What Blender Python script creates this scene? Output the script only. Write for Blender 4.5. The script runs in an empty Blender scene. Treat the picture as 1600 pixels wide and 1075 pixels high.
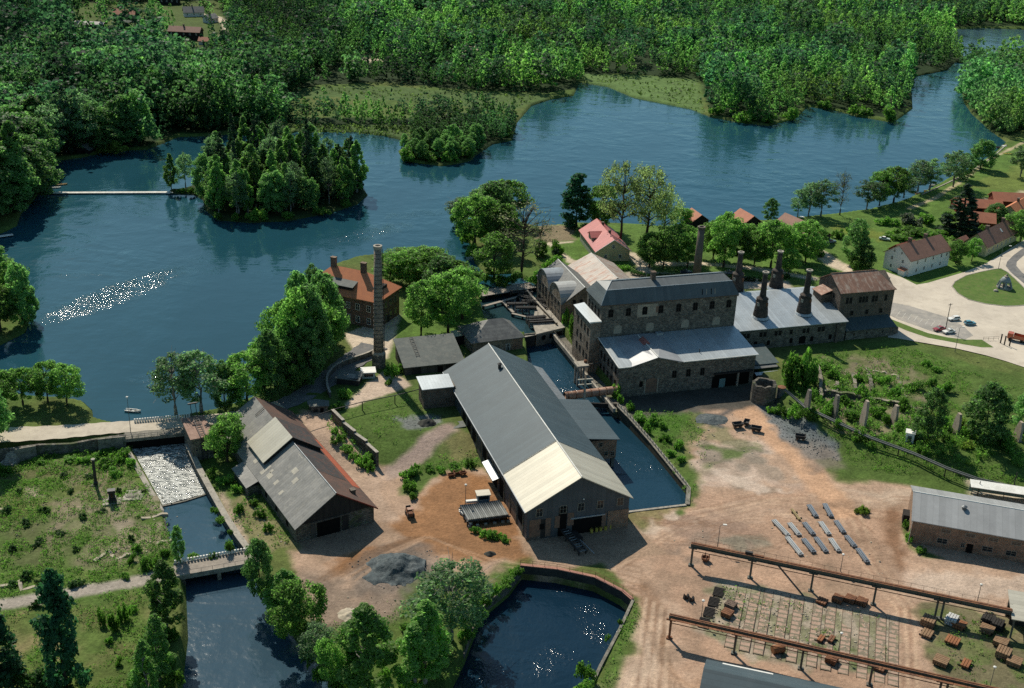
import bpy, math, random
import numpy as np
R = math.radians
rng = np.random.default_rng(7)
random.seed(7)
scene = bpy.context.scene
COL = scene.collection

# ------------------------------------------------------------------ camera
F_PX = 1850.; PITCH = R(24); ROLL = R(2.3); CAM_H = 150.
cp, sp = math.cos(PITCH), math.sin(PITCH); cr, sr = math.cos(ROLL), math.sin(ROLL)
def P(px, py, z=0.):
    u = (px-800)/F_PX; v = (537.5-py)/F_PX
    x = u*cr-v*sr; y = u*sr+v*cr
    dx, dy, dz = x, cp+y*sp, -sp+y*cp
    t = (z-CAM_H)/dz
    return (dx*t, dy*t, z)
def proj(p):
    x, y, z = p[0], p[1], p[2]-CAM_H
    d = y*cp-z*sp; yy = y*sp+z*cp
    x /= d; yy /= d
    return 800+(x*cr+yy*sr)*F_PX, 537.5-(-x*sr+yy*cr)*F_PX
def height_at(b, py):
    lo, hi = -30., 150.
    for _ in range(50):
        m = (lo+hi)/2
        if proj((b[0], b[1], m))[1] > py: lo = m
        else: hi = m
    return lo
cam = bpy.data.cameras.new('camera'); cam.sensor_width = 36; cam.lens = F_PX/1600*36
cam.clip_start = 1; cam.clip_end = 20000
camo = bpy.data.objects.new('camera', cam); COL.objects.link(camo)
camo.location = (0, 0, CAM_H)
from mathutils import Matrix, Vector
camo.rotation_euler = (Matrix.Rotation(R(90)-PITCH, 3, 'X') @ Matrix.Rotation(ROLL, 3, 'Z')).to_euler()
scene.camera = camo

MO = (31.12,308.23); MA = R(17.7)          # frame of the ironworks block
def mf(x, y, z=0.): return (MO[0]+x*math.cos(MA)-y*math.sin(MA), MO[1]+x*math.sin(MA)+y*math.cos(MA), z)
def hf(x, y, z=0.): return (5.09+x*math.cos(R(18.2))-y*math.sin(R(18.2)), 232.+x*math.sin(R(18.2))+y*math.cos(R(18.2)), z)
# ------------------------------------------------------------------ light
SUN_AZ = R(26.5); SUN_EL = R(46)       # azimuth left of +Y
sun = bpy.data.lights.new('sun', 'SUN'); sun.energy = 4.9; sun.angle = R(.5); sun.color = (1., .93, .8)
suno = bpy.data.objects.new('sun', sun); COL.objects.link(suno)
sd = Vector((-math.sin(SUN_AZ)*math.cos(SUN_EL), math.cos(SUN_AZ)*math.cos(SUN_EL), math.sin(SUN_EL)))
suno.rotation_euler = sd.to_track_quat('Z', 'Y').to_euler()
suno.location = (-150, 300, 300)
w = bpy.data.worlds.new('World'); scene.world = w; w.use_nodes = True
nt = w.node_tree; bg = nt.nodes['Background']
sky = nt.nodes.new('ShaderNodeTexSky'); sky.sky_type = 'NISHITA'; sky.sun_disc = False
sky.sun_elevation = SUN_EL; sky.sun_rotation = -SUN_AZ; sky.air_density = 1.0; sky.dust_density = .5; sky.ozone_density = 2.0
tintn = nt.nodes.new('ShaderNodeMix'); tintn.data_type = 'RGBA'; tintn.blend_type = 'MULTIPLY'; tintn.inputs[0].default_value = 1; tintn.inputs[7].default_value = (.82,1.06,1.0,1)
nt.links.new(sky.outputs[0], tintn.inputs[6]); nt.links.new(tintn.outputs[2], bg.inputs[0]); bg.inputs[1].default_value = .09
scene.view_settings.view_transform = 'Standard'; scene.view_settings.look = 'None'
scene.view_settings.gamma = 1; scene.view_settings.exposure = .16
c = scene.cycles
c.max_bounces = 5; c.diffuse_bounces = 4; c.glossy_bounces = 3; c.transmission_bounces = 3; c.transparent_max_bounces = 6
c.use_adaptive_sampling = True; c.adaptive_threshold = .015
c.use_denoising = False
c.sample_clamp_indirect = 4; c.caustics_reflective = False; c.caustics_refractive = False

# ------------------------------------------------------------------ node helpers
class N:
    def __init__(s, name):
        s.m = bpy.data.materials.new(name); s.m.use_nodes = True; s.t = s.m.node_tree
        s.t.nodes.clear(); s.out = s.t.nodes.new('ShaderNodeOutputMaterial')
    def n(s, typ, _in=None, **kw):
        x = s.t.nodes.new('ShaderNode'+typ)
        for k, v in kw.items(): setattr(x, k, v)
        for k, v in (_in or {}).items():
            if hasattr(v, 'links') or isinstance(v, bpy.types.NodeSocket): s.t.links.new(v, x.inputs[k])
            else: x.inputs[k].default_value = v
        return x
    def math(s, op, a, b=0., c=0., clamp=False):
        return s.n('Math', {0: a, 1: b, 2: c}, operation=op, use_clamp=clamp).outputs[0]
    def mix(s, f, a, b, blend='MIX'):
        return s.n('Mix', {0: f, 6: a, 7: b}, data_type='RGBA', blend_type=blend).outputs[2]
    def noise(s, vec, scale, detail=3, rough=.55, dist=0.):
        return s.n('TexNoise', {'Vector': vec, 'Scale': scale, 'Detail': detail, 'Roughness': rough, 'Distortion': dist}).outputs[0]
    def ramp(s, f, a, b, lo=0., hi=1.):
        return s.n('MapRange', {0: f, 1: a, 2: b, 3: lo, 4: hi}, clamp=True).outputs[0]
    def scale(s, vec, v):
        return s.n('Mapping', {0: vec, 3: v}).outputs[0]
    def surf(s, sock): s.t.links.new(sock, s.out.inputs[0]); return s.m
def rgba(c): return (c[0], c[1], c[2], 1)
MATS = {}
def surface(name, c1, c2=None, scale=1., rough=.8, spec=.3, metal=0., bump=.0, stretch=(1, 1, 1), stain=None, stain_amt=.5, seams=None, fine=.25):
    """painted / weathered surface: two tones in noise, optional third stain colour, optional seam lines along x"""
    if name in MATS: return MATS[name]
    k = N(name); tc = k.n('TexCoord').outputs['Object']
    v = k.scale(tc, stretch)
    n1 = k.noise(v, .35*scale, 5, .62)
    col = k.mix(k.ramp(n1, .36, .64), rgba(c1), rgba(c2 or tuple(x*.7 for x in c1)))
    n2 = k.noise(v, 2.2*scale, 4, .7)
    col = k.mix(1., col, k.n('CombineColor', {0: k.ramp(n2, .2, .8, 1-fine, 1+fine), 1: k.ramp(n2, .2, .8, 1-fine, 1+fine), 2: k.ramp(n2, .2, .8, 1-fine, 1+fine)}).outputs[0], 'MULTIPLY')
    if stain:
        n3 = k.noise(v, .8*scale, 6, .7, .4)
        col = k.mix(k.ramp(n3, .5, .62, 0, stain_amt), col, rgba(stain))
    b = {'Base Color': col, 'Roughness': rough, 'Specular IOR Level': spec, 'Metallic': metal}
    if seams:
        ax, period, dark = seams
        s_ = k.n('SeparateXYZ', {0: tc}).outputs[ax]
        f = k.math('FRACT', k.math('DIVIDE', s_, period))
        line = k.math('LESS_THAN', f, .14)
        tone = k.n('TexWhiteNoise', {'W': k.math('FLOOR', k.math('DIVIDE', s_, period))}, noise_dimensions='1D').outputs[0]
        tv = k.ramp(tone, 0, 1, .9, 1.08)
        col = k.mix(1., col, k.n('CombineColor', {0: tv, 1: tv, 2: tv}).outputs[0], 'MULTIPLY')
        col = k.mix(k.math('MULTIPLY', line, dark), col, rgba(tuple(x*.45 for x in c1)))
        b['Base Color'] = col
    if bump:
        b['Normal'] = k.n('Bump', {'Strength': .6, 'Distance': bump, 'Height': k.math('ADD', n2, n1)}).outputs[0]
    MATS[name] = k.surf(k.n('BsdfPrincipled', b).outputs[0])
    return MATS[name]
def masonry(name, c1, c2, mortar, size=.5, row=.35, rough=.9, plaster=None, plaster_amt=.8, plaster_thr=.55):
    """coursed stone or brick on every face, mottled, with patches of plaster if asked"""
    if name in MATS: return MATS[name]
    k = N(name); tc = k.n('TexCoord').outputs['Object']
    g = k.n('SeparateXYZ', {0: tc}).outputs
    uv = k.n('CombineXYZ', {0: k.math('ADD', g[0], g[1]), 1: g[2], 2: 0.}).outputs[0]
    br = k.n('TexBrick', {'Vector': uv, 'Color1': rgba(c1), 'Color2': rgba(c2), 'Mortar': rgba(mortar), 'Scale': 1., 'Mortar Size': .03, 'Bias': 0., 'Brick Width': size, 'Row Height': row})
    n1 = k.noise(tc, .5, 5, .65); n2 = k.noise(tc, 2.6, 4, .7)
    f = k.ramp(k.math('ADD', k.math('MULTIPLY', n1, .6), k.math('MULTIPLY', n2, .4)), .32, .68, .45, 1.5)
    col = k.mix(1., br.outputs[0], k.n('CombineColor', {0: f, 1: f, 2: f}).outputs[0], 'MULTIPLY')
    if plaster:
        n3 = k.noise(tc, .22, 6, .68, .5)
        col = k.mix(k.ramp(n3, plaster_thr, plaster_thr+.06, 0, plaster_amt), col, rgba(plaster))
    bump = k.n('Bump', {'Strength': .8, 'Distance': .06, 'Height': k.math('ADD', br.outputs[1], k.math('MULTIPLY', n2, -1.2))}).outputs[0]
    MATS[name] = k.surf(k.n('BsdfPrincipled', {'Base Color': col, 'Roughness': rough, 'Specular IOR Level': .15, 'Normal': bump}).outputs[0])
    return MATS[name]
def tiles(name, c1, c2, stain, period=.45, axis=2):
    """clay tile roof: rows, per-tile tone, lichen and soot"""
    if name in MATS: return MATS[name]
    k = N(name); tc = k.n('TexCoord').outputs['Object']
    g = k.n('SeparateXYZ', {0: tc}).outputs
    n1 = k.noise(tc, .45, 5, .65); n2 = k.noise(tc, 3., 3, .7)
    col = k.mix(k.ramp(n1, .35, .65), rgba(c1), rgba(c2))
    col = k.mix(k.ramp(n2, .5, .75, 0, .7), col, rgba(stain))
    f = k.math('FRACT', k.math('DIVIDE', g[axis], period*.5))
    dk = k.ramp(f, 0, .3, .68, 1.05)
    col = k.mix(1., col, k.n('CombineColor', {0: dk, 1: dk, 2: dk}).outputs[0], 'MULTIPLY')
    MATS[name] = k.surf(k.n('BsdfPrincipled', {'Base Color': col, 'Roughness': .75, 'Specular IOR Level': .25}).outputs[0])
    return MATS[name]

# ------------------------------------------------------------------ mesh helpers
class MB:
    def __init__(s): s.v = []; s.f = []; s.mi = []; s.cur = 0
    def add(s, vs, fs):
        o = len(s.v); s.v += [tuple(p) for p in vs]
        for f in fs: s.f.append([i+o for i in f]); s.mi.append(s.cur)
        return s
    def box(s, x0, y0, z0, x1, y1, z1):
        return s.add([(x0,y0,z0),(x1,y0,z0),(x1,y1,z0),(x0,y1,z0),(x0,y0,z1),(x1,y0,z1),(x1,y1,z1),(x0,y1,z1)],
                     [(3,2,1,0),(4,5,6,7),(0,1,5,4),(1,2,6,5),(2,3,7,6),(3,0,4,7)])
    def cbox(s, cx, cy, z0, sx, sy, h, rz=0.):
        a, b = math.cos(rz), math.sin(rz)
        pts = [(-sx/2,-sy/2),(sx/2,-sy/2),(sx/2,sy/2),(-sx/2,sy/2)]
        pts = [(cx+x*a-y*b, cy+x*b+y*a) for x, y in pts]
        return s.prism(pts, z0, z0+h)
    def prism(s, pts, z0, z1):
        n = len(pts)
        return s.add([(x,y,z0) for x,y in pts]+[(x,y,z1) for x,y in pts],
                     [tuple(range(n-1,-1,-1)), tuple(range(n,2*n))]+[(i,(i+1)%n,n+(i+1)%n,n+i) for i in range(n)])
    def slab(s, pts, t):
        """planar polygon (ccw from above) thickened straight down by t"""
        n = len(pts)
        return s.add(list(pts)+[(x,y,z-t) for x,y,z in pts],
                     [tuple(range(n)), tuple(range(2*n-1,n-1,-1))]+[(i,n+i,n+(i+1)%n,(i+1)%n) for i in range(n)])
    def poly(s, pts): return s.add(pts, [tuple(range(len(pts)))])
    def extr(s, pts, d):
        """closed polygon pts (3d) extruded by vector d"""
        n = len(pts)
        return s.add(list(pts)+[(x+d[0],y+d[1],z+d[2]) for x,y,z in pts],
                     [tuple(range(n-1,-1,-1)), tuple(range(n,2*n))]+[(i,(i+1)%n,n+(i+1)%n,n+i) for i in range(n)])
    def tube(s, pts, rad, n=8, cap=True):
        rad = rad if isinstance(rad, (list, tuple)) else [rad]*len(pts)
        pts = [Vector(p) for p in pts]; o = len(s.v); rings = []
        for i, p in enumerate(pts):
            d = (pts[min(i+1,len(pts)-1)]-pts[max(i-1,0)]).normalized()
            a = d.cross(Vector((0,0,1)))
            if a.length < 1e-3: a = Vector((1,0,0))
            a.normalize(); b = d.cross(a)
            rings += [tuple(p+(a*math.cos(2*math.pi*j/n)+b*math.sin(2*math.pi*j/n))*rad[i]) for j in range(n)]
        fs = []
        for i in range(len(pts)-1):
            for j in range(n):
                fs.append((i*n+j, i*n+(j+1)%n, (i+1)*n+(j+1)%n, (i+1)*n+j))
        if cap: fs += [tuple(range(n)), tuple(range(len(pts)*n-1, (len(pts)-1)*n-1, -1))]
        return s.add(rings, fs)
    def lathe(s, cx, cy, prof, n=16):
        vs = []; fs = []
        for r_, z in prof: vs += [(cx+r_*math.cos(2*math.pi*j/n), cy+r_*math.sin(2*math.pi*j/n), z) for j in range(n)]
        for i in range(len(prof)-1):
            for j in range(n): fs.append((i*n+j, i*n+(j+1)%n, (i+1)*n+(j+1)%n, (i+1)*n+j))
        fs += [tuple(range(n-1,-1,-1)), tuple(range((len(prof)-1)*n, len(prof)*n))]
        return s.add(vs, fs)
    def mesh(s, name, mats):
        me = bpy.data.meshes.new(name); me.from_pydata(s.v, [], s.f)
        for m in (mats if isinstance(mats, (list, tuple)) else [mats]): me.materials.append(m)
        if any(s.mi): me.polygons.foreach_set('material_index', s.mi)
        me.validate(); me.update(); return me
    def build(s, name, mats, parent=None, loc=None, smooth=False):
        o = bpy.data.objects.new(name, s.mesh(name, mats)); COL.objects.link(o)
        if parent: o.parent = parent
        if loc: o.location = loc
        if smooth:
            o.data.polygons.foreach_set('use_smooth', [True]*len(o.data.polygons))
        return o
def tag(o, label, cat, group=None):
    o['label'] = label; o['category'] = cat; o['kind'] = 'thing'
    if group: o['group'] = group
    return o
def thing(name, label, cat, loc=(0,0,0), rz=0., group=None):
    o = bpy.data.objects.new(name, None); COL.objects.link(o); o.empty_display_size = .5
    o.location = loc; o.rotation_euler = (0, 0, rz)
    return tag(o, label, cat, group)
def kind(o, k): o['kind'] = k; return o
def link_copy(me, name, parent, loc=(0,0,0), rz=0.):
    o = bpy.data.objects.new(name, me); COL.objects.link(o); o.parent = parent; o.location = loc; o.rotation_euler = (0,0,rz); return o
CHILDREN = {}
def dup(root, loc, rz, label=None, scale=None, tree=None):
    """copy of a thing with copies of its parts and sub-parts"""
    r = root.copy(); COL.objects.link(r); r.location = loc; r.rotation_euler = (0, 0, rz)
    if scale: r.scale = scale
    if label: r['label'] = label
    for ch in root.children:
        c_ = ch.copy(); COL.objects.link(c_); c_.parent = r
        for g in ch.children:
            d = g.copy(); COL.objects.link(d); d.parent = c_
    return r
# ------------------------------------------------------------------ terrain height
LOW = -3.
def W(pts, z=0.): return np.array([P(x, y, z)[:2] for x, y in pts])
_bl = np.array([P(x, y, -1.5)[:2] for x, y in [(-700,694),(0,698),(120,691),(200,686),(292,682),(335,700),(420,690),(480,700),(600,705),(735,695),(900,650),(965,604),(985,594),(1180,586),(1215,620),(1262,668),(1420,720),(1620,760),(2200,800)]])
def base_z(x, y):
    x = np.asarray(x, float); y = np.asarray(y, float)
    yb = np.interp(x, _bl[:,0], _bl[:,1])
    wd = np.interp(x, [-76, -70, -40, -10, 30, 70, 130], [.8, 6, 16, 20, 8, 10, 24])
    t = np.clip((yb+wd/2-y)/wd, 0, 1); t = t*t*(3-2*t)
    return LOW*t
def G(px, py, dz=0.):
    """point where the sight line of a pixel meets the land"""
    z = -1.5
    for _ in range(14):
        p = P(px, py, z); z = .5*z+.5*float(base_z(p[0], p[1]))
    return (p[0], p[1], z+dz)
def vnoise(x, y, s, seed=0):
    x = np.asarray(x)/s; y = np.asarray(y)/s
    xi = np.floor(x); yi = np.floor(y); fx = x-xi; fy = y-yi
    fx = fx*fx*(3-2*fx); fy = fy*fy*(3-2*fy)
    h = lambda a, b: np.modf(np.abs(np.sin(a*127.1+b*311.7+seed*74.7)*43758.5453))[0]
    return (h(xi,yi)*(1-fx)+h(xi+1,yi)*fx)*(1-fy)+(h(xi,yi+1)*(1-fx)+h(xi+1,yi+1)*fx)*fy
def inside(poly, x, y):
    r = np.zeros(x.shape, bool); n = len(poly); j = n-1
    for i in range(n):
        xi, yi = poly[i]; xj, yj = poly[j]
        if yi != yj:
            r ^= ((yi > y) != (yj > y)) & (x < (xj-xi)*(y-yi)/(yj-yi)+xi)
        j = i
    return r
def seg_dist(pts, x, y, closed=True):
    d = np.full(x.shape, 1e9); n = len(pts)
    for i in range(n if closed else n-1):
        a = pts[i]; b = pts[(i+1) % n]; ab = b-a; L = (ab**2).sum()+1e-9
        t = np.clip(((x-a[0])*ab[0]+(y-a[1])*ab[1])/L, 0, 1)
        d = np.minimum(d, np.hypot(x-a[0]-t*ab[0], y-a[1]-t*ab[1]))
    return d
def sdist(poly, x, y, m):
    """signed distance, positive inside; far outside left at -m"""
    out = np.full(x.shape, -float(m)); lo = poly.min(0)-m; hi = poly.max(0)+m
    k = (x > lo[0]) & (x < hi[0]) & (y > lo[1]) & (y < hi[1])
    if k.any():
        d = seg_dist(poly, x[k], y[k]); i = inside(poly, x[k], y[k]); out[k] = np.where(i, d, -d)
    return out
LAKE_Z, POOL_Z, RIVER_Z, BASIN_Z, CANAL_Z = -1., -5., -6., -6.2, -4.6
lake = W([(-400,470),(-120,420),(0,395),(15,440),(48,495),(40,520),(0,540),(-120,560),(-300,600),(-300,640),(-60,606),(0,612),(40,620),(90,622),(130,628),(144,641),(146,654),(175,662),(205,664),(282,652),(335,642),(392,624),(428,592),(452,548),(478,500),(488,470),(497,440),(520,415),(560,402),(600,398),(640,402),(690,408),(715,422),(742,440),(756,452),(842,447),(800,428),(760,430),(742,412),(736,385),(722,362),(730,345),(760,338),(800,345),(840,356),(900,350),(960,350),(1040,355),(1090,350),(1150,347),(1215,345),(1260,340),(1310,335),(1360,328),(1410,315),(1445,300),(1480,280),(1520,262),(1550,242),(1572,222),(1548,205),(1518,178),(1506,160),(1502,140),(1508,120),(1512,100),(1492,98),(1480,110),(1430,120),(1424,140),(1426,170),(1396,192),(1340,182),(1300,172),(1262,167),(1242,187),(1200,197),(1150,191),(1110,183),(1080,171),(1030,161),(990,153),(950,136),(906,129),(896,150),(860,156),(830,166),(808,192),(800,220),(770,226),(745,242),(735,252),(690,260),(630,252),(622,236),(648,224),(600,213),(560,207),(465,206),(440,214),(400,205),(330,213),(280,214),(230,234),(170,236),(130,246),(86,252),(66,294),(60,304),(32,336),(27,353),(0,366),(-120,372),(-400,400)], LAKE_Z)
island = W([(318,328),(340,345),(390,349),(450,346),(520,333),(560,320),(576,305),(565,288),(520,272),(460,264),(400,264),(340,272),(310,287),(285,296),(262,298),(264,303),(300,304),(316,313)], LAKE_Z)
fardark = W([(1478,46),(1540,44),(1720,50),(1720,96),(1600,88),(1560,97),(1514,95),(1490,78)], LAKE_Z)
topwater = W([(1040,-4),(1120,-2),(1160,4),(1110,8),(1050,4)], LAKE_Z)
chute = np.array([P(197,684,0)[:2],P(291,674,0)[:2],P(328,765,-4.2)[:2],P(322,774,-4.2)[:2],P(252,790,-4.2)[:2],P(205,706,-4.2)[:2]])
pool = np.array([P(*q)[:2] for q in ((250,791,-5.),(329,768,-5.),(352,806,-2.9),(372,838,-2.9),(391,862,-2.9),(394,878,-3.),(290,889,-3.2),(266,856,-3.2),(258,825,-3.2))])
river = W([(286,898),(398,868),(404,910),(432,955),(472,1008),(520,1058),(580,1150),(275,1150),(284,1050),(290,1000)], RIVER_Z)
basin = W([(813,884),(870,890),(930,903),(973,925),(988,938),(968,985),(938,1042),(912,1100),(890,1160),(650,1160),(722,1016),(748,948),(792,912)], LOW)
canal = np.array([P(818,520,-3.)[:2], mf(-.3,49)[:2], mf(-.3,-7)[:2], P(968,640,-1.9)[:2], P(985,655,-1.9)[:2], P(1016,690,-2.5)[:2], P(1046,727,-2.8)[:2], P(1076,764,-2.9)[:2], P(1074,789,-2.9)[:2], P(983,800,-2.9)[:2], hf(25.8,2)[:2], hf(25.8,77)[:2]])
intake = W([(742,442),(850,446),(880,514),(815,522),(756,500)], -1.)
ISL = [island]
WATERS = [(lake, LAKE_Z-2.5), (fardark, LAKE_Z-2.5), (topwater, LAKE_Z-2), (pool, POOL_Z-1.5), (river, RIVER_Z-2), (basin, BASIN_Z-2), (canal, CANAL_Z-2), (intake, -3.6)]

# ------------------------------------------------------------------ ground sheet
_u = np.linspace(-1, 1, 620)
_ux = np.concatenate([[-14,-8,-4.5,-2.6,-1.7,-1.3,-1.12], _u, [1.12,1.3,1.7,2.6,4.5,8,14]])
_yr = [150.]
while _yr[-1] < 1500: _yr.append(_yr[-1]+max(.42, (_yr[-1]-165)*.0029+.3))
while _yr[-1] < 9000: _yr.append(_yr[-1]*1.2)
_yr = np.array(_yr); _hw = np.minimum(105+(_yr-150)*.52, 900.)
gx = (_ux[None,:]*_hw[:,None]); gy = np.repeat(_yr[:,None], len(_ux), 1)
sh_g = gx.shape; gx = gx.ravel(); gy = gy.ravel()
gz = base_z(gx, gy)+(vnoise(gx,gy,9,1)-.5)*.25+(vnoise(gx,gy,2.3,2)-.5)*.12
gz += np.clip((gy-1250)/3000, 0, 1)*30*vnoise(gx,gy,420,5)
for poly, zb in WATERS:
    d = sdist(poly, gx, gy, 3)
    hard = poly is not lake and poly is not river
    k = np.clip((d+(.0 if hard else .7))/(1.0 if hard else 2.0), 0, 1)
    if poly is lake:
        di = sdist(island, gx, gy, 3); k = k*(1-np.clip((di+1.)/2., 0, 1))
    gz = gz*(1-k)+np.minimum(gz, zb)*k
# the chute bed slopes from the sluice down to the pool
_cA = P(248,704,-3.2); _cB = P(287,782,-5.)
_ct = np.clip((_cA[1]-gy)/(_cA[1]-_cB[1]), 0, 1)
d = sdist(chute, gx, gy, 3); k = np.clip(d/.8, 0, 1)
gz = gz*(1-k)+(-4.1-1.6*_ct)*k

# colour layers: polygons in the world plane with soft ragged edges
dirt=(.37,.252,.176); mud=(.235,.115,.05); pale=(.50,.41,.31); grass=(.072,.115,.026); lush=(.06,.125,.02); dry=(.215,.175,.085)
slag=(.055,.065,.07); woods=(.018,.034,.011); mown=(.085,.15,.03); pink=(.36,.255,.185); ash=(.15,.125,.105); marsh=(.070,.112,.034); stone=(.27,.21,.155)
gc = np.empty((len(gx), 3)); gc[:] = grass
rag = (vnoise(gx,gy,6,11)-.5)*.6+(vnoise(gx,gy,2.2,12)-.5)*.5
gdry = np.clip((vnoise(gx,gy,17,3)*.6+vnoise(gx,gy,5,4)*.4-.42)*3.5, 0, 1)[:,None]
gc = gc*(1-.42*gdry)+np.array((.13,.125,.045))*.42*gdry
gdirt = np.zeros(len(gx))
def layer(pts, c_, soft=1.5, amp=3., op=1., patch=0., bare=None):
    poly = np.array([G(x, y)[:2] for x, y in pts]) if not isinstance(pts, np.ndarray) else pts
    d = sdist(poly, gx, gy, soft+amp+1)
    wgt = np.clip((d+rag*amp*2)/(2*soft)+.5, 0, 1); wgt = wgt*wgt*(3-2*wgt)*op
    if patch: wgt = wgt*np.clip((vnoise(gx,gy,patch,int(patch*10)+len(pts))-.35)*4, 0, 1)
    gc[:] = gc*(1-wgt[:,None])+np.array(c_)*wgt[:,None]
    b = bare if bare is not None else (1. if c_[0] > c_[1] else 0.)
    gdirt[:] = gdirt*(1-wgt)+b*wgt
def trail(pts, wd, c_, soft=.6, amp=.8, op=1.):
    pl = np.array([G(x, y)[:2] for x, y in pts]); m = wd+3
    lo = pl.min(0)-m; hi = pl.max(0)+m
    k = (gx > lo[0]) & (gx < hi[0]) & (gy > lo[1]) & (gy < hi[1])
    d = wd/2-seg_dist(pl, gx[k], gy[k], False)
    wgt = np.clip((d+rag[k]*amp*2)/(2*soft)+.5, 0, 1)*op
    gc[k] = gc[k]*(1-wgt[:,None])+np.array(c_)*wgt[:,None]
    gdirt[k] = gdirt[k]*(1-wgt)+(1. if c_[0] > c_[1] else 0.)*wgt
FOREST = {
 'far': [(-260,-60),(1900,-60),(1900,36),(1475,42),(1484,72),(1508,96),(1480,108),(1430,118),(1422,136),(1424,166),(1396,186),(1340,177),(1300,167),(1260,162),(1240,182),(1200,192),(1150,186),(1112,178),(1096,140),(1090,124),(1000,116),(915,116),(898,138),(850,146),(770,142),(700,138),(600,128),(500,132),(440,156),(440,205),(400,200),(330,208),(280,209),(230,229),(170,230),(130,240),(84,244),(62,290),(30,330),(-30,345),(-400,360)],
 'row': [(452,184),(560,184),(640,186),(720,182),(770,182),(806,190),(800,215),(745,238),(733,248),(690,254),(632,248),(625,238),(655,222),(640,203),(560,198),(452,200)],
 'right': [(1512,96),(1600,104),(1760,110),(1760,215),(1600,205),(1575,215),(1548,203),(1520,176),(1508,158),(1505,138)]}
fclear = [(110,5),(350,0),(352,60),(300,74),(160,70),(110,40)]
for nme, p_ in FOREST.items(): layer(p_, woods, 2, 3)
layer(fclear, (.07,.10,.025), 3, 8, .9)
for p_ in ([(700,70),(770,66),(790,76),(720,82)],[(1050,62),(1110,64),(1100,72),(1060,70)],[(1180,66),(1200,68),(1196,75),(1178,74)],[(570,90),(600,90),(600,95),(560,96)]): layer(p_, pale, 3, 8)
layer([(455,138),(600,134),(700,142),(860,148),(835,164),(800,172),(640,158),(450,150)], marsh, 2, 4)
layer([(455,194),(640,196),(690,205),(620,216),(460,208)], (.06,.10,.03), 1, 2)
layer([(915,116),(1000,118),(1092,126),(1100,178),(1030,163),(950,138),(905,130)], (.095,.155,.048), 2, 5)
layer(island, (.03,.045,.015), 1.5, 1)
trail([(340,75),(350,60),(356,42),(345,30),(325,22)], 7, pale, 1, 2)
# village side lawns
layer([(840,350),(1100,348),(1300,335),(1480,275),(1600,215),(1760,180),(1760,560),(1400,505),(1250,440),(900,470),(850,440)], mown, 3, 3, .9)
layer([(1500,290),(1640,240),(1640,300),(1560,300)], (.14,.16,.04), 3, 6, .6)
layer([(843,352),(893,353),(900,375),(860,380),(838,372)], (.2,.16,.10), 1, 1.5)
layer([(1300,350),(1400,365),(1420,375),(1330,375)], (.17,.18,.03), 2, 6, .5)
trail([(848,382),(893,378)], 1.6, pale, .5, .3); trail([(858,380),(893,408)], 1.8, pale, .5, .3); trail([(893,408),(905,412)], 4, pale, .5, .3)
trail([(985,398),(1005,415),(1010,430),(985,440)], 5, pale, .6, .6)
layer([(975,425),(1100,428),(1230,440),(1235,452),(1100,450),(985,445)], (.36,.30,.24), 1, 1.5)
trail([(1030,412),(1100,412),(1180,420),(1270,435)], 4, pale, .6, 1)
trail([(1275,393),(1300,410),(1340,428),(1375,446)], 7, pale, .6, .8)
trail([(1600,222),(1545,250),(1500,285),(1460,310),(1420,326)], 2.2, (.36,.3,.18), .5, .7)
trail([(1600,300),(1545,312),(1520,318)], 3, (.33,.29,.18), 1, 2)
# yard
layer([(470,640),(505,640),(600,728),(650,735),(760,728),(830,846),(985,838),(1072,792),(1088,735),(1072,700),(985,632),(1185,606),(1240,690),(1310,748),(1420,760),(1640,790),(1800,1150),(900,1150),(990,1000),(1000,935),(930,880),(815,866),(765,905),(700,890),(640,905),(600,960),(500,980),(452,862),(590,828),(560,770)], dirt, 1.5, 2.5)
layer([(1000,960),(1060,940),(1060,1080),(960,1080)], (.46,.35,.26), 3, 5, .8)
layer([(1000,850),(1060,810),(1180,780),(1280,790),(1200,820),(1060,850)], (.47,.36,.27), 2, 5, .6)
layer([(1085,700),(1180,690),(1260,760),(1180,765),(1090,760)], (.44,.34,.27), 2, 6, .8)
layer([(1310,765),(1430,770),(1440,800),(1330,800)], (.46,.36,.27), 2, 4, .7)
layer([(1400,890),(1600,900),(1600,940),(1420,930)], (.47,.37,.29), 2, 4, .7)
layer([(950,800),(1200,750),(1430,790),(1420,1080),(1000,1080),(1010,900)], (.34,.205,.135), 5, 9, .45)
layer([(505,905),(520,862),(600,826),(640,800),(690,742),(735,732),(775,790),(800,838),(870,868),(830,872),(760,880),(700,872),(600,880)], mud, 2, 3, .9)
layer([(540,880),(600,845),(680,860),(700,900),(640,930),(560,930)], ash, 3, 4, .85)
layer([(470,900),(520,890),(560,930),(640,930),(600,990),(500,990)], (.17,.13,.10), 3, 4, .8)
for i in range(9):
    a = random.uniform(-6, 6)
    trail([(500+i*7,905+a),(560+i*6,868),(640+i*4,838),(760,848+i*4),(900,872+i*4),(1000,885+i*10),(1040,960+i*12),(1020+i*9,1075)], .55, (.15,.08,.04) if random.random() < .6 else (.46,.30,.195), .25, .3, .42)
for i in range(8):
    trail([(960,850+i*6+random.uniform(-9,9)),(1060,803+i*5+random.uniform(-9,9)),(1200,772+i*4+random.uniform(-9,9)),(1310,780+i*4+random.uniform(-7,7)),(1430,792+i*4+random.uniform(-5,5))], .5, (.20,.115,.07) if i%2 else (.52,.37,.25), .25, .3, .42)
for i in range(5):
    trail([(1170+i*5,640),(1225+i*5,690),(1275+i*5,745),(1310+i*8,800),(1345+i*7,880),(1400+i*7,950),(1405+i*7,1075)], .5, (.21,.12,.072) if i%2 else (.54,.39,.26), .25, .3, .42)
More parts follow.
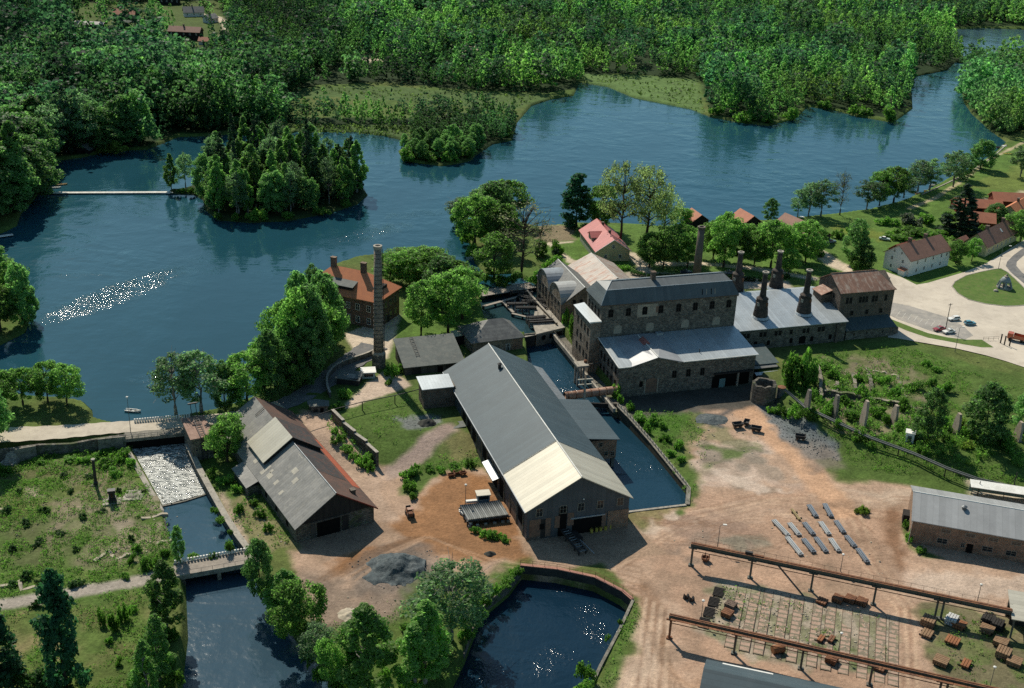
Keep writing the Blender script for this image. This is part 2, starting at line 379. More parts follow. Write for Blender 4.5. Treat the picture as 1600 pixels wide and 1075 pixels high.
layer([(1385,792),(1402,790),(1418,870),(1408,895),(1380,850)], (.17,.09,.05), 1.5, 1.5, .85)
layer([(1040,815),(1140,800),(1200,830),(1180,860),(1060,850)], (.2,.13,.10), 3, 5, .5)
layer([(1130,845),(1190,835),(1200,850),(1150,858)], (.15,.16,.12), 2, 3, .6)
trail([(1165,642),(1222,690),(1270,742),(1312,795)], 8, (.47,.285,.175), 1.2, 1.5, .9)
for i in range(16):
    x0 = random.uniform(1010,1400); y0 = random.uniform(770,870); a = random.uniform(-.5,.9); l_ = random.uniform(60,160)
    q_ = [(x0+l_*t_*math.cos(a)+14*math.sin(t_*3+i), y0+l_*t_*math.sin(a)*.6+6*math.sin(t_*4+i)) for t_ in (0,.33,.66,1)]
    trail(q_, .4, (.2,.115,.07), .2, .2, .5); trail([(x+5,y+5) for x,y in q_], .4, (.2,.115,.07), .2, .2, .5)
for i in range(7):
    trail([(1010+i*6,935+i*3),(1000+i*7,1000),(985+i*9,1080)], .5, (.2,.115,.07) if i%2 else (.52,.38,.27), .25, .25, .6)
layer([(1095,715),(1190,710),(1250,750),(1200,770),(1100,765)], (.22,.17,.125), 1.5, 4, .7, 3.7)
layer([(1000,900),(1080,880),(1120,960),(1090,1060),(1010,1040)], (.24,.165,.115), 2, 4, .6, 4.3)
layer([(1180,860),(1400,905),(1400,960),(1130,900)], (.25,.175,.12), 2, 4, .6, 3.9)
layer([(1230,780),(1420,790),(1400,900),(1250,870)], (.23,.15,.10), 2, 4, .5, 4.9)
layer([(985,830),(1060,800),(1080,815),(1000,850)], (.5,.40,.31), 1.5, 3, .7, 3.1)
layer([(990,640),(1062,640),(1098,672),(1062,700),(1078,740),(1088,785),(1066,798),(1046,724),(1014,686)], grass, 1.2, 3, .85)
layer([(1090,690),(1150,680),(1215,722),(1180,745),(1110,735)], (.19,.16,.125), 1.5, 4, .75, 4.1)
layer([(1120,735),(1200,745),(1240,770),(1150,775)], (.5,.40,.32), 1.2, 4, .7, 2.7)
layer([(1085,660),(1150,668),(1185,700),(1120,700)], (.12,.13,.06), 1., 3, .7, 3.3)
layer([(1030,860),(1090,830),(1160,850),(1100,880)], (.20,.15,.115), 1.5, 4, .7, 3.9)
# grass patches inside the works
layer([(527,648),(600,622),(641,611),(652,640),(700,655),(660,690),(640,715),(592,728),(575,712)], grass, 1, 1.2)
layer([(690,702),(722,676),(752,698),(752,722),(695,736),(645,776),(626,772),(638,742)], grass, 1, 1.5)
layer([(690,690),(722,668),(752,692),(745,715),(700,722)], dry, 2, 4, .6)
layer([(618,655),(690,645),(704,662),(660,672),(632,676)], (.15,.155,.15), 1, 2, .9)
trail([(700,668),(668,690),(650,715),(605,742)], 5.5, (.3,.225,.185), .8, .8)
layer([(520,612),(578,592),(602,598),(562,618),(527,636)], grass, .8, 1)
layer([(527,644),(640,603),(626,585),(602,578),(560,612)], (.44,.34,.26), .8, .8)
layer([(598,535),(625,500),(640,470),(770,470),(775,520),(640,535)], mown, 1, 1)
layer([(538,522),(622,488),(622,510),(606,560),(560,562)], pale, .8, .8)
layer([(484,640),(520,640),(560,690),(610,745),(585,765),(540,720)], pink, 1.2, 1.2)
# left field
layer([(90,790),(190,752),(270,790),(272,842),(160,885),(90,860)], (.235,.19,.135), 2, 5, .95, 7.)
layer([(150,760),(250,770),(270,830),(190,850)], (.27,.225,.165), 1.5, 4, .9, 4.)
layer([(38,762),(62,758),(70,775),(42,782)], (.3,.24,.18), 1, 1.5)
layer([(20,730),(190,715),(215,760),(120,800),(10,780)], (.14,.125,.06), 3, 6, .7, 5.5)
layer([(100,720),(200,725),(240,790),(270,840),(150,880),(60,840)], (.2,.165,.11), 2, 5, .55, 3.3)
layer([(0,790),(90,810),(110,870),(0,880)], (.12,.11,.06), 4, 6, .5)
trail([(-60,957),(0,944),(60,936),(150,920),(240,902),(292,890)], 4.2, (.30,.26,.215), .6, .6)
layer([(30,955),(100,950),(110,1010),(30,1075),(0,1060)], dry, 2, 4, .8, 5.)
layer([(130,950),(250,930),(260,1075),(160,1075)], (.13,.13,.05), 3, 5, .7, 4.)
layer([(335,795),(390,770),(455,850),(400,870)], (.2,.17,.09), 1.5, 3, .8)
layer([(335,770),(352,768),(395,850),(380,858)], (.34,.26,.19), .8, 1, .9)
# mill yard
layer([(990,640),(1080,640),(1125,660),(1062,690),(1090,700),(1180,705),(1105,722),(1078,790),(1060,720)], grass, 1.5, 3, .85, 6.)
layer([(980,628),(1060,630),(1080,650),(1050,690),(1012,668)], lush, 1.5, 2, .9)
layer([(1060,735),(1085,735),(1085,780),(1065,800)], grass, 1, 2, .9)
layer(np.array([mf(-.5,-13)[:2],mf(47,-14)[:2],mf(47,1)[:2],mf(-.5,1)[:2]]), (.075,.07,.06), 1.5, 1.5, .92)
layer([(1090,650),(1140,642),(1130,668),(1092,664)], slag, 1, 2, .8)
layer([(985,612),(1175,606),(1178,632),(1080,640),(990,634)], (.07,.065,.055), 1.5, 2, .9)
layer([(1178,628),(1240,645),(1312,692),(1316,722),(1268,716),(1222,684)], (.13,.145,.15), 1, 2, .95)
layer([(1230,690),(1310,700),(1325,730),(1275,735)], (.2,.16,.13), 2, 3, .7)
layer([(1215,600),(1245,560),(1395,530),(1640,605),(1640,800),(1530,792),(1432,757),(1330,742),(1322,712),(1310,690),(1240,640)], grass, 1.2, 2)
layer([(1330,560),(1400,560),(1440,600),(1370,590)], (.2,.17,.10), 3, 6, .6, 5.)
layer(np.array([G(x,y)[:2] for x,y in ((1290,560),(1420,565),(1470,630),(1440,690),(1330,690),(1260,640))]), (.185,.155,.10), 1.5, 4, .85, 3.4)
layer([(1400,575),(1600,640),(1600,680),(1430,640)], (.12,.14,.045), 3, 6, .5, 7.)
layer([(1505,745),(1610,765),(1610,800),(1530,785)], pale, 1, 1.5, .9)
layer([(990,938),(1000,950),(985,1000),(960,1090),(930,1090),(960,1000)], grass, 1, 1.2, .9)
layer([(1412,815),(1428,855),(1475,872),(1440,872),(1408,842)], grass, .8, 1)
layer([(1118,905),(1405,968),(1400,1060),(1180,1030),(1090,985)], (.30,.25,.19), 1.5, 2, .95)
layer([(1118,905),(1405,968),(1400,1060),(1180,1030),(1090,985)], (.10,.12,.045), 1., 3, .6, 2.3)
layer([(1440,940),(1600,960),(1640,1090),(1500,1090),(1448,1010)], (.085,.115,.035), 1.5, 3, .9)
layer([(1440,940),(1600,960),(1640,1090),(1500,1090),(1448,1010)], (.16,.12,.08), 1.5, 4, .6, 2.6)
layer([(1255,990),(1370,1020),(1380,1060),(1260,1040)], grass, 1, 2, .6, 3.)
layer(np.array([hf(*q)[:2] for q in ((-1,-13),(30,-13),(27,2.5),(-1,1.5))]), (.30,.205,.14), 1., 1.2)
layer(np.array([hf(*q)[:2] for q in ((-8,2),(-.2,2),(-.2,31),(-4,31),(-12,18))]), mud, 1., 1.5, .9)
_s = P(464,848,-3); _sf = lambda x, y: (_s[0]+x*math.cos(R(31.5))-y*math.sin(R(31.5)), _s[1]+x*math.sin(R(31.5))+y*math.cos(R(31.5)))
layer(np.array([_sf(*q) for q in ((.5,-10),(22,-9),(21,2),(.5,1))]), (.28,.19,.13), 1., 1.2)
layer(np.array([_sf(*q) for q in ((19.5,0),(25,-2),(26,52),(20,54))]), pink, 1., 1.2)
gcol = np.concatenate([gc, gdirt[:,None]], 1).astype(np.float32)

def grid_mesh(name, mat):
    ny, nx = sh_g; i = np.arange(ny*nx, dtype=np.int32).reshape(ny, nx)
    q = np.stack([i[:-1,:-1], i[:-1,1:], i[1:,1:], i[1:,:-1]], -1).reshape(-1, 4)
    me = bpy.data.meshes.new(name)
    me.vertices.add(ny*nx); me.vertices.foreach_set('co', np.stack([gx,gy,gz],1).astype(np.float32).ravel())
    me.loops.add(len(q)*4); me.loops.foreach_set('vertex_index', q.ravel())
    me.polygons.add(len(q)); me.polygons.foreach_set('loop_start', np.arange(0, len(q)*4, 4, dtype=np.int32))
    me.polygons.foreach_set('use_smooth', np.ones(len(q), bool))
    me.update(); a = me.attributes.new('soil', 'FLOAT_COLOR', 'POINT'); a.data.foreach_set('color', gcol.ravel())
    me.materials.append(mat); return me
k = N('ground_soil'); pos = k.n('NewGeometry').outputs['Position']
at = k.n('Attribute', attribute_name='soil'); bare = at.outputs['Alpha']
n1 = k.noise(pos, .22, 6, .68); n2 = k.noise(pos, 1.3, 4, .7); n3 = k.noise(pos, .06, 4, .6)
v1 = k.ramp(n1, .25, .75, .62, 1.38); v2 = k.ramp(n2, .25, .75, .6, 1.4); v3 = k.ramp(n3, .3, .7, .85, 1.15)
vv = k.math('MULTIPLY', k.math('MULTIPLY', v1, v2), v3)
vv = k.math('ADD', k.math('MULTIPLY', vv, k.math('SUBTRACT', 1., k.math('MULTIPLY', bare, .3))), k.math('MULTIPLY', bare, .3))
col = k.mix(1., at.outputs['Color'], k.n('CombineColor', {0: vv, 1: vv, 2: vv}).outputs[0], 'MULTIPLY')
n4 = k.noise(pos, .9, 5, .75)
col = k.mix(k.math('MULTIPLY', k.ramp(n4, .58, .72), k.math('SUBTRACT', .55, k.math('MULTIPLY', bare, .4))), col, (.035,.06,.014,1))
n5 = k.noise(pos, 2.2, 3, .6)
col = k.mix(k.math('MULTIPLY', k.ramp(n5, .68, .76), k.math('MULTIPLY', bare, .35)), col, (.62,.52,.4,1))
bmp = k.n('Bump', {'Strength': .7, 'Distance': .25, 'Height': k.math('ADD', n2, n4)}).outputs[0]
soil = k.surf(k.n('BsdfPrincipled', {'Base Color': col, 'Roughness': .95, 'Specular IOR Level': .1, 'Normal': bmp}).outputs[0])
go = bpy.data.objects.new('ground', grid_mesh('ground', soil)); COL.objects.link(go); kind(go, 'structure')

# ------------------------------------------------------------------ water
def water_mat(name, deep, amp, patches=(), foam=None, rough=.06, swell=1.):
    """patches: (px,py,z, rx, ry, angle, amount) ruffled areas; foam: same, white water"""
    k = N(name); pos = k.n('NewGeometry').outputs['Position']
    st = k.scale(pos, (1., .8, 1.))
    a = k.noise(st, .9, 4, .62); b = k.noise(st, .16, 3, .5)
    big = k.noise(k.scale(pos, (1., .35, 1.)), .012, 4, .6); streak = k.noise(k.scale(pos, (.5, 1., 1.)), .05, 3, .6, .8)
    wind = k.math('MULTIPLY', k.ramp(big, .36, .62, .25, 1.5), k.ramp(streak, .35, .65, .5, 1.3))
    h = k.math('MULTIPLY', k.math('ADD', k.math('MULTIPLY', a, .35*amp), k.math('MULTIPLY', b, .3*swell)), wind)
    hs = None
    def blob(c0, rx, ry, ang):
        m = k.n('Mapping', {0: pos, 1: c0, 2: (0,0,ang), 3: (rx, ry, 1.)}, vector_type='TEXTURE').outputs[0]
        g_ = k.n('SeparateXYZ', {0: m}).outputs
        r2 = k.math('ADD', k.math('MULTIPLY', g_[0], g_[0]), k.math('MULTIPLY', g_[1], g_[1]))
        return k.ramp(r2, .15, 1., 1., 0.)
    for (px, py, z, rx, ry, ang, am) in patches:
        q = k.math('MULTIPLY', blob(P(px,py,z), rx, ry, ang), am)
        hs = q if hs is None else k.math('MAXIMUM', hs, q)
    if hs is not None:
        chop = k.noise(pos, 1.9, 2, .5)
        gate = k.ramp(k.noise(pos, .2, 3, .6), .30, .62)
        h = k.math('ADD', h, k.math('MULTIPLY', k.math('MULTIPLY', chop, .42), k.math('MULTIPLY', hs, gate)))
    col = rgba(deep)
    col = k.mix(k.ramp(big, .3, .7), rgba(deep), rgba(tuple(x*1.5 for x in deep)))
    rg = k.ramp(big, .35, .65, rough, rough+.08)
    if foam:
        ff = None
        for (px, py, z, rx, ry, ang, am) in foam:
            q = k.math('MULTIPLY', blob(P(px,py,z), rx, ry, ang), am)
            ff = q if ff is None else k.math('MAXIMUM', ff, q)
        tex = k.noise(k.scale(pos, (1., .45, 1.)), 1.5, 6, .75, 1.2)
        fm = k.ramp(k.math('ADD', tex, k.math('MULTIPLY', k.math('SUBTRACT', ff, 1.), .5)), .44, .56)
        col = k.mix(fm, col, (.75,.78,.74,1)); rg = k.math('MAXIMUM', rg, k.math('MULTIPLY', fm, .6))
        h = k.math('ADD', h, k.math('MULTIPLY', fm, .25))
    bm = k.n('Bump', {'Strength': 1., 'Distance': 1., 'Height': h}).outputs[0]
    return k.surf(k.n('BsdfPrincipled', {'Base Color': col, 'Roughness': rg, 'IOR': 1.333, 'Specular IOR Level': .5, 'Normal': bm}).outputs[0])
def water(name, poly, z, mat):
    o = MB().poly([(x, y, z) for x, y in poly]).build(name, mat); return kind(o, 'structure')
def grow(poly, d):
    c_ = poly.mean(0); return poly+(poly-c_)/np.linalg.norm(poly-c_, axis=1)[:,None]*d
deep = (.009,.043,.060)
lake_m = water_mat('lake_water', deep, .06, [(185,458,-1,36,10,1.07,.95),(230,440,-1,46,20,1.07,.22),(575,366,-1,26,9,.78,.6),(650,335,-1,18,6,.4,.4),(265,600,-1,10,4,.5,.5),(120,430,-1,14,3,.2,.3),(255,590,-1,14,4,.3,.35),(130,330,-1,40,16,.2,.13)])
water('lake', np.array(lake), LAKE_Z, lake_m)
water('far_river', fardark, LAKE_Z, water_mat('far_water', (.03,.06,.08), .3))
water('forest_lake', topwater, LAKE_Z, water_mat('forest_water', (.1,.14,.16), .5))
water('mill_pool', grow(pool, .8), POOL_Z, water_mat('pool_water', (.022,.052,.075), .14, foam=[(285,785,-5,4,2,0,.75),(310,800,-5,12,7,0,.30)]))
water('river', grow(river, 2.), RIVER_Z, water_mat('river_water', (.024,.048,.068), .13))
water('basin_water', grow(basin, 1.2), BASIN_Z, water_mat('basin_water', (.004,.016,.03), .25, [(900,915,BASIN_Z,9,4,.3,.7),(935,975,BASIN_Z,6,13,.3,.62),(860,1030,BASIN_Z,9,5,.6,.6),(760,1050,BASIN_Z,10,4,.6,.5)], foam=[(900,912,BASIN_Z,12,6,.2,.55)]))
water('mill_race', grow(canal, .3), CANAL_Z, water_mat('race_water', (.007,.026,.042), .6, foam=[(845,532,-4.6,10,7,0,.72),(862,575,-4.6,7,14,.3,.42)]))
water('intake_water', grow(intake, .2), -1.6, water_mat('intake_water', (.012,.03,.036), .3))
# ------------------------------------------------------------------ vegetation
def leaf_mat(name, c, trans=.42, var=.35, attr=False, isl=.38):
    k = N(name)
    oi = k.n('ObjectInfo'); rnd = k.n('NewGeometry').outputs['Random Per Island']
    if attr:
        col0 = k.n('Attribute', attribute_name='leafcol').outputs['Color']; ob = .5
    else:
        col0 = k.n('RGB'); col0.outputs[0].default_value = rgba(c); col0 = col0.outputs[0]; ob = oi.outputs['Random']
    f = k.math('ADD', k.ramp(ob, 0, 1, 1-var, 1+var), k.ramp(rnd, 0, 1, -isl, isl))
    warm = k.math('ADD', f, k.ramp(rnd, .5, 1, 0, .12))
    col = k.mix(1., col0, k.n('CombineColor', {0: warm, 1: f, 2: f}).outputs[0], 'MULTIPLY')
    tcol = k.mix(1., col, (2.2,2.95,1.9,1), 'MULTIPLY')
    d = k.n('BsdfPrincipled', {'Base Color': col, 'Roughness': .55, 'Specular IOR Level': .12}).outputs[0]
    t = k.n('BsdfTranslucent', {'Color': tcol}).outputs[0]
    return k.surf(k.n('MixShader', {0: trans, 1: d, 2: t}).outputs[0])
SPEC = {  # colour, height, half width, crown base, leaf size, clumps, leaves, clump radius, profile, translucency
 'lime':   ((.110,.180,.050), 14, 5.0, .20, .25, 85, 9500, 1.25, lambda t: math.sqrt(max(0, 1-(2*t-.95)**2))*.98+.02, .55),
 'birch':  ((.12,.195,.06), 18, 3.4, .12, .24, 90, 8500, .85, lambda t: (.35+2.6*t*(1-t)**.9 if t < .4 else 1.02*(1-t)**.62+.1*(1-t)), .55),
 'alder':  ((.108,.182,.066), 15, 4.4, .08, .25, 95, 9500, 1.15, lambda t: min(1, .55+1.5*t)*math.sqrt(max(0, 1-t**2.2))+.03, .5),
 'spruce': ((.034,.066,.032), 20, 3.2, .05, .36, 170, 5500, .8, lambda t: (1-t)**.85+.03, .25),
 'pine':   ((.042,.080,.032), 18, 3.6, .38, .36, 60, 4000, 1.2, lambda t: .45+.65*math.sqrt(max(0, 1-(2*t-.9)**2)) if t < .95 else .3, .3),
 'willow': ((.20,.225,.105), 18, 6.0, .36, .22, 90, 4200, 1.15, lambda t: math.sqrt(max(0, 1-(2*t-1.)**2))*.95+.05, .5),
 'poplar': ((.026,.080,.038), 18, 3.2, .04, .34, 120, 6000, 1.1, lambda t: min(1, .6+1.6*t)*(1-t)**.45+.04, .35),
 'aspen':  ((.11,.165,.088), 16, 3.4, .25, .22, 70, 4200, 1.0, lambda t: math.sqrt(max(0, 1-(2*t-.9)**2))*.95+.05, .5),
 'bare':   ((.15,.15,.08), 16, 4.4, .28, .18, 60, 700, 1.4, lambda t: math.sqrt(max(0, 1-(2*t-1.)**2))*.95+.05, .3),
}
def crown_arrays(sp_, seed, nl=None, leaf=None, clumps=None):
    c_, h, w_, b, ls, nc, n0, cr_, prof, tr = SPEC[sp_]
    g = np.random.default_rng(seed); n0 = nl or n0; ls = leaf or ls; nc = clumps or nc
    t = g.random(nc)**(.85 if sp_ != 'spruce' else 1.5)
    ang = g.random(nc)*2*np.pi
    lob = 1+.22*np.sin(ang*2+g.random()*6)+.16*np.sin(ang*3+t*7+g.random()*6)
    rr = np.array([prof(x) for x in t])*w_*lob*(.45+.55*g.random(nc)**.5)
    zz = h*(b+(1-b)*t)
    if sp_ == 'spruce': zz -= rr*.30
    cc = np.stack([rr*np.cos(ang), rr*np.sin(ang), zz], 1)
    cs = cr_*(.65+.7*g.random(nc))*np.clip(.45+rr/w_*.7, .3, 1.2)
    i = g.choice(nc, n0, p=cs**1.6/(cs**1.6).sum())
    dvec = g.normal(size=(n0,3)); dvec /= np.linalg.norm(dvec,axis=1)[:,None]
    rad = g.random(n0)**.4
    off = dvec*(rad*cs[i])[:,None]*np.array([1.15,1.15,.8 if sp_ not in ('birch','willow') else 1.15])
    if sp_ == 'spruce': off[:,2] *= .45
    ctr = cc[i]+off
    ctr[:,2] = np.maximum(ctr[:,2], h*b*.5+.15)
    nrm = dvec*.75+g.normal(size=(n0,3))*.42+np.array([0,0,.35])
    nrm /= np.linalg.norm(nrm,axis=1)[:,None]
    a = np.cross(nrm, g.normal(size=(n0,3))); a /= np.linalg.norm(a,axis=1)[:,None]
    bb = np.cross(nrm, a); s = (ls*(.6+.8*g.random(n0)))[:,None]
    q = np.stack([ctr+a*s, ctr+bb*s*.72, ctr-a*s, ctr-bb*s*.72], 1)
    return q.astype(np.float32), cc
def quads_mesh(name, q, mat, col=None):
    n = len(q); me = bpy.data.meshes.new(name)
    me.vertices.add(n*4); me.vertices.foreach_set('co', q.reshape(-1).astype(np.float32))
    me.loops.add(n*4); me.loops.foreach_set('vertex_index', np.arange(n*4, dtype=np.int32))
    me.polygons.add(n); me.polygons.foreach_set('loop_start', np.arange(0, n*4, 4, dtype=np.int32))
    me.update()
    if col is not None:
        a = me.attributes.new('leafcol', 'FLOAT_COLOR', 'FACE'); a.data.foreach_set('color', np.concatenate([col, np.ones((n,1))],1).astype(np.float32).ravel())
    me.materials.append(mat); return me
bark = surface('bark', (.075,.058,.042), (.045,.036,.028), 2., .95, .1)
birch_bark = surface('birch_bark', (.34,.31,.27), (.08,.07,.06), 3., .9, .1)
LEAF = {s: leaf_mat(s+'_leaves', SPEC[s][0], SPEC[s][9]) for s in SPEC}
def trunk_mesh(sp_, cc, seed):
    h, w_, b = SPEC[sp_][1:4]; g = random.Random(seed); m = MB()
    r0 = h*(.016 if sp_ not in ('willow','lime') else .022)
    top = h*(.9 if sp_ in ('spruce','poplar') else .72)
    n = 6; pts = [(g.uniform(-.15,.15)*i*.5, g.uniform(-.15,.15)*i*.5, top*i/n-.3*(i==0)) for i in range(n+1)]
    m.tube(pts, [r0*(1.25-1.0*i/n) for i in range(n+1)], 7)
    nl = {'spruce':0,'poplar':4,'willow':26,'bare':38,'aspen':20}.get(sp_, 13)
    idx = sorted(range(len(cc)), key=lambda i: g.random())[:nl]
    for i in idx:
        e = Vector(cc[i]); zt = max(h*b*.55, min(e.z-.25*math.hypot(e.x, e.y)-.6, top*.92))
        f = zt/top*n; j = min(int(f), n-1); s_ = Vector(pts[j]).lerp(Vector(pts[j+1]), f-j)
        mid = s_.lerp(e, .5)+Vector((g.uniform(-.3,.3), g.uniform(-.3,.3), .35))
        m.tube([s_, mid, e], [r0*.42, r0*.25, .03], 5)
        if sp_ in ('bare','willow','aspen'):
            for _ in range(3):
                e2 = e+Vector((g.gauss(0,1), g.gauss(0,1), g.gauss(.5,.8)))*1.1
                m.tube([mid.lerp(e, g.uniform(.2,.9)), e2], [r0*.14, .02], 4)
    return m.mesh('trunk', birch_bark if sp_ in ('birch','aspen') else bark)
CROWN = {}; TRUNK = {}
for s in SPEC:
    for v in range(3):
        q, cc = crown_arrays(s, hash((len(s), v, SPEC[s][1])) % 10000+v*17)
        CROWN[s, v] = quads_mesh('crown', q, LEAF[s]); TRUNK[s, v] = trunk_mesh(s, cc, v+len(s))
KINDNAME = {'lime':'lime_tree','birch':'birch_tree','alder':'alder_tree','spruce':'spruce_tree','pine':'pine_tree','willow':'willow_tree','poplar':'poplar_tree','aspen':'aspen_tree','bare':'leafless_tree'}
tree_n = 0
def tree(sp_, loc, h, wd, label, group=None, rz=None):
    global tree_n
    tree_n += 1; v = tree_n % 3
    t = thing(KINDNAME[sp_], label, 'tree', loc, random.uniform(0, 6.28) if rz is None else rz, group)
    sz = h/SPEC[sp_][1]; sx = wd/2/SPEC[sp_][2]
    t.scale = (sx, sx, sz)
    link_copy(CROWN[sp_, v], 'crown', t); link_copy(TRUNK[sp_, v], 'trunk', t)
    return t
def tree_px(sp_, bx, by, ty, wpx, label, group=None, z=None):
    p = G(bx, by) if z is None else P(bx, by, z)
    h = max(2., height_at(p, ty)-p[2]); k_ = F_PX/math.hypot(p[1], CAM_H)
    return tree(sp_, (p[0], p[1], p[2]-.1), h, wpx/k_, label, group)
# ---- bushes
BUSH = {}
def bush_mesh(seed, c, n=1300):
    g = np.random.default_rng(seed); nc = 26
    a = g.random(nc)*6.283; r_ = .75*g.random(nc)**.5; cz = .25+.6*np.sqrt(np.clip(1-r_**2,0,1))*g.random(nc)
    r_ *= 1+.35*np.sin(a*2+seed)+.2*np.sin(a*3+seed*2); cz *= .6+.6*g.random(nc)
    cc = np.stack([r_*np.cos(a), r_*np.sin(a), cz], 1); i = g.integers(0, nc, n)
    dv = g.normal(size=(n,3)); dv /= np.linalg.norm(dv,axis=1)[:,None]
    ctr = cc[i]+dv*(.27*g.random(n)**.4)[:,None]; ctr[:,2] = np.maximum(ctr[:,2], .02)
    nr = dv*.8+g.normal(size=(n,3))*.4+np.array([0,0,.3]); nr /= np.linalg.norm(nr,axis=1)[:,None]
    t = np.cross(nr, g.normal(size=(n,3))); t /= np.linalg.norm(t,axis=1)[:,None]; b = np.cross(nr, t); s = (.085*(.6+.8*g.random(n)))[:,None]
    return quads_mesh('bush', np.stack([ctr+t*s, ctr+b*s*.7, ctr-t*s, ctr-b*s*.7],1), c)
BL = {'green': leaf_mat('bush_leaves', (.09,.17,.03)), 'yellow': leaf_mat('yellow_bush_leaves', (.12,.16,.03)), 'dark': leaf_mat('dark_bush_leaves', (.028,.060,.018)), 'grey': leaf_mat('grey_bush_leaves', (.10,.12,.09))}
for nme in BL:
    for v in range(4): BUSH[nme, v] = bush_mesh(v*31+len(nme), BL[nme])
bush_n = 0
def bush(kindc, px, py, wpx, hpx, label, group=None, loc=None):
    global bush_n
    bush_n += 1
    p = loc or G(px, py); k_ = F_PX/math.hypot(p[1], CAM_H)
    o = bpy.data.objects.new('bush', BUSH[kindc, bush_n % 4]); COL.objects.link(o); tag(o, label, 'bush', group)
    o.location = (p[0], p[1], p[2]-.1); o.rotation_euler = (0, 0, random.uniform(0, 6.28)); r_ = wpx/k_/2
    o.scale = (r_*random.uniform(.75,1.45), r_*random.uniform(.75,1.3), hpx/k_/.88*random.uniform(.6,1.15)); return o

# ---- woods: nearest trees as objects, the rest as one mass
def scatter(pxpoly, z=0., step=5., seed=1):
    poly = np.array([P(x, y, z)[:2] for x, y in pxpoly]); lo = poly.min(0); hi = poly.max(0); g = np.random.default_rng(seed)
    X, Y = np.meshgrid(np.arange(lo[0], hi[0], step), np.arange(lo[1], hi[1], step))
    X = X.ravel()+g.uniform(-.48,.48,X.size)*step; Y = Y.ravel()+g.uniform(-.48,.48,Y.size)*step
    k_ = inside(poly, X, Y); return X[k_], Y[k_]
wx, wy, wr = [], [], []
for r_, (nme, st) in enumerate((('far', 5.5), ('row', 5.2), ('right', 6.5))):
    x_, y_ = scatter(FOREST[nme], 0, st, r_+3); wx.append(x_); wy.append(y_); wr.append(np.full(len(x_), r_))
wx = np.concatenate(wx); wy = np.concatenate(wy); wr = np.concatenate(wr)
keep = (np.abs(wx) < .47*wy+45) & (wy < 1500)
keep &= ~(inside(lake, wx, wy) | inside(fardark, wx, wy))
ppx = np.array([proj((a, b, 0.)) for a, b in zip(wx, wy)])
grove = vnoise(wx, wy, 38, 21); grove2 = vnoise(wx, wy, 90, 22); u_ = rng.random(len(wx))
clearp = inside(np.array(fclear, float), ppx[:,0], ppx[:,1]); keep &= ~(clearp & (u_ < .86))
for cx, cy, rx, ry in ((345,50,14,30),(740,77,40,7),(1080,70,30,7),(1188,72,14,6),(290,78,42,28),(197,48,30,28),(305,90,26,20),(138,62,32,24),(172,92,26,20),(140,18,16,16),(265,24,24,20),(300,36,24,22),(560,93,34,4),(375,145,12,3)):
    keep &= ~((((ppx[:,0]-cx)/rx)**2+((ppx[:,1]-cy)/ry)**2 < 1))
keep &= ~((grove < .24) & (u_ < .75) & (wr == 0)); keep &= ~((vnoise(wx, wy, 14, 24) < .2) & (wr == 0))
wx, wy, wr, ppx, grove, grove2, u_ = (a[keep] for a in (wx, wy, wr, ppx, grove, grove2, u_))
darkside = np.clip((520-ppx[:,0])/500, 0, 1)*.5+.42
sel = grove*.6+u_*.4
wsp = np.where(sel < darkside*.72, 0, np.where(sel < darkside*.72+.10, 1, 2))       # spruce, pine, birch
big = (wr == 0) & (ppx[:,0] < 560) & (ppx[:,1] > 88)
wsp = np.where(big & (u_ < .74), 3, wsp); wsp = np.where((wr == 2) & (u_ < .85), 3, wsp)
wsp = np.where((wr == 1) & (u_ > .8) & (ppx[:,1] < 200), 0, wsp); wsp = np.where((wr == 1) & (ppx[:,1] > 205), 3, wsp)
SPN = ['spruce', 'pine', 'birch', 'alder']
stand = vnoise(wx, wy, 26, 23)
wh = np.array([20, 17, 17, 16])[wsp]*(.62+.62*rng.random(len(wx)))*(.55+.5*grove2+.4*stand)*np.where(wr == 1, np.where(ppx[:,0] < 640, .62, .8), 1.)
wh = np.where(big, wh*1.14, wh); emer = rng.random(len(wx)) < .07; wsp = np.where(emer & (wr == 0), rng.integers(0, 2, len(wx)), wsp); wh = np.where(emer & (wr == 0), wh*1.4, wh)
ww = wh*np.array([.26, .42, .345, .56])[wsp]*(.85+.4*rng.random(len(wx)))
order = np.argsort(wy-np.where(wr == 1, 60, 0)); near = np.zeros(len(wx), bool); near[order[:175]] = True
WHERE = {0: ('at the edge of the wood on the far shore', 'far shore'), 1: ('on the wooded spit behind the long island', 'spit'), 2: ('in the wood on the narrows by the village', 'narrows')}
LOOK = {'spruce': 'dark pointed spruce', 'pine': 'dark blue-green pine', 'birch': 'slim light green birch', 'alder': 'broad mid-green leafy tree', 'aspen': 'airy grey-green aspen'}
for i in np.where(near)[0]:
    s = SPN[wsp[i]]; wd_, g_ = WHERE[wr[i]]
    tree(s, (wx[i], wy[i], -.1), wh[i], ww[i], f'{LOOK[s]} {wd_}', f'{s} trees of the {g_} wood')
def low_crown(sp_, seed, nl, leaf): return crown_arrays(sp_, seed, nl, leaf, 34)[0]
LOWRES = {(s, lv, v): low_crown(SPN[s], 50+s*7+v, (420, 190)[lv], (.55, .72)[lv]) for s in range(4) for lv in range(2) for v in range(3)}
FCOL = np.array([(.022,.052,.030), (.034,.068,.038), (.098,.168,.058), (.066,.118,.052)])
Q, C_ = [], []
far_i = np.where(~near)[0]; lv_ = np.where(wy[far_i] < 680, 0, 1); vv_ = rng.integers(0, 3, len(far_i)); rot = rng.random(len(far_i))*6.283
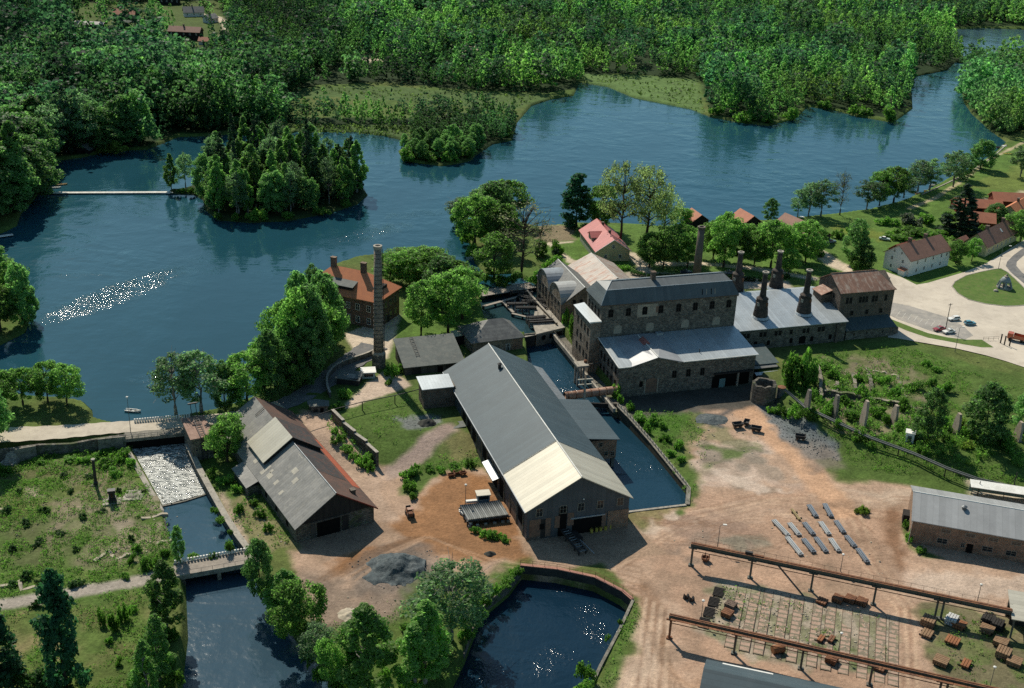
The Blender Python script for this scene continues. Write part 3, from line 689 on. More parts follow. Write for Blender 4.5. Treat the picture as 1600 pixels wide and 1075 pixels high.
lightp = np.clip((ppx[far_i,0]-420)/500, 0, 1); tint = np.clip(.84+.14*lightp+(rng.random(len(far_i))-.5)*.7+(stand[far_i]-.5)*.8+(grove2[far_i]-.5)*.9+(vnoise(wx[far_i], wy[far_i], 45, 28)-.5)*.5+.25*lightp, .45, 2.)
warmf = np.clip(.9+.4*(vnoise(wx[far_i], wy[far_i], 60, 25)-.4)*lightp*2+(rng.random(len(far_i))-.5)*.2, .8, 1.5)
for s in range(4):
    for lv in range(2):
        for v in range(3):
            j = np.where((wsp[far_i] == s) & (lv_ == lv) & (vv_ == v))[0]
            if not len(j): continue
            q = LOWRES[s, lv, v].reshape(-1, 3); f = far_i[j]
            sx = (ww[f]/2/SPEC[SPN[s]][2])[:,None]; sz = (wh[f]/SPEC[SPN[s]][1])[:,None]; ca = np.cos(rot[j])[:,None]; sa = np.sin(rot[j])[:,None]
            X = (q[None,:,0]*ca-q[None,:,1]*sa)*sx+wx[f][:,None]; Y = (q[None,:,0]*sa+q[None,:,1]*ca)*sx+wy[f][:,None]; Z = q[None,:,2]*sz-.1+0*X
            Q.append(np.stack([X,Y,Z],-1).reshape(-1,4,3))
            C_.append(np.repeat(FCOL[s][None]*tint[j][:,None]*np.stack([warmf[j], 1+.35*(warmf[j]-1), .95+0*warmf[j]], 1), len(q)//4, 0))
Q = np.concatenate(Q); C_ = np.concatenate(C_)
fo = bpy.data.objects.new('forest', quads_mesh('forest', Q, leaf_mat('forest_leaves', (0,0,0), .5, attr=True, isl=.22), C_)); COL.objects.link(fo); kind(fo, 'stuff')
fo['label'] = 'dense mixed forest of birch and spruce beyond the lake'
print('forest quads', len(Q), 'trees', len(far_i), 'near', near.sum())
# ---- the wooded island
x_, y_ = scatter([(322,325),(340,340),(390,344),(450,341),(520,328),(556,317),(570,304),(558,290),(515,276),(460,270),(400,270),(345,278),(320,292),(306,305)], -1, 5.7, 9)
gi = np.random.default_rng(4)
for a, b in zip(x_, y_):
    px_, py_ = proj((a, b, 0)); s = gi.choice(['birch','alder','birch','spruce','birch','aspen'] if py_ < 318 else ['birch','birch','aspen','alder'])
    h = {'birch': 22, 'alder': 17, 'spruce': 25, 'aspen': 21}[s]*gi.uniform(.66, 1.16)*(.92 if py_ > 325 else 1)
    tree(s, (a, b, -.3), h, h*{'birch': .36, 'alder': .46, 'spruce': .25, 'aspen': .36}[s]*gi.uniform(.9, 1.2), f'{LOOK[s]} crowded on the long wooded island', f'{s} trees of the wooded island')
tree_px('birch', 268,296,240,22, 'slim light birch standing alone at the island end of the footbridge', z=-.6)
tree_px('aspen', 290,293,238,22, 'thin grey-green tree on the narrow neck between footbridge and island', z=-.6)
for i, (px_, py_, w_) in enumerate(((285,300,14),(300,302,16),(312,300,18))):
    bush('green', px_, py_, w_, 9, 'low green bush on the narrow neck of the island', 'bushes on the island neck')
# ---- the left bank (leafy, tall)
lb = [(-30,345,'alder',90,200),(8,338,'alder',80,230),(30,330,'birch',60,190),(45,315,'alder',70,228),(58,298,'alder',60,212),(20,300,'alder',80,205),(60,270,'alder',60,185),(84,248,'aspen',46,160),(104,238,'aspen',44,142),(128,236,'aspen',50,140),(150,232,'alder',50,160),(170,236,'alder',44,196),(60,240,'birch',60,150),(30,250,'alder',80,165),(190,226,'alder',50,150),(215,224,'alder',52,140),(-10,290,'alder',90,190)]
for bx, by, s, w_, ty in lb:
    tree_px(s, bx, by, ty, w_, f'{"thin grey-green aspen" if s == "aspen" else LOOK[s]} on the shore beside the boathouse', f'{s} trees by the boathouse', z=-.4)
for bx, by, s, w_, ty in [(-20,520,'alder',60,420),(14,470,'lime',46,410),(36,508,'alder',46,412),(2,520,'lime',50,446),(-10,440,'alder',50,380),(48,500,'alder',30,440),(-40,480,'lime',70,400)]:
    tree_px(s, bx, by, ty, w_, f'{"bright green lime" if s == "lime" else "tall dark-stemmed leafy tree"} on the small wooded point in the lake', f'{s} trees on the small point', z=-.4)
# ---- promontory limes
LIM = ['round bright green lime, first from the lake on the lawn by the causeway', 'round lime on the causeway lawn beside the white signboard', 'round lime in the middle of the causeway lawn', 'small-crowned lime nearest the road on the causeway lawn']
for (bx, by, ty, w_), l in zip([(36,632,577,48),(75,629,566,46),(105,633,570,50),(4,640,580,56)], ['round lime second from the edge on the causeway lawn', 'tallest round bright lime on the causeway lawn', 'round lime at the tip of the causeway lawn beside a white board', 'shaded round lime at the edge of the causeway lawn']):
    tree_px('lime', bx, by, ty, w_, l)
tree_px('alder', -20, 690, 580, 70, 'dark leafy tree beside the causeway road at the picture edge')
# ---- bank beside the shaded road, office, park
T = [('aspen',275,646,552,62,'airy grey-green willow leaning over the lake beside the sluice bridge'),('aspen',315,644,548,70,'airy grey-green willow with two dark stems beside the sluice bridge'),('lime',386,634,553,74,'light green tree with forked dark trunk on the road bank'),('alder',424,624,515,52,'slender dark tree on the road bank between lighter ones'),
 ('alder',352,640,565,40,'small leafy tree among the willows above the sluice')]
for s, bx, by, ty, w_, l in T: tree_px(s, bx, by, ty, w_, l)
for s, bx, by, ty, w_ in [('lime',430,606,522,62),('alder',452,596,500,58),('lime',466,588,452,60),('alder',486,582,446,60),('alder',470,560,425,56),('lime',500,570,470,60),('alder',512,556,436,48),('alder',506,540,425,50),('lime',446,570,470,56),('alder',484,600,500,50),('lime',460,612,545,46),('alder',492,520,415,46)]:
    tree_px(s, bx, by, ty, w_, f'{"bright green" if s == "lime" else "deep green"} leafy tree in the thick stand between road and lake', f'{s} trees of the road bank stand')
for s, bx, by, ty, w_ in [('lime',610,442,398,52),('lime',640,446,392,56),('lime',668,444,390,56),('alder',694,448,398,50),('lime',626,420,390,50),('lime',655,420,386,60),('lime',712,450,412,44)]:
    tree_px(s, bx, by, ty, w_, 'low spreading light green tree at the water behind the brick office', 'trees behind the office')
for s, bx, by, ty, w_ in [('lime',658,524,440,56),('lime',700,520,430,64),('lime',722,498,420,64),('alder',690,478,402,60),('lime',716,468,408,56)]:
    tree_px(s, bx, by, ty, w_, 'large round bright green lime on the lawn beside the brick office', 'trees on the office lawn')
for s, bx, by, ty, w_ in [('lime',742,384,304,58),('alder',772,366,285,60),('lime',792,346,283,60),('aspen',728,352,308,46),('alder',760,340,290,60),('lime',784,392,320,46)]:
    tree_px(s, bx, by, ty, w_, 'leafy tree in the clump on the peninsula above the intake channel', 'trees of the peninsula clump')
tree_px('lime',772,438,365,58,'round lime beside the footbridge rail of the intake')
tree_px('bare',815,432,318,78,'tall almost leafless tree with dark trunk beside the intake')
tree_px('bare',842,400,345,44,'small grey twiggy tree at the vegetable garden edge')
tree_px('poplar',900,354,270,40,'narrow dark green poplar on the shore behind the red-roofed house')
tree_px('lime',940,360,290,50,'dark-stemmed round tree between the poplar and the yellow willows')
tree_px('willow',968,390,256,64,'tall yellow-green willow with bare dark trunk, nearer the shore')
tree_px('willow',1008,394,264,74,'tall yellow-green willow with bare dark trunk, nearer the parked cars')
tree_px('willow',1035,392,300,50,'small pale yellow-green willow at the foot of the tall pair')
tree_px('lime',1063,358,325,30,'small round tree alone on the shore')
for bx, by, ty, w_ in [(1014,418,364,40),(1036,421,356,42),(1058,408,350,44),(1074,418,362,38),(1114,404,346,44),(1130,418,334,52),(1156,412,350,40),(1178,416,362,38),(1204,418,345,52),(1224,402,354,38),(1258,410,345,50),(1270,394,354,38),(1165,392,350,34)]:
    tree_px('lime', bx, by, ty, w_, 'round bright green street tree in the row behind the ironworks', 'limes in the row behind the ironworks')
tree_px('lime',1232,430,388,24,'small young tree with thin trunk beside the furnace stacks')
tree_px('alder',1334,414,342,36,'tall narrow dark tree beside the lane to the lakeside sheds')
tree_px('alder',1348,418,378,30,'low dark bushy tree at the foot of the narrow lane tree')
SH = [('alder',1203,346,310,20,'small leafy tree alone at the boat landing'),('aspen',1246,340,296,26,'first shore tree of the row beside the long red-roofed shed'),('aspen',1263,337,284,34,'second shore tree of the row beside the long red-roofed shed'),('aspen',1282,338,280,36,'third shore tree, broad crowned, beside the long red-roofed shed'),('bare',1312,336,270,34,'thin half-leafless shore tree at the end of its row'),
 ('aspen',1354,326,280,34,'dense shore tree at the boats, lowest of its clump'),('lime',1374,320,268,40,'bright shore tree at the boats, in the middle of its clump'),('lime',1396,316,262,44,'broad bright shore tree at the boats'),('aspen',1412,308,272,36,'dark shore tree between the boats and the lawn path'),('aspen',1434,298,250,38,'grey-green twin shore tree beside the yellow boats'),('aspen',1452,296,248,40,'grey-green shore tree nearest the moored motorboats'),
 ('aspen',1489,292,234,42,'dark double-stemmed tree at the jetty'),('alder',1504,280,240,30,'smaller tree behind the jetty tree'),('alder',1532,264,218,36,'tree on the lawn at the narrows'),('aspen',1594,276,226,34,'thin tree on the upper lawn by the picture edge'),
 ('spruce',1498,364,286,52,'big dark spruce beside the red-tiled outbuilding'),('lime',1493,412,376,28,'young round tree beside the white house drive'),('lime',1518,408,372,22,'thin young tree in front of the yellow tenement'),('lime',1594,378,330,42,'leafy tree in front of the village street corner'),('alder',1555,348,318,36,'bushy tree behind the yellow tenement'),('lime',1480,356,330,20,'small tree behind the spruce')]
for s, bx, by, ty, w_, l in SH: tree_px(s, bx, by, ty, w_, l)
# ---- foreground
for s, bx, by, ty, w_, l in [('poplar',105,1080,892,56,'tall dark narrow tree in the meadow below the path'),('poplar',4,1085,938,60,'dark leafy tree at the corner of the meadow'),('birch',262,985,876,54,'slender bright birch on the river bank below the road bridge'),('birch',250,1062,962,56,'bright birch on the river bank, second below the bridge'),('birch',232,1100,1000,50,'small birch on the river bank, lowest of its row'),('alder',280,876,822,22,'small bushy tree at the corner of the mill pool'),
 ('alder',408,934,842,44,'grey-green tree on the wooded bank at the bridge end'),('birch',446,962,890,56,'bright bushy tree on the wooded bank, second from the bridge'),('lime',470,1000,908,66,'large bright bushy tree in the middle of the wooded bank'),('aspen',498,1044,975,50,'low green tree near the water on the wooded bank'),('lime',514,1075,1000,40,'small bright tree lowest on the wooded bank'),
 ('birch',572,1085,946,90,'pale green young tree on the spoil bank between river and basin'),('aspen',704,1000,880,96,'large leafy tree overhanging the dark basin, nearest the slag heap'),('birch',664,1066,940,84,'big feathery birch on the basin bank'),('birch',648,1085,975,70,'dense dark tree at the basin edge'),('alder',735,985,925,44,'small tree clinging to the basin wall'),
 ('lime',356,722,652,60,'bright spreading tree beside the sluice tower'),('alder',1448,690,608,42,'narrow leafy tree between the concrete fins'),('alder',1536,690,600,66,'broad dark tree among the concrete fins'),('alder',1600,672,608,40,'leafy tree at the end of the row of concrete fins')]:
    tree_px(s, bx, by, ty, w_, l)
# ------------------------------------------------------------------ building kit
glass = surface('window_glass', (.012,.016,.018), (.02,.025,.028), 3, .12, .5)
dark_void = surface('dark_void', (.008,.008,.008), (.012,.011,.010), 2, .95, .05)  # shade inside doorways and other openings, painted as a near-black colour
white_paint = surface('white_paint', (.72,.70,.64), (.60,.58,.52), 1.5, .6, .3)
grey_wood = surface('grey_wood', (.105,.095,.082), (.065,.06,.055), 1.2, .9, .1, stretch=(3,3,.4), seams=(0,.35,.5))
dark_wood = surface('dark_wood', (.045,.040,.036), (.028,.026,.025), 1.2, .9, .1, stretch=(3,3,.4))
brown_sheet = surface('brown_sheet', (.21,.13,.09), (.15,.095,.07), 1., .8, .2, stain=(.09,.06,.05))
slag_stone = masonry('slag_stone', (.20,.175,.14), (.075,.07,.062), (.22,.19,.15), .7, .4, plaster=(.25,.2,.145), plaster_amt=.6, plaster_thr=.60)
brown_stone = masonry('brown_stone', (.27,.21,.155), (.15,.12,.092), (.2,.165,.125), .5, .3, plaster=(.31,.25,.19), plaster_amt=.75, plaster_thr=.5)
dark_brick = masonry('dark_brick', (.20,.138,.10), (.12,.086,.068), (.16,.135,.11), .3, .12)
orange_brick = masonry('orange_brick', (.33,.175,.105), (.235,.125,.08), (.3,.22,.16), .3, .12)
office_brick = masonry('office_brick', (.20,.105,.07), (.14,.075,.055), (.21,.15,.11), .3, .12)
pale_plaster = surface('pale_plaster', (.36,.31,.24), (.28,.24,.19), 1., .9, .1, stain=(.2,.17,.13))
concrete = surface('concrete', (.38,.34,.28), (.27,.245,.205), 1.1, .9, .15, bump=.03, stain=(.14,.13,.11), stain_amt=.6)
old_concrete = surface('old_concrete', (.25,.225,.185), (.15,.14,.118), 1.2, .95, .1, bump=.05, stain=(.07,.075,.05), stain_amt=.7)
rubble_stone = masonry('rubble_stone', (.19,.17,.14), (.09,.083,.07), (.07,.066,.056), .9, .5, plaster=(.08,.1,.04), plaster_amt=.7, plaster_thr=.55)
slate_roof = surface('dark_sheet_roof', (.052,.076,.086), (.043,.065,.075), .5, .55, .35, metal=.0, stain=(.066,.088,.097), stain_amt=.4, seams=(1,1.2,.25), fine=.1)
cream_roof = surface('cream_sheet_roof', (.46,.425,.34), (.42,.385,.305), .4, .5, .45, metal=.2, seams=(1,1.1,.28), fine=.06)
zinc_roof = surface('zinc_roof', (.40,.43,.44), (.35,.38,.39), .5, .42, .5, metal=.3, stain=(.29,.30,.30), stain_amt=.35, seams=(0,.9,.3), fine=.08)
zinc_roof_y = surface('zinc_sheet_roof', (.27,.29,.30), (.21,.225,.235), .5, .45, .5, metal=.3, stain=(.15,.155,.15), stain_amt=.5, seams=(1,.9,.3), fine=.1)
mansard_roof = surface('mansard_slate', (.10,.112,.112), (.075,.086,.088), .6, .5, .4, metal=.1, stain=(.10,.105,.10), stain_amt=.4, seams=(0,1.1,.2), fine=.12)
rust_roof = surface('rusty_sheet_roof', (.31,.17,.115), (.22,.12,.085), .7, .7, .3, metal=.1, stain=(.42,.33,.26), stain_amt=.75, seams=(0,.8,.35), stretch=(1.6,.6,1))
striped_rust_roof = surface('striped_rust_roof', (.36,.31,.265), (.30,.26,.225), .5, .6, .3, metal=.1, stain=(.25,.10,.055), stain_amt=.85, seams=(1,1.3,.4), stretch=(.35,1.6,1))
fibre_roof = surface('fibre_cement_roof', (.235,.225,.205), (.17,.165,.152), .7, .65, .3, metal=.05, stain=(.31,.29,.25), stain_amt=.5, seams=(1,.9,.45), fine=.18)
teal_roof = surface('teal_felt_roof', (.06,.085,.085), (.05,.07,.07), .8, .6, .3, stain=(.1,.11,.10), stain_amt=.4)
felt_roof = surface('grey_felt_roof', (.115,.125,.112), (.085,.095,.088), .9, .75, .25, stain=(.17,.165,.14), stain_amt=.5)
grey_slate = surface('grey_slate_roof', (.145,.142,.130), (.095,.095,.09), 1.2, .6, .35, stain=(.22,.21,.18), stain_amt=.5, seams=(2,.35,.3))
red_tile = tiles('red_clay_tile', (.42,.165,.095), (.34,.13,.075), (.24,.11,.075))
orange_tile = tiles('orange_clay_tile', (.56,.20,.085), (.47,.165,.075), (.32,.14,.085))
brown_tile = tiles('brown_clay_tile', (.29,.15,.105), (.225,.12,.085), (.16,.10,.08))
old_tile = tiles('sooty_clay_tile', (.135,.072,.052), (.08,.056,.046), (.05,.045,.04))
red_sheet = surface('red_sheet_roof', (.46,.13,.115), (.40,.11,.10), .5, .5, .4, seams=(1,.7,.25), fine=.08)
cream_render = surface('pale_render', (.70,.69,.64), (.64,.63,.58), .8, .85, .15, fine=.08)
yellow_wall = surface('yellow_boarding', (.55,.47,.26), (.49,.42,.23), .8, .8, .2, seams=(0,.3,.2), fine=.08)
green_wall = surface('pale_green_boarding', (.30,.32,.24), (.26,.28,.21), .8, .8, .2, fine=.1)
red_board = surface('red_boarding', (.15,.036,.024), (.12,.03,.02), 1, .85, .15, fine=.12)
dark_board = surface('tarred_boarding', (.03,.026,.023), (.022,.02,.018), 1, .85, .15)
rust = surface('rust', (.20,.085,.042), (.11,.052,.032), 1.6, .85, .25, stain=(.31,.15,.07), stain_amt=.6)
rust_light = surface('pale_rust', (.36,.20,.13), (.25,.13,.085), 1.2, .7, .3, stain=(.48,.35,.27), stain_amt=.6, stretch=(1,1,1))
black_iron = surface('black_iron', (.022,.022,.022), (.035,.03,.027), 2, .6, .4)
steel_grey = surface('steel_grey', (.13,.14,.145), (.095,.1,.105), 1.5, .5, .5, metal=.3)
green_steel = surface('green_grey_steel', (.085,.098,.082), (.065,.073,.062), 1.5, .6, .4, stain=(.16,.09,.055))
WM = {}
def win_meshes(w_, h, arch, frame, pane):
    key = (w_, h, arch, frame.name, pane.name)
    if key in WM: return WM[key]
    def outline(w2, h2, z0):
        if not arch: return [(-w2,z0),(w2,z0),(w2,h2),(-w2,h2)]
        r_ = w2*.55; return [(-w2,z0),(w2,z0)]+[(w2*math.cos(a), h2-r_+r_*math.sin(a)) for a in [math.pi*i/6 for i in range(7)]]
    o = outline(w_/2, h, 0); i = outline(w_/2-.12, h-.12, .12); n = len(o); f = MB(); vs = []
    for y in (-.06, .04):
        vs += [(x, y, z) for x, z in o]+[(x, y, z) for x, z in i]
    fs = []
    for j in range(n):
        q = (j+1) % n
        fs += [(j,q,n+q,n+j), (2*n+j,3*n+j,3*n+q,2*n+q), (j,2*n+j,2*n+q,q), (n+j,n+q,3*n+q,3*n+j)]
    f.add(vs, fs)
    f.box(-.035,-.055,.09,.035,-.036,h-.09); f.box(-w_/2+.09,-.053,h*.55-.03,-.036,-.037,h*.55+.03); f.box(.036,-.053,h*.55-.03,w_/2-.09,-.037,h*.55+.03)
    p_ = MB().extr([(x,-.035,z) for x,z in i], (0,.022,0))
    WM[key] = (f.mesh('window', frame), p_.mesh('pane', pane)); return WM[key]
frame_wood = surface('window_frame', (.27,.24,.19), (.2,.18,.145), 1, .8, .2)
frame_dark = surface('dark_window_frame', (.07,.062,.052), (.05,.045,.038), 1, .85, .2)
class Bld:
    def __init__(s, name, label, cat, o, rz, L, D, group=None):
        s.r = thing(name, label, cat, o, rz, group); s.L = L; s.D = D
    def place(s, face, u, z, e=.0):
        return {'S': ((u,-e,z), 0), 'N': ((u,s.D+e,z), math.pi), 'W': ((-e,u,z), -math.pi/2), 'E': ((s.L+e,u,z), math.pi/2)}[face]
    def win(s, face, us, z, w_=1.0, h=1.5, arch=False, frame=None, pane=None, y0=0.):
        f, p_ = win_meshes(w_, h, arch, frame or (frame_dark if pane == dark_void else frame_wood), pane or glass)
        for u in us:
            l, a = s.place(face, u, z)
            if y0: l = (l[0], l[1]+y0, l[2])
            o = link_copy(f, 'window', s.r, l, a); link_copy(p_, 'pane', o)
    def panel(s, name, face, u, z, w_, h, mat, t=.06, y0=0., arch=False, label=None):
        l, a = s.place(face, u, z)
        if y0: l = (l[0], l[1]+y0, l[2])
        pts = [(-w_/2,0,0),(w_/2,0,0)]+([(w_/2*math.cos(q), 0, h-w_/2*.6+w_/2*.6*math.sin(q)) for q in [math.pi*i/6 for i in range(7)]] if arch else [(w_/2,0,h),(-w_/2,0,h)])
        o = MB().extr([(x, -t, zz) for x, y, zz in pts], (0, t+.02, 0)).build(name, mat, s.r, l); o.rotation_euler = (0,0,a)
        if label: o['label'] = label
        return o
    def part(s, name, mb, mat, parent=None, smooth=False, label=None):
        o = mb.build(name, mat, parent or s.r, smooth=smooth)
        if label: o['label'] = label
        return o
    def body(s, z0, ze, zr=None, axis='x', mat=None, x0=0, x1=None, y0=0, y1=None, name='wall'):
        x1 = s.L if x1 is None else x1; y1 = s.D if y1 is None else y1; m = MB(); e = .06
        if zr is None: m.box(x0,y0,z0,x1,y1,ze-e)
        elif axis == 'x':
            ym = (y0+y1)/2; m.extr([(x0,y0,z0),(x0,y0,ze-e),(x0,ym,zr-e),(x0,y1,ze-e),(x0,y1,z0)][::-1], (x1-x0,0,0))
        else:
            xm = (x0+x1)/2; m.extr([(x0,y0,z0),(x1,y0,z0),(x1,y0,ze-e),(xm,y0,zr-e),(x0,y0,ze-e)], (0,y1-y0,0))
        return s.part(name, m, mat)
    def gable(s, ze, zr, axis, mat, oh=.5, og=.4, t=.22, x0=0, x1=None, y0=0, y1=None, name='roof'):
        x1 = s.L if x1 is None else x1; y1 = s.D if y1 is None else y1; m = MB(); t0 = .16
        if axis == 'x':
            ym = (y0+y1)/2; zo = ze-oh*(zr-ze)/(ym-y0)
            m.slab([(x0-og,y0-oh,zo+t0),(x1+og,y0-oh,zo+t0),(x1+og,ym,zr+t0),(x0-og,ym,zr+t0)], t)
            m.slab([(x0-og,ym,zr+t0),(x1+og,ym,zr+t0),(x1+og,y1+oh,zo+t0),(x0-og,y1+oh,zo+t0)], t)
        else:
            xm = (x0+x1)/2; zo = ze-oh*(zr-ze)/(xm-x0)
            m.slab([(x0-oh,y0-og,zo+t0),(xm,y0-og,zr+t0),(xm,y1+og,zr+t0),(x0-oh,y1+og,zo+t0)], t)
            m.slab([(xm,y0-og,zr+t0),(x1+oh,y0-og,zo+t0),(x1+oh,y1+og,zo+t0),(xm,y1+og,zr+t0)], t)
        return s.part(name, m, mat)
    def chimney(s, x, y, z0, h, w_=.9, d=None, mat=None, parent=None):
        d = d or w_; m = MB(); m.box(x-w_/2,y-d/2,z0,x+w_/2,y+d/2,z0+h-.3); m.box(x-w_/2-.1,y-d/2-.1,z0+h-.3,x+w_/2+.1,y+d/2+.1,z0+h)
        c_ = s.part('chimney', m, mat or dark_brick, parent)
        s.part('flue', MB().box(x-w_/2+.18,y-d/2+.18,z0+h-.02,x+w_/2-.18,y+d/2-.18,z0+h+.015), dark_void, c_) if False else None
        return c_
    def hip(s, ze, zr, mat, oh=.6, hl=None, hr=None, t=.2, x0=0, x1=None, y0=0, y1=None):
        x1 = s.L if x1 is None else x1; y1 = s.D if y1 is None else y1; ym = (y0+y1)/2; hl = hl if hl is not None else ym-y0; hr = hr if hr is not None else hl
        a, b, c_, d = (x0-oh,y0-oh,ze),(x1+oh,y0-oh,ze),(x1+oh,y1+oh,ze),(x0-oh,y1+oh,ze); e, f = (x0+hl,ym,zr),(x1-hr,ym,zr)
        m = MB().add([a,b,c_,d,e,f]+[(p[0],p[1],p[2]-t) for p in (a,b,c_,d)], [(0,1,5,4),(1,2,5),(2,3,4,5),(3,0,4),(0,6,7,1),(1,7,8,2),(2,8,9,3),(3,9,6,0),(9,8,7,6)])
        return s.part('roof', m, mat)
def ridge_cap(b, pts, parent, mat=None, r_=.16):
    return b.part('ridge_cap', MB().tube([(x,y,z+.12) for x,y,z in pts], r_, 6), mat or white_paint, parent)

# ------------------------------------------------------------------ the rolling hall
hall_sheet = surface('dark_wall_sheet', (.085,.092,.098), (.065,.07,.075), .6, .7, .3, seams=(0,1.2,.3), fine=.1)
b = Bld('rolling_mill', 'huge dark-roofed rolling hall with cream sheets on its near roof end', 'factory hall', (5.09,232.,-3.), R(18.2), 25.2, 75.6)
L, D, ze, zr = b.L, b.D, 8.3, 15.45
b.body(-.6, ze, zr, 'y', hall_sheet)
ys = 17.3
rf = b.gable(ze, zr, 'y', slate_roof, .7, .5, y0=ys); rf['label'] = 'long dark blue-grey sheet roof'
cr_ = b.gable(ze, zr, 'y', cream_roof, .75, .6, y1=ys-.52, name='roof'); cr_['label'] = 'newer cream sheets at the near gable end'
ridge_cap(b, [(L/2,ys,zr+.1),(L/2,D+.5,zr+.1)], rf); ridge_cap(b, [(L/2,-.6,zr+.1),(L/2,ys-.2,zr+.1)], cr_)
b.part('eave_strip', MB().slab([(-.86,-.6,ze-.32),(-.68,-.6,ze-.22),(-.68,D+.4,ze-.22),(-.86,D+.4,ze-.32)], .14), zinc_roof_y, rf)
b.part('roof_vent', MB().lathe(L/2-1.2, 61, [(.45,zr-.6),(.45,zr+.7),(.75,zr+.75),(.2,zr+1.15)], 10), black_iron, rf)
# gable end
for u, w_, z, h in ((2.,2.7,.3,5.2),(5.2,1.3,.3,5.2),(7.4,1.2,2.2,3.4),(10.7,1.6,2.4,3.6)): b.panel('wall_panel','S',u,z+.2,w_,h*.95,brown_sheet,.08)
b.panel('door','S',3.85,.25,1.5,5.,dark_wood,.07); b.panel('window_opening','S',3.7,2.6,1.2,1.5,dark_void,.12)
b.panel('doorway','S',8.7,-.2,2.1,8.,dark_void,.05); b.panel('doorway','S',15.3,-.2,8.2,4.4,dark_void,.05)
b.part('door_rail', MB().box(10.6,-.35,4.3,19.2,-.12,4.6), zinc_roof)
b.panel('wall_panel','S',19.1,.2,1.1,4.4,brown_sheet,.08)
b.part('brick_base', MB().box(20.0,-.14,-.6,L+.08,.5,5.0), orange_brick); b.part('brick_base', MB().box(-.08,-.1,-.6,3.2,-.01,.9), dark_brick)
b.win('S',(2.9,8.7,13.1,17.9,22.9),6.1,1.7,2.2); b.panel('gable_lamp','S',13.6,9.2,.28,.28,white_paint,.3)
# left side: posts, openings, canopies
for i in range(15):
    y = 2.5+i*5.0
    b.part('wall_post', MB().box(-.18,y-.2,-.4,.0,y+.2,ze-.7), green_steel)
for y in (5,20,25,30,35,45,50,55): b.panel('doorway' if y in (20,25,30) else 'window_opening','W',y,2.2 if y not in (20,25,30) else -.2,3.4,3.4 if y not in (20,25,30) else 5.2,dark_void,.05)
b.panel('wall_panel','W',11,.3,6,4.2,brown_sheet,.07); b.panel('wall_panel','W',40,1.,4,4,grey_wood,.07)
o = MB().slab([(-1.9,21.5,3.9),(-.05,21.5,4.5),(-.05,31,4.5),(-1.9,31,3.9)], .12).build('canopy', zinc_roof_y, b.r)
# right wing over the race, and the low strip further on
wg = b.part('brick_wing', MB().box(L+.02,29.5,1.2,34.0,51.5,6.9), orange_brick)
b.part('wing_roof', MB().slab([(L+.5,28.9,8.2),(34.6,28.9,6.9),(34.6,52.2,6.9),(L+.5,52.2,8.2)], .25), slate_roof, wg)
for x in (L+1.2, L+5, 33.4): 
    for y in (30.2, 40, 50.8): b.part('pier', MB().box(x-.4,y-.4,-4.5,x+.4,y+.4,1.2), old_concrete, wg)
f, p_ = win_meshes(1.1,1.3,False,frame_wood,dark_void)
for x, z in ((31.2,2.2),(29.6,5.0),(33.0,2.0)): o = link_copy(f,'window',wg,(x,29.5,z)); link_copy(p_,'pane',o)
st = b.part('side_aisle', MB().box(L+.02,52.6,-2,28.6,75,6.2), dark_brick)
b.part('aisle_roof', MB().slab([(L+.5,52.3,7.9),(29.0,52.3,6.5),(29.0,75.4,6.5),(L+.5,75.4,7.9)], .2), zinc_roof_y, st)
# left annex tower with upswept flat roof
an = b.part('annex', MB().box(-9.0,64.6,.6,-.02,70.6,9.0), dark_brick)
b.part('annex_roof', MB().slab([(-9.6,64.0,9.2),(-.6,64.0,9.2),(-.4,71.,9.9),(-9.6,71.2,9.9)], .25), zinc_roof, an)
b.part('annex_shed', MB().box(-4.2,52.2,.4,-.3,55.,2.6), dark_wood, an)
b.part('shed_lid', MB().slab([(-4.5,51.9,2.8),(-.3,51.9,3.1),(-.3,55.3,3.1),(-4.5,55.3,2.8)], .12), felt_roof, an)

# ------------------------------------------------------------------ the long shed
b = Bld('shed', 'long weathered shed, grey sheets on one slope and red tiles on the other', 'shed', (P(464,848,-3)[0],P(464,848,-3)[1],-3.), R(31.5), 19.2, 54.)
L, D, ze, zr = b.L, b.D, 4.3, 10.7; m = L/2
b.body(-.6, ze, zr, 'y', rubble_stone, y0=.05)
sl = lambda x: ze+(zr-ze)*(x/m if x <= m else (L-x)/m)
lf = b.part('roof', MB().slab([(-.6,-.7,sl(-.6)+.1),(m,-.7,zr+.1),(m,D+.4,zr+.1),(-.6,D+.4,sl(-.6)+.1)], .2), fibre_roof, label='grey ribbed sheets with pale patches')
rt = b.part('roof', MB().slab([(m+.003,-.7,zr+.1),(L+.7,-.7,sl(L+.7)+.1),(L+.7,D+.4,sl(L+.7)+.1),(m+.003,D+.4,zr+.1)], .2), old_tile, label='sooty red clay tile slope')
b.part('tile_band', MB().slab([(m+.05,11.,sl(m)+.1),(L-2.2,11.,sl(L-2.2)+.16),(L-2.2,26.5,sl(L-2.2)+.16),(m+.05,26.5,sl(m)+.1)], .04), surface('dark_tile_patch',(.06,.055,.052),(.045,.042,.042),1,.8,.2,stain=(.15,.06,.04)), rt)
b.part('tile_band', MB().slab([(L-1.5,9.,sl(L-1.5)+.15),(L+.5,9.,sl(L+.5)+.15),(L+.5,36.,sl(L+.5)+.15),(L-1.5,36.,sl(L-1.5)+.15)], .04), tiles('fresh_clay_tile',(.38,.10,.05),(.30,.08,.04),(.2,.07,.045)), rt)
ridge_cap(b, [(m,-.7,zr),(m,26.6,zr)], lf, zinc_roof_y, .14)
b.part('verge_board', MB().slab([(m,-.86,zr+.2),(m,-.7,zr+.2),(L+.7,-.7,sl(L+.7)+.2),(L+.7,-.86,sl(L+.7)+.2)][::-1], .35), red_board, rt)
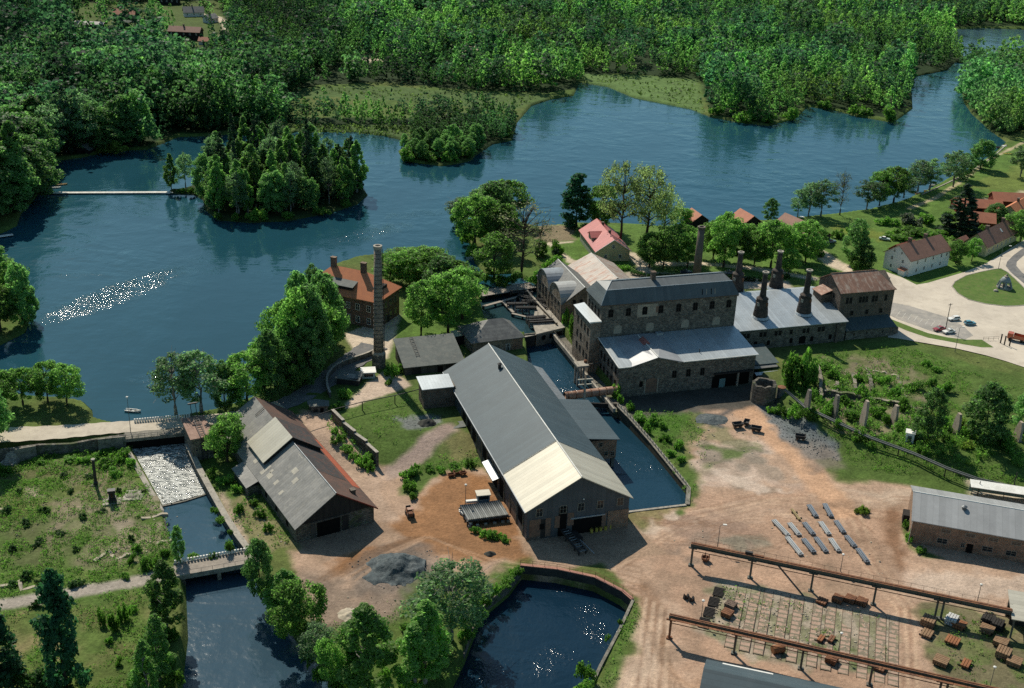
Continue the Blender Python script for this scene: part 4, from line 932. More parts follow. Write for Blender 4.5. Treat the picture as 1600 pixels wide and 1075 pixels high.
for x, y, w_, h in ((1.2,21,1.2,2.2),(2.2,22.5,.9,1.0),(1.4,17.5,1.2,1.2),(5.6,15.6,1.3,2.0),(4.4,12.8,1.4,1.6),(1.0,13.2,1.1,1.0),(8.9,18.4,.9,2.6),(.6,24.5,2.6,1.4),(.9,30,2.4,1.6)):
    b.part('roof_patch', MB().slab([(x,y,sl(x)+.13),(x+w_,y,sl(x+w_)+.13),(x+w_,y+h,sl(x+w_)+.13),(x,y+h,sl(x)+.13)], .03), surface('patch_sheet',(.43,.39,.31),(.33,.3,.25),1.4,.7,.3), lf)
# raised monitor in the roof
zm = zr+1.25; mon = b.part('roof_monitor', MB().extr([(2.3,26.9,sl(2.3)-.2),(16.9,26.9,sl(16.9)-.2),(16.9,26.9,sl(16.9)+1.1),(m,26.9,zm),(2.3,26.9,sl(2.3)+1.1)], (0,11.4,0)), dark_board)
b.part('monitor_roof', MB().slab([(1.8,26.5,sl(2.3)+.98),(m,26.5,zm+.15),(m,38.6,zm+.15),(1.8,38.6,sl(2.3)+.98)], .16), cream_roof, mon, label='cream sheet slope of the raised part')
b.part('monitor_roof', MB().slab([(m+.003,26.5,zm+.15),(17.5,26.5,sl(16.9)+.98),(17.5,38.6,sl(16.9)+.98),(m+.003,38.6,zm+.15)], .16), surface('dark_tile_patch',(.06,.055,.052)), mon)
gb = b.part('gable_boards', MB().extr([(.9,0,ze+.1),(L-.9,0,ze+.1),(m,0,zr-.35)], (0,-.12,0)), dark_wood)
b.panel('doorway','S',7.8,-.3,5.6,4.2,dark_void,.08); b.panel('door','S',12.0,-.2,1.5,4.,dark_wood,.12); b.panel('door','S',4.0,-.2,1.2,3.8,grey_wood,.1)
b.part('door_lintel', MB().box(3.4,-.3,4.0,13.2,-.13,4.45), grey_wood)
b.win('S',(9.6,),6.6,2.6,.7,frame=frame_wood); b.chimney(L-3.6,4.,sl(L-3.6)-.3,1.4,1.1,mat=dark_brick,parent=rt)
for y in (6,13,20,27,34): b.panel('window_opening','W',y,1.2,1.4,1.6,dark_void)
lean = b.part('lean_to', MB().box(-3.2,24,-.2,-.02,34,2.6), rubble_stone)
b.part('lean_to_roof', MB().slab([(-3.7,23.6,2.7),(-.62,23.6,3.9),(-.62,34.4,3.9),(-3.7,34.4,2.7)], .15), fibre_roof, lean)
b.part('roof_ladder', MB().tube([(m-2.6,46,sl(m-2.6)+.35),(m-.2,46,zr+.35)],.07,5).tube([(m-2.6,46.7,sl(m-2.6)+.35),(m-.2,46.7,zr+.35)],.07,5), black_iron, lf)

# ------------------------------------------------------------------ sluice tower
b = Bld('sluice_tower', 'square stone sluice tower with a flat rusty roof and ladder frame', 'tower', (-79.9,262.1,-3.2), R(27), 5.2, 10.4)
b.body(-2.5, 6.6, None, mat=slag_stone)
rf = b.part('roof', MB().slab([(-.4,-.4,6.75),(5.6,-.4,6.75),(5.6,10.8,7.3),(-.4,10.8,7.3)], .2), surface('pinkish_rusty_roof',(.30,.19,.145),(.24,.15,.115),1,.8,.2,stain=(.17,.1,.07)))
m = MB()
for x in (2.2, 3.5): m.tube([(x,-.5,-1),(x,-.5,7.2),(x,4.,8.2),(x,9.,8.4),(x,10.4,11.4)], .09, 5)
for i in range(12): m.box(2.2,-.55,-.6+i*.65,3.5,-.45,-.48+i*.65)
for i in range(9): m.box(2.2,.2+i*1.1,7.35+min(i*.13,.8),3.5,.32+i*1.1,7.45+min(i*.13,.8))
m.box(1.6,10.2,11.2,4.1,10.6,11.5)
b.part('ladder_frame', m, black_iron); b.win('S',(1.1,),3.,.8,1.1); b.win('E',(3,7),3.2,.8,1.2)

# ------------------------------------------------------------------ the ironworks (all in one frame)
# front hall
b = Bld('foundry_hall', 'low masonry hall with grey zinc roof in front of the mansard building', 'factory hall', mf(0,0), MA, 43.6, 16.4)
L, D = b.L, b.D
b.part('wall', MB().box(0,0,-4.,L,D,6.9).extr([(3.6,0,6.9),(19.,0,6.9),(11.6,0,8.9)], (0,D,0)), slag_stone)
zf = lambda y: 7.05+y*.125
rf = b.part('roof', MB().slab([(-.5,-.6,zf(-.6)),(4.6,-.6,zf(-.6)),(4.6,D-.1,zf(D)),(-.5,D-.1,zf(D))], .2).slab([(18.0,-.6,zf(-.6)),(L+.5,-.6,zf(-.6)),(L+.5,D-.1,zf(D)),(18.0,D-.1,zf(D))], .2), zinc_roof)
g2 = b.part('cross_gable_roof', MB().slab([(3.4,-.7,6.95),(11.6,-.7,9.15),(11.6,D-.2,9.3),(3.4,D-.2,zf(D)-.1)], .2).slab([(11.603,-.7,9.15),(19.6,-.7,6.95),(19.6,D-.2,zf(D)-.1),(11.603,D-.2,9.3)], .2), surface('pale_sheet_roof',(.33,.335,.34),(.27,.275,.285),.5,.5,.4,metal=.2,fine=.1))
ridge_cap(b, [(11.6,-.7,9.15),(11.6,15,9.3)], g2)
b.part('roof_hatch', MB().extr([(10.6,8.5,8.9),(13.6,8.5,8.6),(12.1,8.5,10.2)], (0,4,0)), surface('faded_red_sheet',(.3,.11,.09),(.24,.09,.07),1,.7,.3), g2)
b.part('roof_hatch', MB().box(17.5,14.4,9.0,19.5,15.9,9.6), zinc_roof, rf); b.part('stove_pipe', MB().tube([(26.6,3.4,7.3),(26.6,3.4,8.6)],.13,6), black_iron, rf)
b.part('eave_board', MB().box(-.55,-.75,6.72,3.3,-.62,6.98).box(19.7,-.75,6.72,L+.55,-.62,6.98), white_paint)
b.part('verge', MB().slab([(-.66,-.7,7.12),(-.5,-.7,7.12),(-.5,D,9.2),(-.66,D,9.2)], .25), white_paint, rf)
b.panel('door','S',10.4,-2.2,3.6,4.6,brown_sheet,.1,arch=True); b.part('door_surround', MB().box(8.2,-.16,-2.4,8.58,-.01,2.0).box(12.22,-.16,-2.4,12.6,-.01,2.0), pale_plaster)
b.panel('window_opening','S',7.2,-.2,1.1,1.8,dark_void); b.panel('doorway','S',36.4,-3.2,11.5,4.6,dark_void,.04); b.panel('doorway','S',31.0,-3,2.,3.6,dark_void,.05); b.panel('door','S',33.4,-3,1.9,2.8,surface('teal_paint',(.16,.27,.26),(.12,.2,.2),1,.7,.3),.1)
b.part('gate_post', MB().box(38.0,-.6,-3.2,38.5,-.1,1.6), pale_plaster); b.part('gate_beam', MB().box(30.4,-.7,1.5,43.0,-.1,2.0), dark_wood)
for u in (17.5,22,26.5): b.win('S',(u,),1.6,1.5,2.5,True,pane=dark_void)
b.win('W',(2.5,5.5,8.5,11.5,14.2),3.4,1.4,2.4,False,pane=dark_void); b.win('W',(2.5,5.5,8.5,11.5,14.2),-.5,1.4,2.3,False,pane=dark_void)
b.part('brick_band', MB().box(-.05,-.05,6.0,3.4,-.003,6.6), dark_brick)
# mansard building
b = Bld('blast_furnace_house', 'tall stone building with a dark mansard roof and arched windows', 'factory', mf(0,16.6), MA, 44.2, 12.2)
L, D = b.L, b.D; ze = 19.4
b.body(-4., ze, mat=slag_stone)
e, zb, zt = .45, 23.1, 24.4
def fr(x0, y0, x1, y1, z): return [(x0,y0,z),(x1,y0,z),(x1,y1,z),(x0,y1,z)]
m = MB(); lo = fr(-e,-e,L+e,D+e,ze); hi_ = fr(1.9,1.9,L-1.3,D-1.9,zb); rd = [(5.0,D/2,zt),(L-2.5,D/2,zt)]
m.add(lo+hi_+rd, [(0,1,5,4),(1,2,6,5),(2,3,7,6),(3,0,4,7),(4,5,9,8),(5,6,9),(6,7,8,9),(7,4,8),(3,2,1,0)])
rf = b.part('roof', m, mansard_roof)
ridge_cap(b, [(1.9,1.9,zb),(L-1.3,1.9,zb)], rf, zinc_roof, .11); ridge_cap(b, [(1.9,1.9,zb),(-e,-e,ze)], rf, zinc_roof, .11); ridge_cap(b, [(1.9,1.9,zb),(5.,D/2,zt)], rf, zinc_roof, .1); ridge_cap(b, [(5.,D/2,zt),(L-2.5,D/2,zt)], rf, zinc_roof, .1)
b.chimney(18.2,D/2-.4,zt-.4,2.6,1.3,mat=dark_brick,parent=rf)
for i, x in enumerate((32.2,33.6,35.2,36.4)): b.part('broken_slat', MB().slab([(x,-.02,ze+.7),(x+.25,-.02,ze+.7),(x+.55,.85,ze+2.2),(x+.3,.85,ze+2.2)], .06), pale_plaster if i%2 else dark_void, rf)
b.part('eave_moulding', MB().box(-.3,-.3,ze-.5,L+.3,-.01,ze-.1), dark_brick); b.part('string_course', MB().box(-.1,-.12,13.9,L,-.01,14.2), slag_stone)
b.panel('plaster_field','S',14.8,14.5,6.6,4.,pale_plaster,.03)
b.win('S',(3,8.6,13.9,19.1,24.9,30.4,36,41.6),15.2,1.7,2.7,True,pane=dark_void)
for u in (19.1,): b.panel('shutter','S',u-1.2,15.6,.9,2.,brown_sheet,.05)
for u in (5.6,16,27.6,38): b.panel('bricked_arch','S',u,9.8,2.5,2.7,pale_plaster,.05,arch=True)
b.win('W',(2.2,5.0,7.6,10.2),14.8,1.5,2.7,True,pane=dark_void)
ax = b.part('stair_annex', MB().box(-3.2,-.2,-4.,-.02,D+2.,14.), brown_stone)
b.part('annex_coping', MB().slab([(-3.5,-.5,14.1),(-.02,-.5,14.6),(-.02,D+2.3,14.6),(-3.5,D+2.3,14.1)], .2), zinc_roof, ax)
b.part('annex_coping', MB().box(-3.6,-.7,14.2,.02,-.5,14.55), white_paint, ax)
f, p_ = win_meshes(1.2,2.3,False,frame_dark,dark_void)
for y in (1.8,4.4,7.5,10.5):
    for z in (1.0,5.0,9.4):
        if (y, z) != (4.4, 5.0): o = link_copy(f,'window',ax,(-3.2,y,z+y*.05),-math.pi/2); link_copy(p_,'pane',o)
# furnace hall with its four stacks
b = Bld('furnace_hall', 'low stone furnace hall with broad light zinc roof and four bottle-shaped stacks', 'factory hall', mf(44.3,16.9), MA, 40.2, 23.)
L, D = b.L, b.D
b.part('wall', MB().extr([(0,0,-2),(0,0,6.9),(0,20.5,10.4),(0,D,9.6),(0,D,-2)][::-1], (L,0,0)), slag_stone)
rf = b.part('roof', MB().slab([(.1,-.6,6.95),(L+.4,-.6,6.95),(L+.4,20.5,10.65),(.1,20.5,10.65)], .2).slab([(.1,20.503,10.65),(L+.4,20.503,10.65),(L+.4,D+.5,9.8),(.1,D+.5,9.8)], .2), zinc_roof)
b.win('S',(4.2,5.6,10.,11.4,15.3,16.7,20.6,25.2,26.6,30.6,32.),4.0,1.1,1.7,False,pane=dark_void)
for u in (8.5,13,21.,28.4,35): b.panel('window_opening','S',u,1.0,1.1,1.7,dark_void,.05,arch=True)
b.panel('doorway','S',25.,.5,2.4,2.6,dark_void,.05,arch=True); b.part('buttress', MB().box(36.6,-.7,-2,37.4,-.01,6.3), dark_brick)
def furnace_stack(x, y, zb_, zt_, n_):
    st_ = b.part('furnace_stack', MB().lathe(x,y,[(2.5,zb_-2.5),(2.35,zb_+1.0),(1.75,zb_+6.0),(1.95,zb_+6.1),(1.9,zb_+6.4),(1.1,zb_+7.0),(.95,zb_+8.6),(.78,zt_-.6)],16), surface('sooty_stack_brick',(.07,.058,.05),(.034,.03,.028),1.4,.9,.15,stain=(.18,.14,.11),stain_amt=.4,fine=.35), smooth=False)
    b.part('stack_collar', MB().lathe(x,y,[(2.18,zb_+2.6),(2.14,zb_+3.),(2.0,zb_+3.)],16), black_iron, st_)
    b.part('stack_cap', MB().lathe(x,y,[(.80,zt_-.6),(1.05,zt_-.4),(1.08,zt_),(.6,zt_),(.55,zt_-.3)],16), concrete, st_)
    b.part('stack_flashing', MB().lathe(x,y,[(3.0,zb_-.15),(2.55,zb_+.5),(2.3,zb_+.5)],16), zinc_roof, st_)
    for k_ in range(4):
        a = k_*1.57+.5; b.part('furnace_door', MB().cbox(x+1.85*math.cos(a),y+1.85*math.sin(a),zb_+4.2,.5,.8,1.1,a), rust if k_%2 else concrete, st_)
for i, (x, y) in enumerate(((12.6,6.4),(28.,6.3))): furnace_stack(x, y, 8.1, 22.9+(i==0)*.4, i)
for i, (x, y) in enumerate(((28.3,D+2.6),(13.6,D+2.3))): furnace_stack(x, y, 9.3, 22.4+i*.8, i)
# rusty-roofed block
b = Bld('boiler_house', 'tall stone block with a rusty sheet roof at the square', 'factory', mf(84.8,22.6), MA, 19.8, 13.6)
L, D = b.L, b.D; ze, zr = 14.2, 18.3
b.body(-1., ze, zr, 'x', dark_brick)
m = MB(); ym = D/2
m.slab([(-.5,-.5,ze),(L+.4,-.5,ze),(L-3.2,ym,zr+.15),(-.5,ym,zr+.15)], .2); m.slab([(-.5,ym+.003,zr+.15),(L-3.2,ym+.003,zr+.15),(L+.4,D+.5,ze),(-.5,D+.5,ze)], .2); m.slab([(L+.4,-.5,ze),(L+.4,D+.5,ze),(L-3.2,ym,zr+.15)], .2)
rf = b.part('roof', m, rust_roof); ridge_cap(b, [(-.5,ym,zr+.1),(L-3.2,ym,zr+.1)], rf, rust_light, .12)
b.win('S',(2.6,3.9,7.4,8.6,9.8,12.2,13.4,16.9),10.2,1.05,2.3,True,pane=dark_void); b.win('S',(5.,10.6,15.8),6.0,1.2,1.7,False,pane=dark_void); b.win('W',(4,7,10),11.,.9,1.8,True,pane=dark_void)
b.part('entrance_roof', MB().slab([(-4.,5,11.9),(-.05,5,13.3),(-.05,11,13.3),(-4.,11,11.9)], .2), rust_roof); b.part('entrance', MB().box(-3.6,5.3,7.,-.02,10.7,11.8), dark_brick)
lt = b.part('lean_to', MB().box(.4,-5.4,-1,18.3,-.02,3.3), slag_stone)
b.part('lean_to_roof', MB().slab([(0,-5.9,3.4),(18.8,-5.9,3.4),(18.8,-.02,5.3),(0,-.02,5.3)], .2), teal_roof, lt)
f, p_ = win_meshes(1.,1.3,False,frame_wood,dark_void)
for x in (3.5,8,14): o = link_copy(f,'window',lt,(x,-5.4,1.2)); link_copy(p_,'pane',o)
b.part('lean_to_wing', MB().box(18.3,-4.6,-1,20.4,-1,2.4), slag_stone, lt)
# blue lean-to at the foundry end
b = Bld('lean_to_shed', 'low lean-to shed with dark blue-grey roof at the end of the foundry hall', 'shed', mf(44.,4.2,-3.), MA, 9.4, 9.6)
b.body(0, 4.3, mat=dark_wood); b.part('roof', MB().slab([(-.1,-.7,4.4),(9.9,-.7,4.4),(9.9,9.9,6.1),(-.1,9.9,6.1)], .18), teal_roof)
b.part('front_strip', MB().slab([(.2,-1.9,3.7),(9.,-1.9,3.7),(9.,-.75,4.1),(.2,-.75,4.1)], .14), fibre_roof); b.part('front_strip', MB().slab([(.6,-4.2,2.6),(8.4,-4.2,2.6),(8.4,-3.,3.),(.6,-3.,3.)], .14), zinc_roof); b.part('bench_wall', MB().box(.8,-3.9,-.3,8.2,-.7,2.5), dark_wood)
# turbine house
b = Bld('turbine_house', 'stone power house with two barrel-vaulted bays facing the mill race', 'power house', mf(0,50.2), MA, 14.5, 26.4)
L, D = b.L, b.D; ze, zr = 6.4, 11.6
b.body(-5, ze, zr, 'y', brown_stone); rf = b.gable(ze, zr, 'y', grey_slate, .3, .4); ridge_cap(b, [(L/2,-.4,zr),(L/2,D+.4,zr)], rf)
for i, yc in enumerate((6.3, 19.2)):
    m = MB(); arc = lambda r_, h_: [(yc+r_*math.cos(a), 6.0+h_*math.sin(a)) for a in [math.pi*j/14 for j in range(15)]]
    A_, B_ = arc(6.1,5.2), arc(5.8,4.95)
    m.extr([(-.5,y,z) for y,z in A_]+[(-.5,y,z) for y,z in B_[::-1]], (7.2,0,0))
    v = b.part('barrel_roof', m, surface('barrel_zinc',(.36,.35,.32),(.27,.265,.245),.6,.45,.4,metal=.2,fine=.1) if i == 0 else zinc_roof_y, rf)
    b.part('bay_front', MB().extr([(-.02,yc-5.75,-5)]+[(-.02,y,z) for y,z in B_[::-1]]+[(-.02,yc+5.75,-5)], (-.25,0,0)), brown_stone)
    f, p_ = win_meshes(1.9,3.8,True,frame_dark,glass)
    for dy in (-3.2,0,3.2): o = link_copy(f,'window',b.r,(-.29,yc+dy,2.6),-math.pi/2); link_copy(p_,'pane',o)
    for dy in (-3.2,0,3.2): o = link_copy(f,'window',b.r,(-.29,yc+dy,-2.4),-math.pi/2); link_copy(p_,'pane',o)
b.win('S',(4.,6.4,9.,11.2),5.2,1.1,2.4,True,pane=dark_void); b.panel('gable_brick','S',7.3,4.6,13.2,1.5,orange_brick,.04)
# link and rust-striped house
b = Bld('link_building', 'flat grey-roofed link between the power house and the rust-striped roof', 'outbuilding', mf(14.6,52.), MA, 8., 10.)
b.body(-1, 7.4, mat=brown_stone); rf = b.part('roof', MB().slab([(.1,-.3,7.6),(8.3,-.3,7.3),(8.3,10.3,7.3),(.1,10.3,7.6)], .2), grey_slate); b.part('skylight', MB().box(2.5,6,7.5,5.5,8,8.1), white_paint, rf)
b = Bld('workshop', 'grey shed roof streaked with rust behind the power house', 'workshop', mf(15.,62.4), MA, 17., 25.)
b.body(-1, 4.8, 9.0, 'y', brown_stone); rf = b.gable(4.8, 9.0, 'y', striped_rust_roof, .5, .4); ridge_cap(b, [(8.5,-.4,9.0),(8.5,25.4,9.0)], rf); b.win('S',(3,6,11,14),2.,1.,1.6,pane=dark_void)
# stone ring ruin and tank
c0 = P(1194,634,-3)
t = thing('tower_stump', 'round roofless masonry stump beside the foundry hall', 'ruin', (c0[0],c0[1]+3.2,-3.))
def ring_mesh(ro, ri, z0, z1, n=22, jag=.5, seed=1):
    g = random.Random(seed); m = MB(); zz = [z1+g.uniform(-jag,jag*.4) for _ in range(n)]; V = []
    for r_, top in ((ro,1),(ri,1),(ro*1.04,0),(ri,0)):
        V += [(r_*math.cos(6.2832*j/n), r_*math.sin(6.2832*j/n), zz[j] if top else z0) for j in range(n)]
    F = []
    for j in range(n):
        q = (j+1) % n; F += [(2*n+j,2*n+q,q,j),(j,q,n+q,n+j),(n+j,n+q,3*n+q,3*n+j)]
    return m.add(V, F)
ring_mesh(3.5,2.7,-.5,6.0).build('wall', rubble_stone, t); MB().lathe(0,0,[(2.55,1.8),(.1,1.9)],22).build('fill', surface('rubble_fill',(.06,.06,.05),(.03,.03,.03),2,.95,.1), t)
t = thing('tank', 'upright rusty grey cylinder tank beside the round stump', 'tank', (P(1217,624,-3)[0],P(1217,630,-3)[1]+1.2,-3.))
MB().lathe(0,0,[(1.15,-.3),(1.15,4.6)],16).build('shell', steel_grey, t, smooth=False); MB().lathe(0,0,[(1.22,4.6),(1.22,4.75),(.1,4.9)],16).build('lid', rust, t)

# ------------------------------------------------------------------ office, chimney, small works buildings
b = Bld('office_building', 'brick office with orange-red tiled hipped roof and two chimneys', 'office', (-54.4+ -14.5*math.cos(R(-22.5)), 348.7-14.5*math.sin(R(-22.5)), 0), R(-22.5), 27., 14.6)
L, D = b.L, b.D
b.body(-.5, 9.5, mat=office_brick); rf = b.hip(9.4, 15.8, orange_tile, .7, 6.8, 8.5)
b.part('cornice', MB().box(-.3,-.3,8.9,L+.3,-.01,9.2).box(L+.01,-.3,8.9,L+.3,D+.3,9.2), pale_plaster)
for x, y in ((7.2,7.2),(18.2,7.2)): b.chimney(x,y,13.5,5.2,1.7,1.2,mat=office_brick,parent=rf)
for x0, x1 in ((9.,17.5),):
    dm = b.part('dormer', MB().extr([(x0,1.2,10.2),(x0,1.2,12.2),(x0,5.4,13.4),(x0,5.4,10.2)][::-1], (x1-x0,0,0)), dark_wood, rf); b.part('dormer', MB().slab([(x0-.4,.6,12.2),(x1+.4,.6,12.2),(x1+.4,5.6,13.65),(x0-.4,5.6,13.65)], .16), felt_roof, rf)
dm = b.part('dormer', MB().extr([(L-1.6,4.5,10.2),(L-1.6,9.5,10.2),(L-1.6,9.5,12.),(L-1.6,4.5,12.)], (-4,0,0)), dark_wood, rf)
for z in (1.1,5.3): b.win('S',(2.5,6,9.5,13,16.5,20,24),z,1.5,2.2,frame=white_paint); b.win('E',(2.4,5.6,8.8,12),z,1.4,2.2,frame=frame_wood)
b.panel('door','E',7.2,.0,1.3,2.3,dark_wood,.1)
c0 = P(592,572,0)
t = thing('chimney_stack', 'tall free-standing banded brick factory chimney with pale rim', 'chimney', c0)
MB().prism([(2.1*math.cos(R(22.5+45*i)),2.1*math.sin(R(22.5+45*i))) for i in range(8)],-1,4.2).build('plinth', slag_stone, t)
sh_brick = masonry('chimney_brick',(.30,.245,.185),(.19,.155,.12),(.3,.25,.2),.3,.12)
sh_ = MB().lathe(0,0,[(1.55,4.2),(1.38,14),(1.22,26),(1.1,36.6)],24).build('shaft', sh_brick, t, smooth=True)
MB().lathe(0,0,[(2.05,3.9),(2.05,4.4),(1.75,4.9)],8).build('plinth_cap', pale_plaster, t)
for i in range(24): 
    z = 5.4+i*1.3; r_ = 1.55-.45*(z-4.2)/32.4; MB().lathe(0,0,[(r_+.0,z),(r_+.05,z),(r_+.05,z+.12),(r_,z+.12)],24).build('iron_band', black_iron, sh_)
MB().lathe(0,0,[(1.1,36.7),(1.28,36.9),(1.3,37.7),(.75,37.75),(.7,37.2)],24).build('rim', concrete, t, smooth=False)
m = MB(); m.tube([(1.75,.3,4.5),(1.32,.3,36.8)],.05,4); m.tube([(1.75,-.3,4.5),(1.32,-.3,36.8)],.05,4); m.build('ladder', black_iron, t)
b = Bld('timber_store', 'dark plank shed with grey-green felt roof carrying a roof ladder', 'shed', (-30.8,311.2,-.5), R(19), 17.4, 12.5)
b.part('wall', MB().extr([(0,0,-1.5),(0,0,3.3),(0,12.5,6.4),(0,12.5,-1.5)][::-1], (17.4,0,0)), grey_wood); rf = b.part('roof', MB().slab([(-.6,-.8,3.35),(18,-.8,3.35),(18,13,6.75),(-.6,13,6.75)], .18), felt_roof)
m = MB()
for x in (4.2,5.2): m.slab([(x,3.5,4.75),(x+.12,3.5,4.75),(x+.12,12.6,7.0),(x,12.6,7.0)], .1)
for i in range(6): m.box(4.2,4.2+i*1.6,4.9+i*.39,5.3,4.35+i*1.6,5.0+i*.39)
b.part('roof_ladder', m, black_iron, rf); b.panel('doorway','S',10.6,-.4,1.6,2.8,dark_void,.05); b.panel('door','S',13.6,-.4,2.6,3.,dark_wood,.08); b.panel('door','S',3.4,-.4,2.8,3.,dark_wood,.08)
b = Bld('pump_house', 'low stone house with grey slate hipped roof at the mill race', 'outbuilding', (-12.,328.,0), R(21.7), 16.4, 12.4)
b.body(-4, 4., mat=brown_stone); rf = b.hip(3.95, 8.2, grey_slate, .6, 7.2, 4.6)
b.part('brick_end', MB().box(12.8,-.06,-4,16.46,-.003,3.7).box(16.403,-.06,-4,16.46,12,3.7), orange_brick); b.win('S',(11.6,),-.2,1.3,2.4,True,frame=white_paint); b.panel('plaster_field','S',6.,-.5,6,2.6,slag_stone,.04); b.win('E',(4,8),.4,1.2,2.,True)
b.part('lean_porch', MB().slab([(-3.2,7.5,3.1),(-.1,7.5,3.3),(-.1,12,3.3),(-3.2,12,3.1)], .2), cream_roof); b.part('porch_wall', MB().box(-3.,7.8,-1,-.1,11.8,2.85), dark_wood)
b.part('yard_wall', MB().box(2.4,-3.4,-4,16.6,-.6,-1.2), dark_wood); b.part('yard_roof', MB().slab([(2.2,-3.7,-1.1),(16.8,-3.7,-1.1),(16.8,-.5,-.4),(2.2,-.5,-.4)], .12), felt_roof)
p_0 = P(498,648,-.6)
t = thing('gatehouse', 'small round-ended gate kiosk with flat grey roof at the works entrance', 'kiosk', (p_0[0],p_0[1]+1.5,-.7), R(10))
pts = [(-2.2,-1.3),(2.2,-1.3),(2.2,1.3)]+[(-1.0+1.9*math.cos(a),.9+1.5*math.sin(a)) for a in (1.,1.6,2.2,2.8)]+[(-2.6,.2)]
MB().prism(pts,-.5,2.5).build('wall', rubble_stone, t); MB().prism([(x*1.2,y*1.2) for x,y in pts],2.5,2.75).build('roof', felt_roof, t); MB().box(.2,-1.36,0,1.1,-1.3,2.).build('door', dark_void, t); MB().box(-1.6,-1.36,.9,-.5,-1.3,1.9).build('window', glass, t)
p_0 = P(576,592,0)
t = thing('watch_hut', 'small pale hut with white flat roof below the chimney', 'hut', (p_0[0],p_0[1],-.1), R(12))
MB().box(-1.9,0,-.5,1.9,2.8,2.2).build('wall', surface('pale_green_paint',(.38,.42,.38),(.32,.36,.32),1,.8,.2), t); MB().slab([(-2.2,-.4,2.25),(2.2,-.4,2.25),(2.2,3.1,2.5),(-2.2,3.1,2.5)],.16).build('roof', white_paint, t); MB().box(-1.3,-.06,.8,1.3,-.003,1.7).build('window', glass, t)
p_0 = P(543,602,0)
t = thing('scrap_shed', 'tumbledown dark shed with patched pale roof inside the curved wall', 'shed', (p_0[0],p_0[1],-.2), R(-8))
MB().box(-3.2,0,-.5,3.2,4.2,2.3).build('wall', dark_wood, t); MB().slab([(-3.5,-.5,2.4),(3.6,-.3,2.1),(3.5,4.5,2.9),(-3.5,4.5,2.7)],.15).build('roof', felt_roof, t); MB().slab([(-.5,.4,2.5),(1.9,.4,2.4),(1.9,2.5,2.65),(-.5,2.5,2.75)],.06).build('roof_sheet', fibre_roof, t)

# ------------------------------------------------------------------ houses
b0 = P(1087,443,0); t = thing('chimney_stack', 'plain round brick factory chimney behind the mansard roof', 'chimney', b0); hs = height_at(b0,354)
MB().lathe(0,0,[(1.55,-.5),(1.35,hs*.5),(1.15,hs-.8)],20).build('shaft', surface('sooty_brick',(.16,.13,.105),(.10,.085,.07),1.2,.9,.1,stretch=(3,3,.5)), t, smooth=True); MB().lathe(0,0,[(1.16,hs-.8),(1.38,hs-.6),(1.38,hs),(.85,hs),(.8,hs-.5)],20).build('rim', dark_brick, t); MB().lathe(0,0,[(2.,-.5),(2.,1.6),(1.6,2.)],8).build('plinth', dark_brick, t)
b = Bld('dwelling_house', 'pale rendered two-storey house with brown tiled roof on the square', 'house', (145.2,412.4,0), R(37), 24.3, 11.4)
b.body(-.5, 6.5, 10.6, 'x', cream_render); rf = b.gable(6.5, 10.6, 'x', brown_tile, .6, .5)
for x in (6.5,16.): b.chimney(x,6.2,9.6,2.6,1.1,mat=dark_brick,parent=rf)
for z in (1.,4.1): b.win('S',(4.5,9.2,14.,19.,22.3)[:4 if z < 2 else 5],z,1.0,1.5,frame=white_paint)
b.win('W',(3.2,8),4.3,1.,1.4,frame=white_paint); b.win('W',(4.2,7.4),7.4,.8,1.1,frame=white_paint); b.win('W',(8.,),1.2,1.,1.4,frame=white_paint)
po = b.part('porch', MB().box(-1.6,.8,-.2,-.02,3.4,2.2), cream_render); b.part('porch_roof', MB().slab([(-1.9,.5,2.3),(-.02,.5,2.9),(-.02,3.7,2.9),(-1.9,3.7,2.3)],.12), red_tile, po)
b = Bld('outbuilding', 'small red-roofed outbuilding behind the pale two-storey house', 'outbuilding', (147.5,430.,0), R(37), 11., 6.)
b.body(-.5,3.2,5.6,'x',red_board); b.gable(3.2,5.6,'x',red_tile,.4,.4)
b = Bld('tenement_house', 'long low yellow house with brown tiled roof and two chimneys', 'house', (182.7,438.4,0), R(47), 30., 8.6)
b.body(-.5,4.4,8.4,'x',yellow_wall); rf = b.gable(4.4,8.4,'x',brown_tile,.6,.5)
for x in (9.,24.): b.chimney(x,4.6,7.4,2.4,1.2,mat=dark_brick,parent=rf)
b.part('skylight', MB().slab([(17.,1.6,6.12),(18.,1.6,6.12),(18.,2.8,7.25),(17.,2.8,7.25)],.08), white_paint, rf); b.win('S',(3,7,11,15,19,23,27),1.2,1.,1.5,frame=white_paint); b.win('W',(2.4,6.2),1.2,.9,1.4,frame=white_paint); b.win('W',(4.3,),4.9,.8,1.1,frame=white_paint)
sh2 = b.part('side_shed', MB().extr([(-1,8.7,-.3),(-1,8.7,3.3),(-1,11.,4.9),(-1,13.,3.3),(-1,13.,-.3)][::-1],(6,0,0)), yellow_wall); b.part('side_shed_roof', MB().slab([(-1.3,8.65,3.35),(5.3,8.65,3.35),(5.3,11,5.1),(-1.3,11,5.1)],.15).slab([(-1.3,11.003,5.1),(5.3,11.003,5.1),(5.3,13.4,3.2),(-1.3,13.4,3.2)],.15), brown_tile, sh2)
b = Bld('villa', 'yellow-gabled house with bright red sheet roof and dormer by the lake', 'house', (29.9,414.9,0), R(12), 12.8, 24.5)
b.body(-.5,4.3,8.5,'y',yellow_wall); rf = b.gable(4.3,8.5,'y',red_sheet,.6,.5)
b.part('side_wall', MB().box(-.06,.2,-.5,-.003,24.3,4.0), green_wall)
for u in (3.6,9.2): b.win('S',(u,),1.2,1.2,1.5,frame=white_paint)
b.win('S',(6.4,),5.0,1.1,1.5,frame=white_paint); b.win('W',(3,7,11,15,19,22),1.3,1.1,1.5,frame=white_paint)
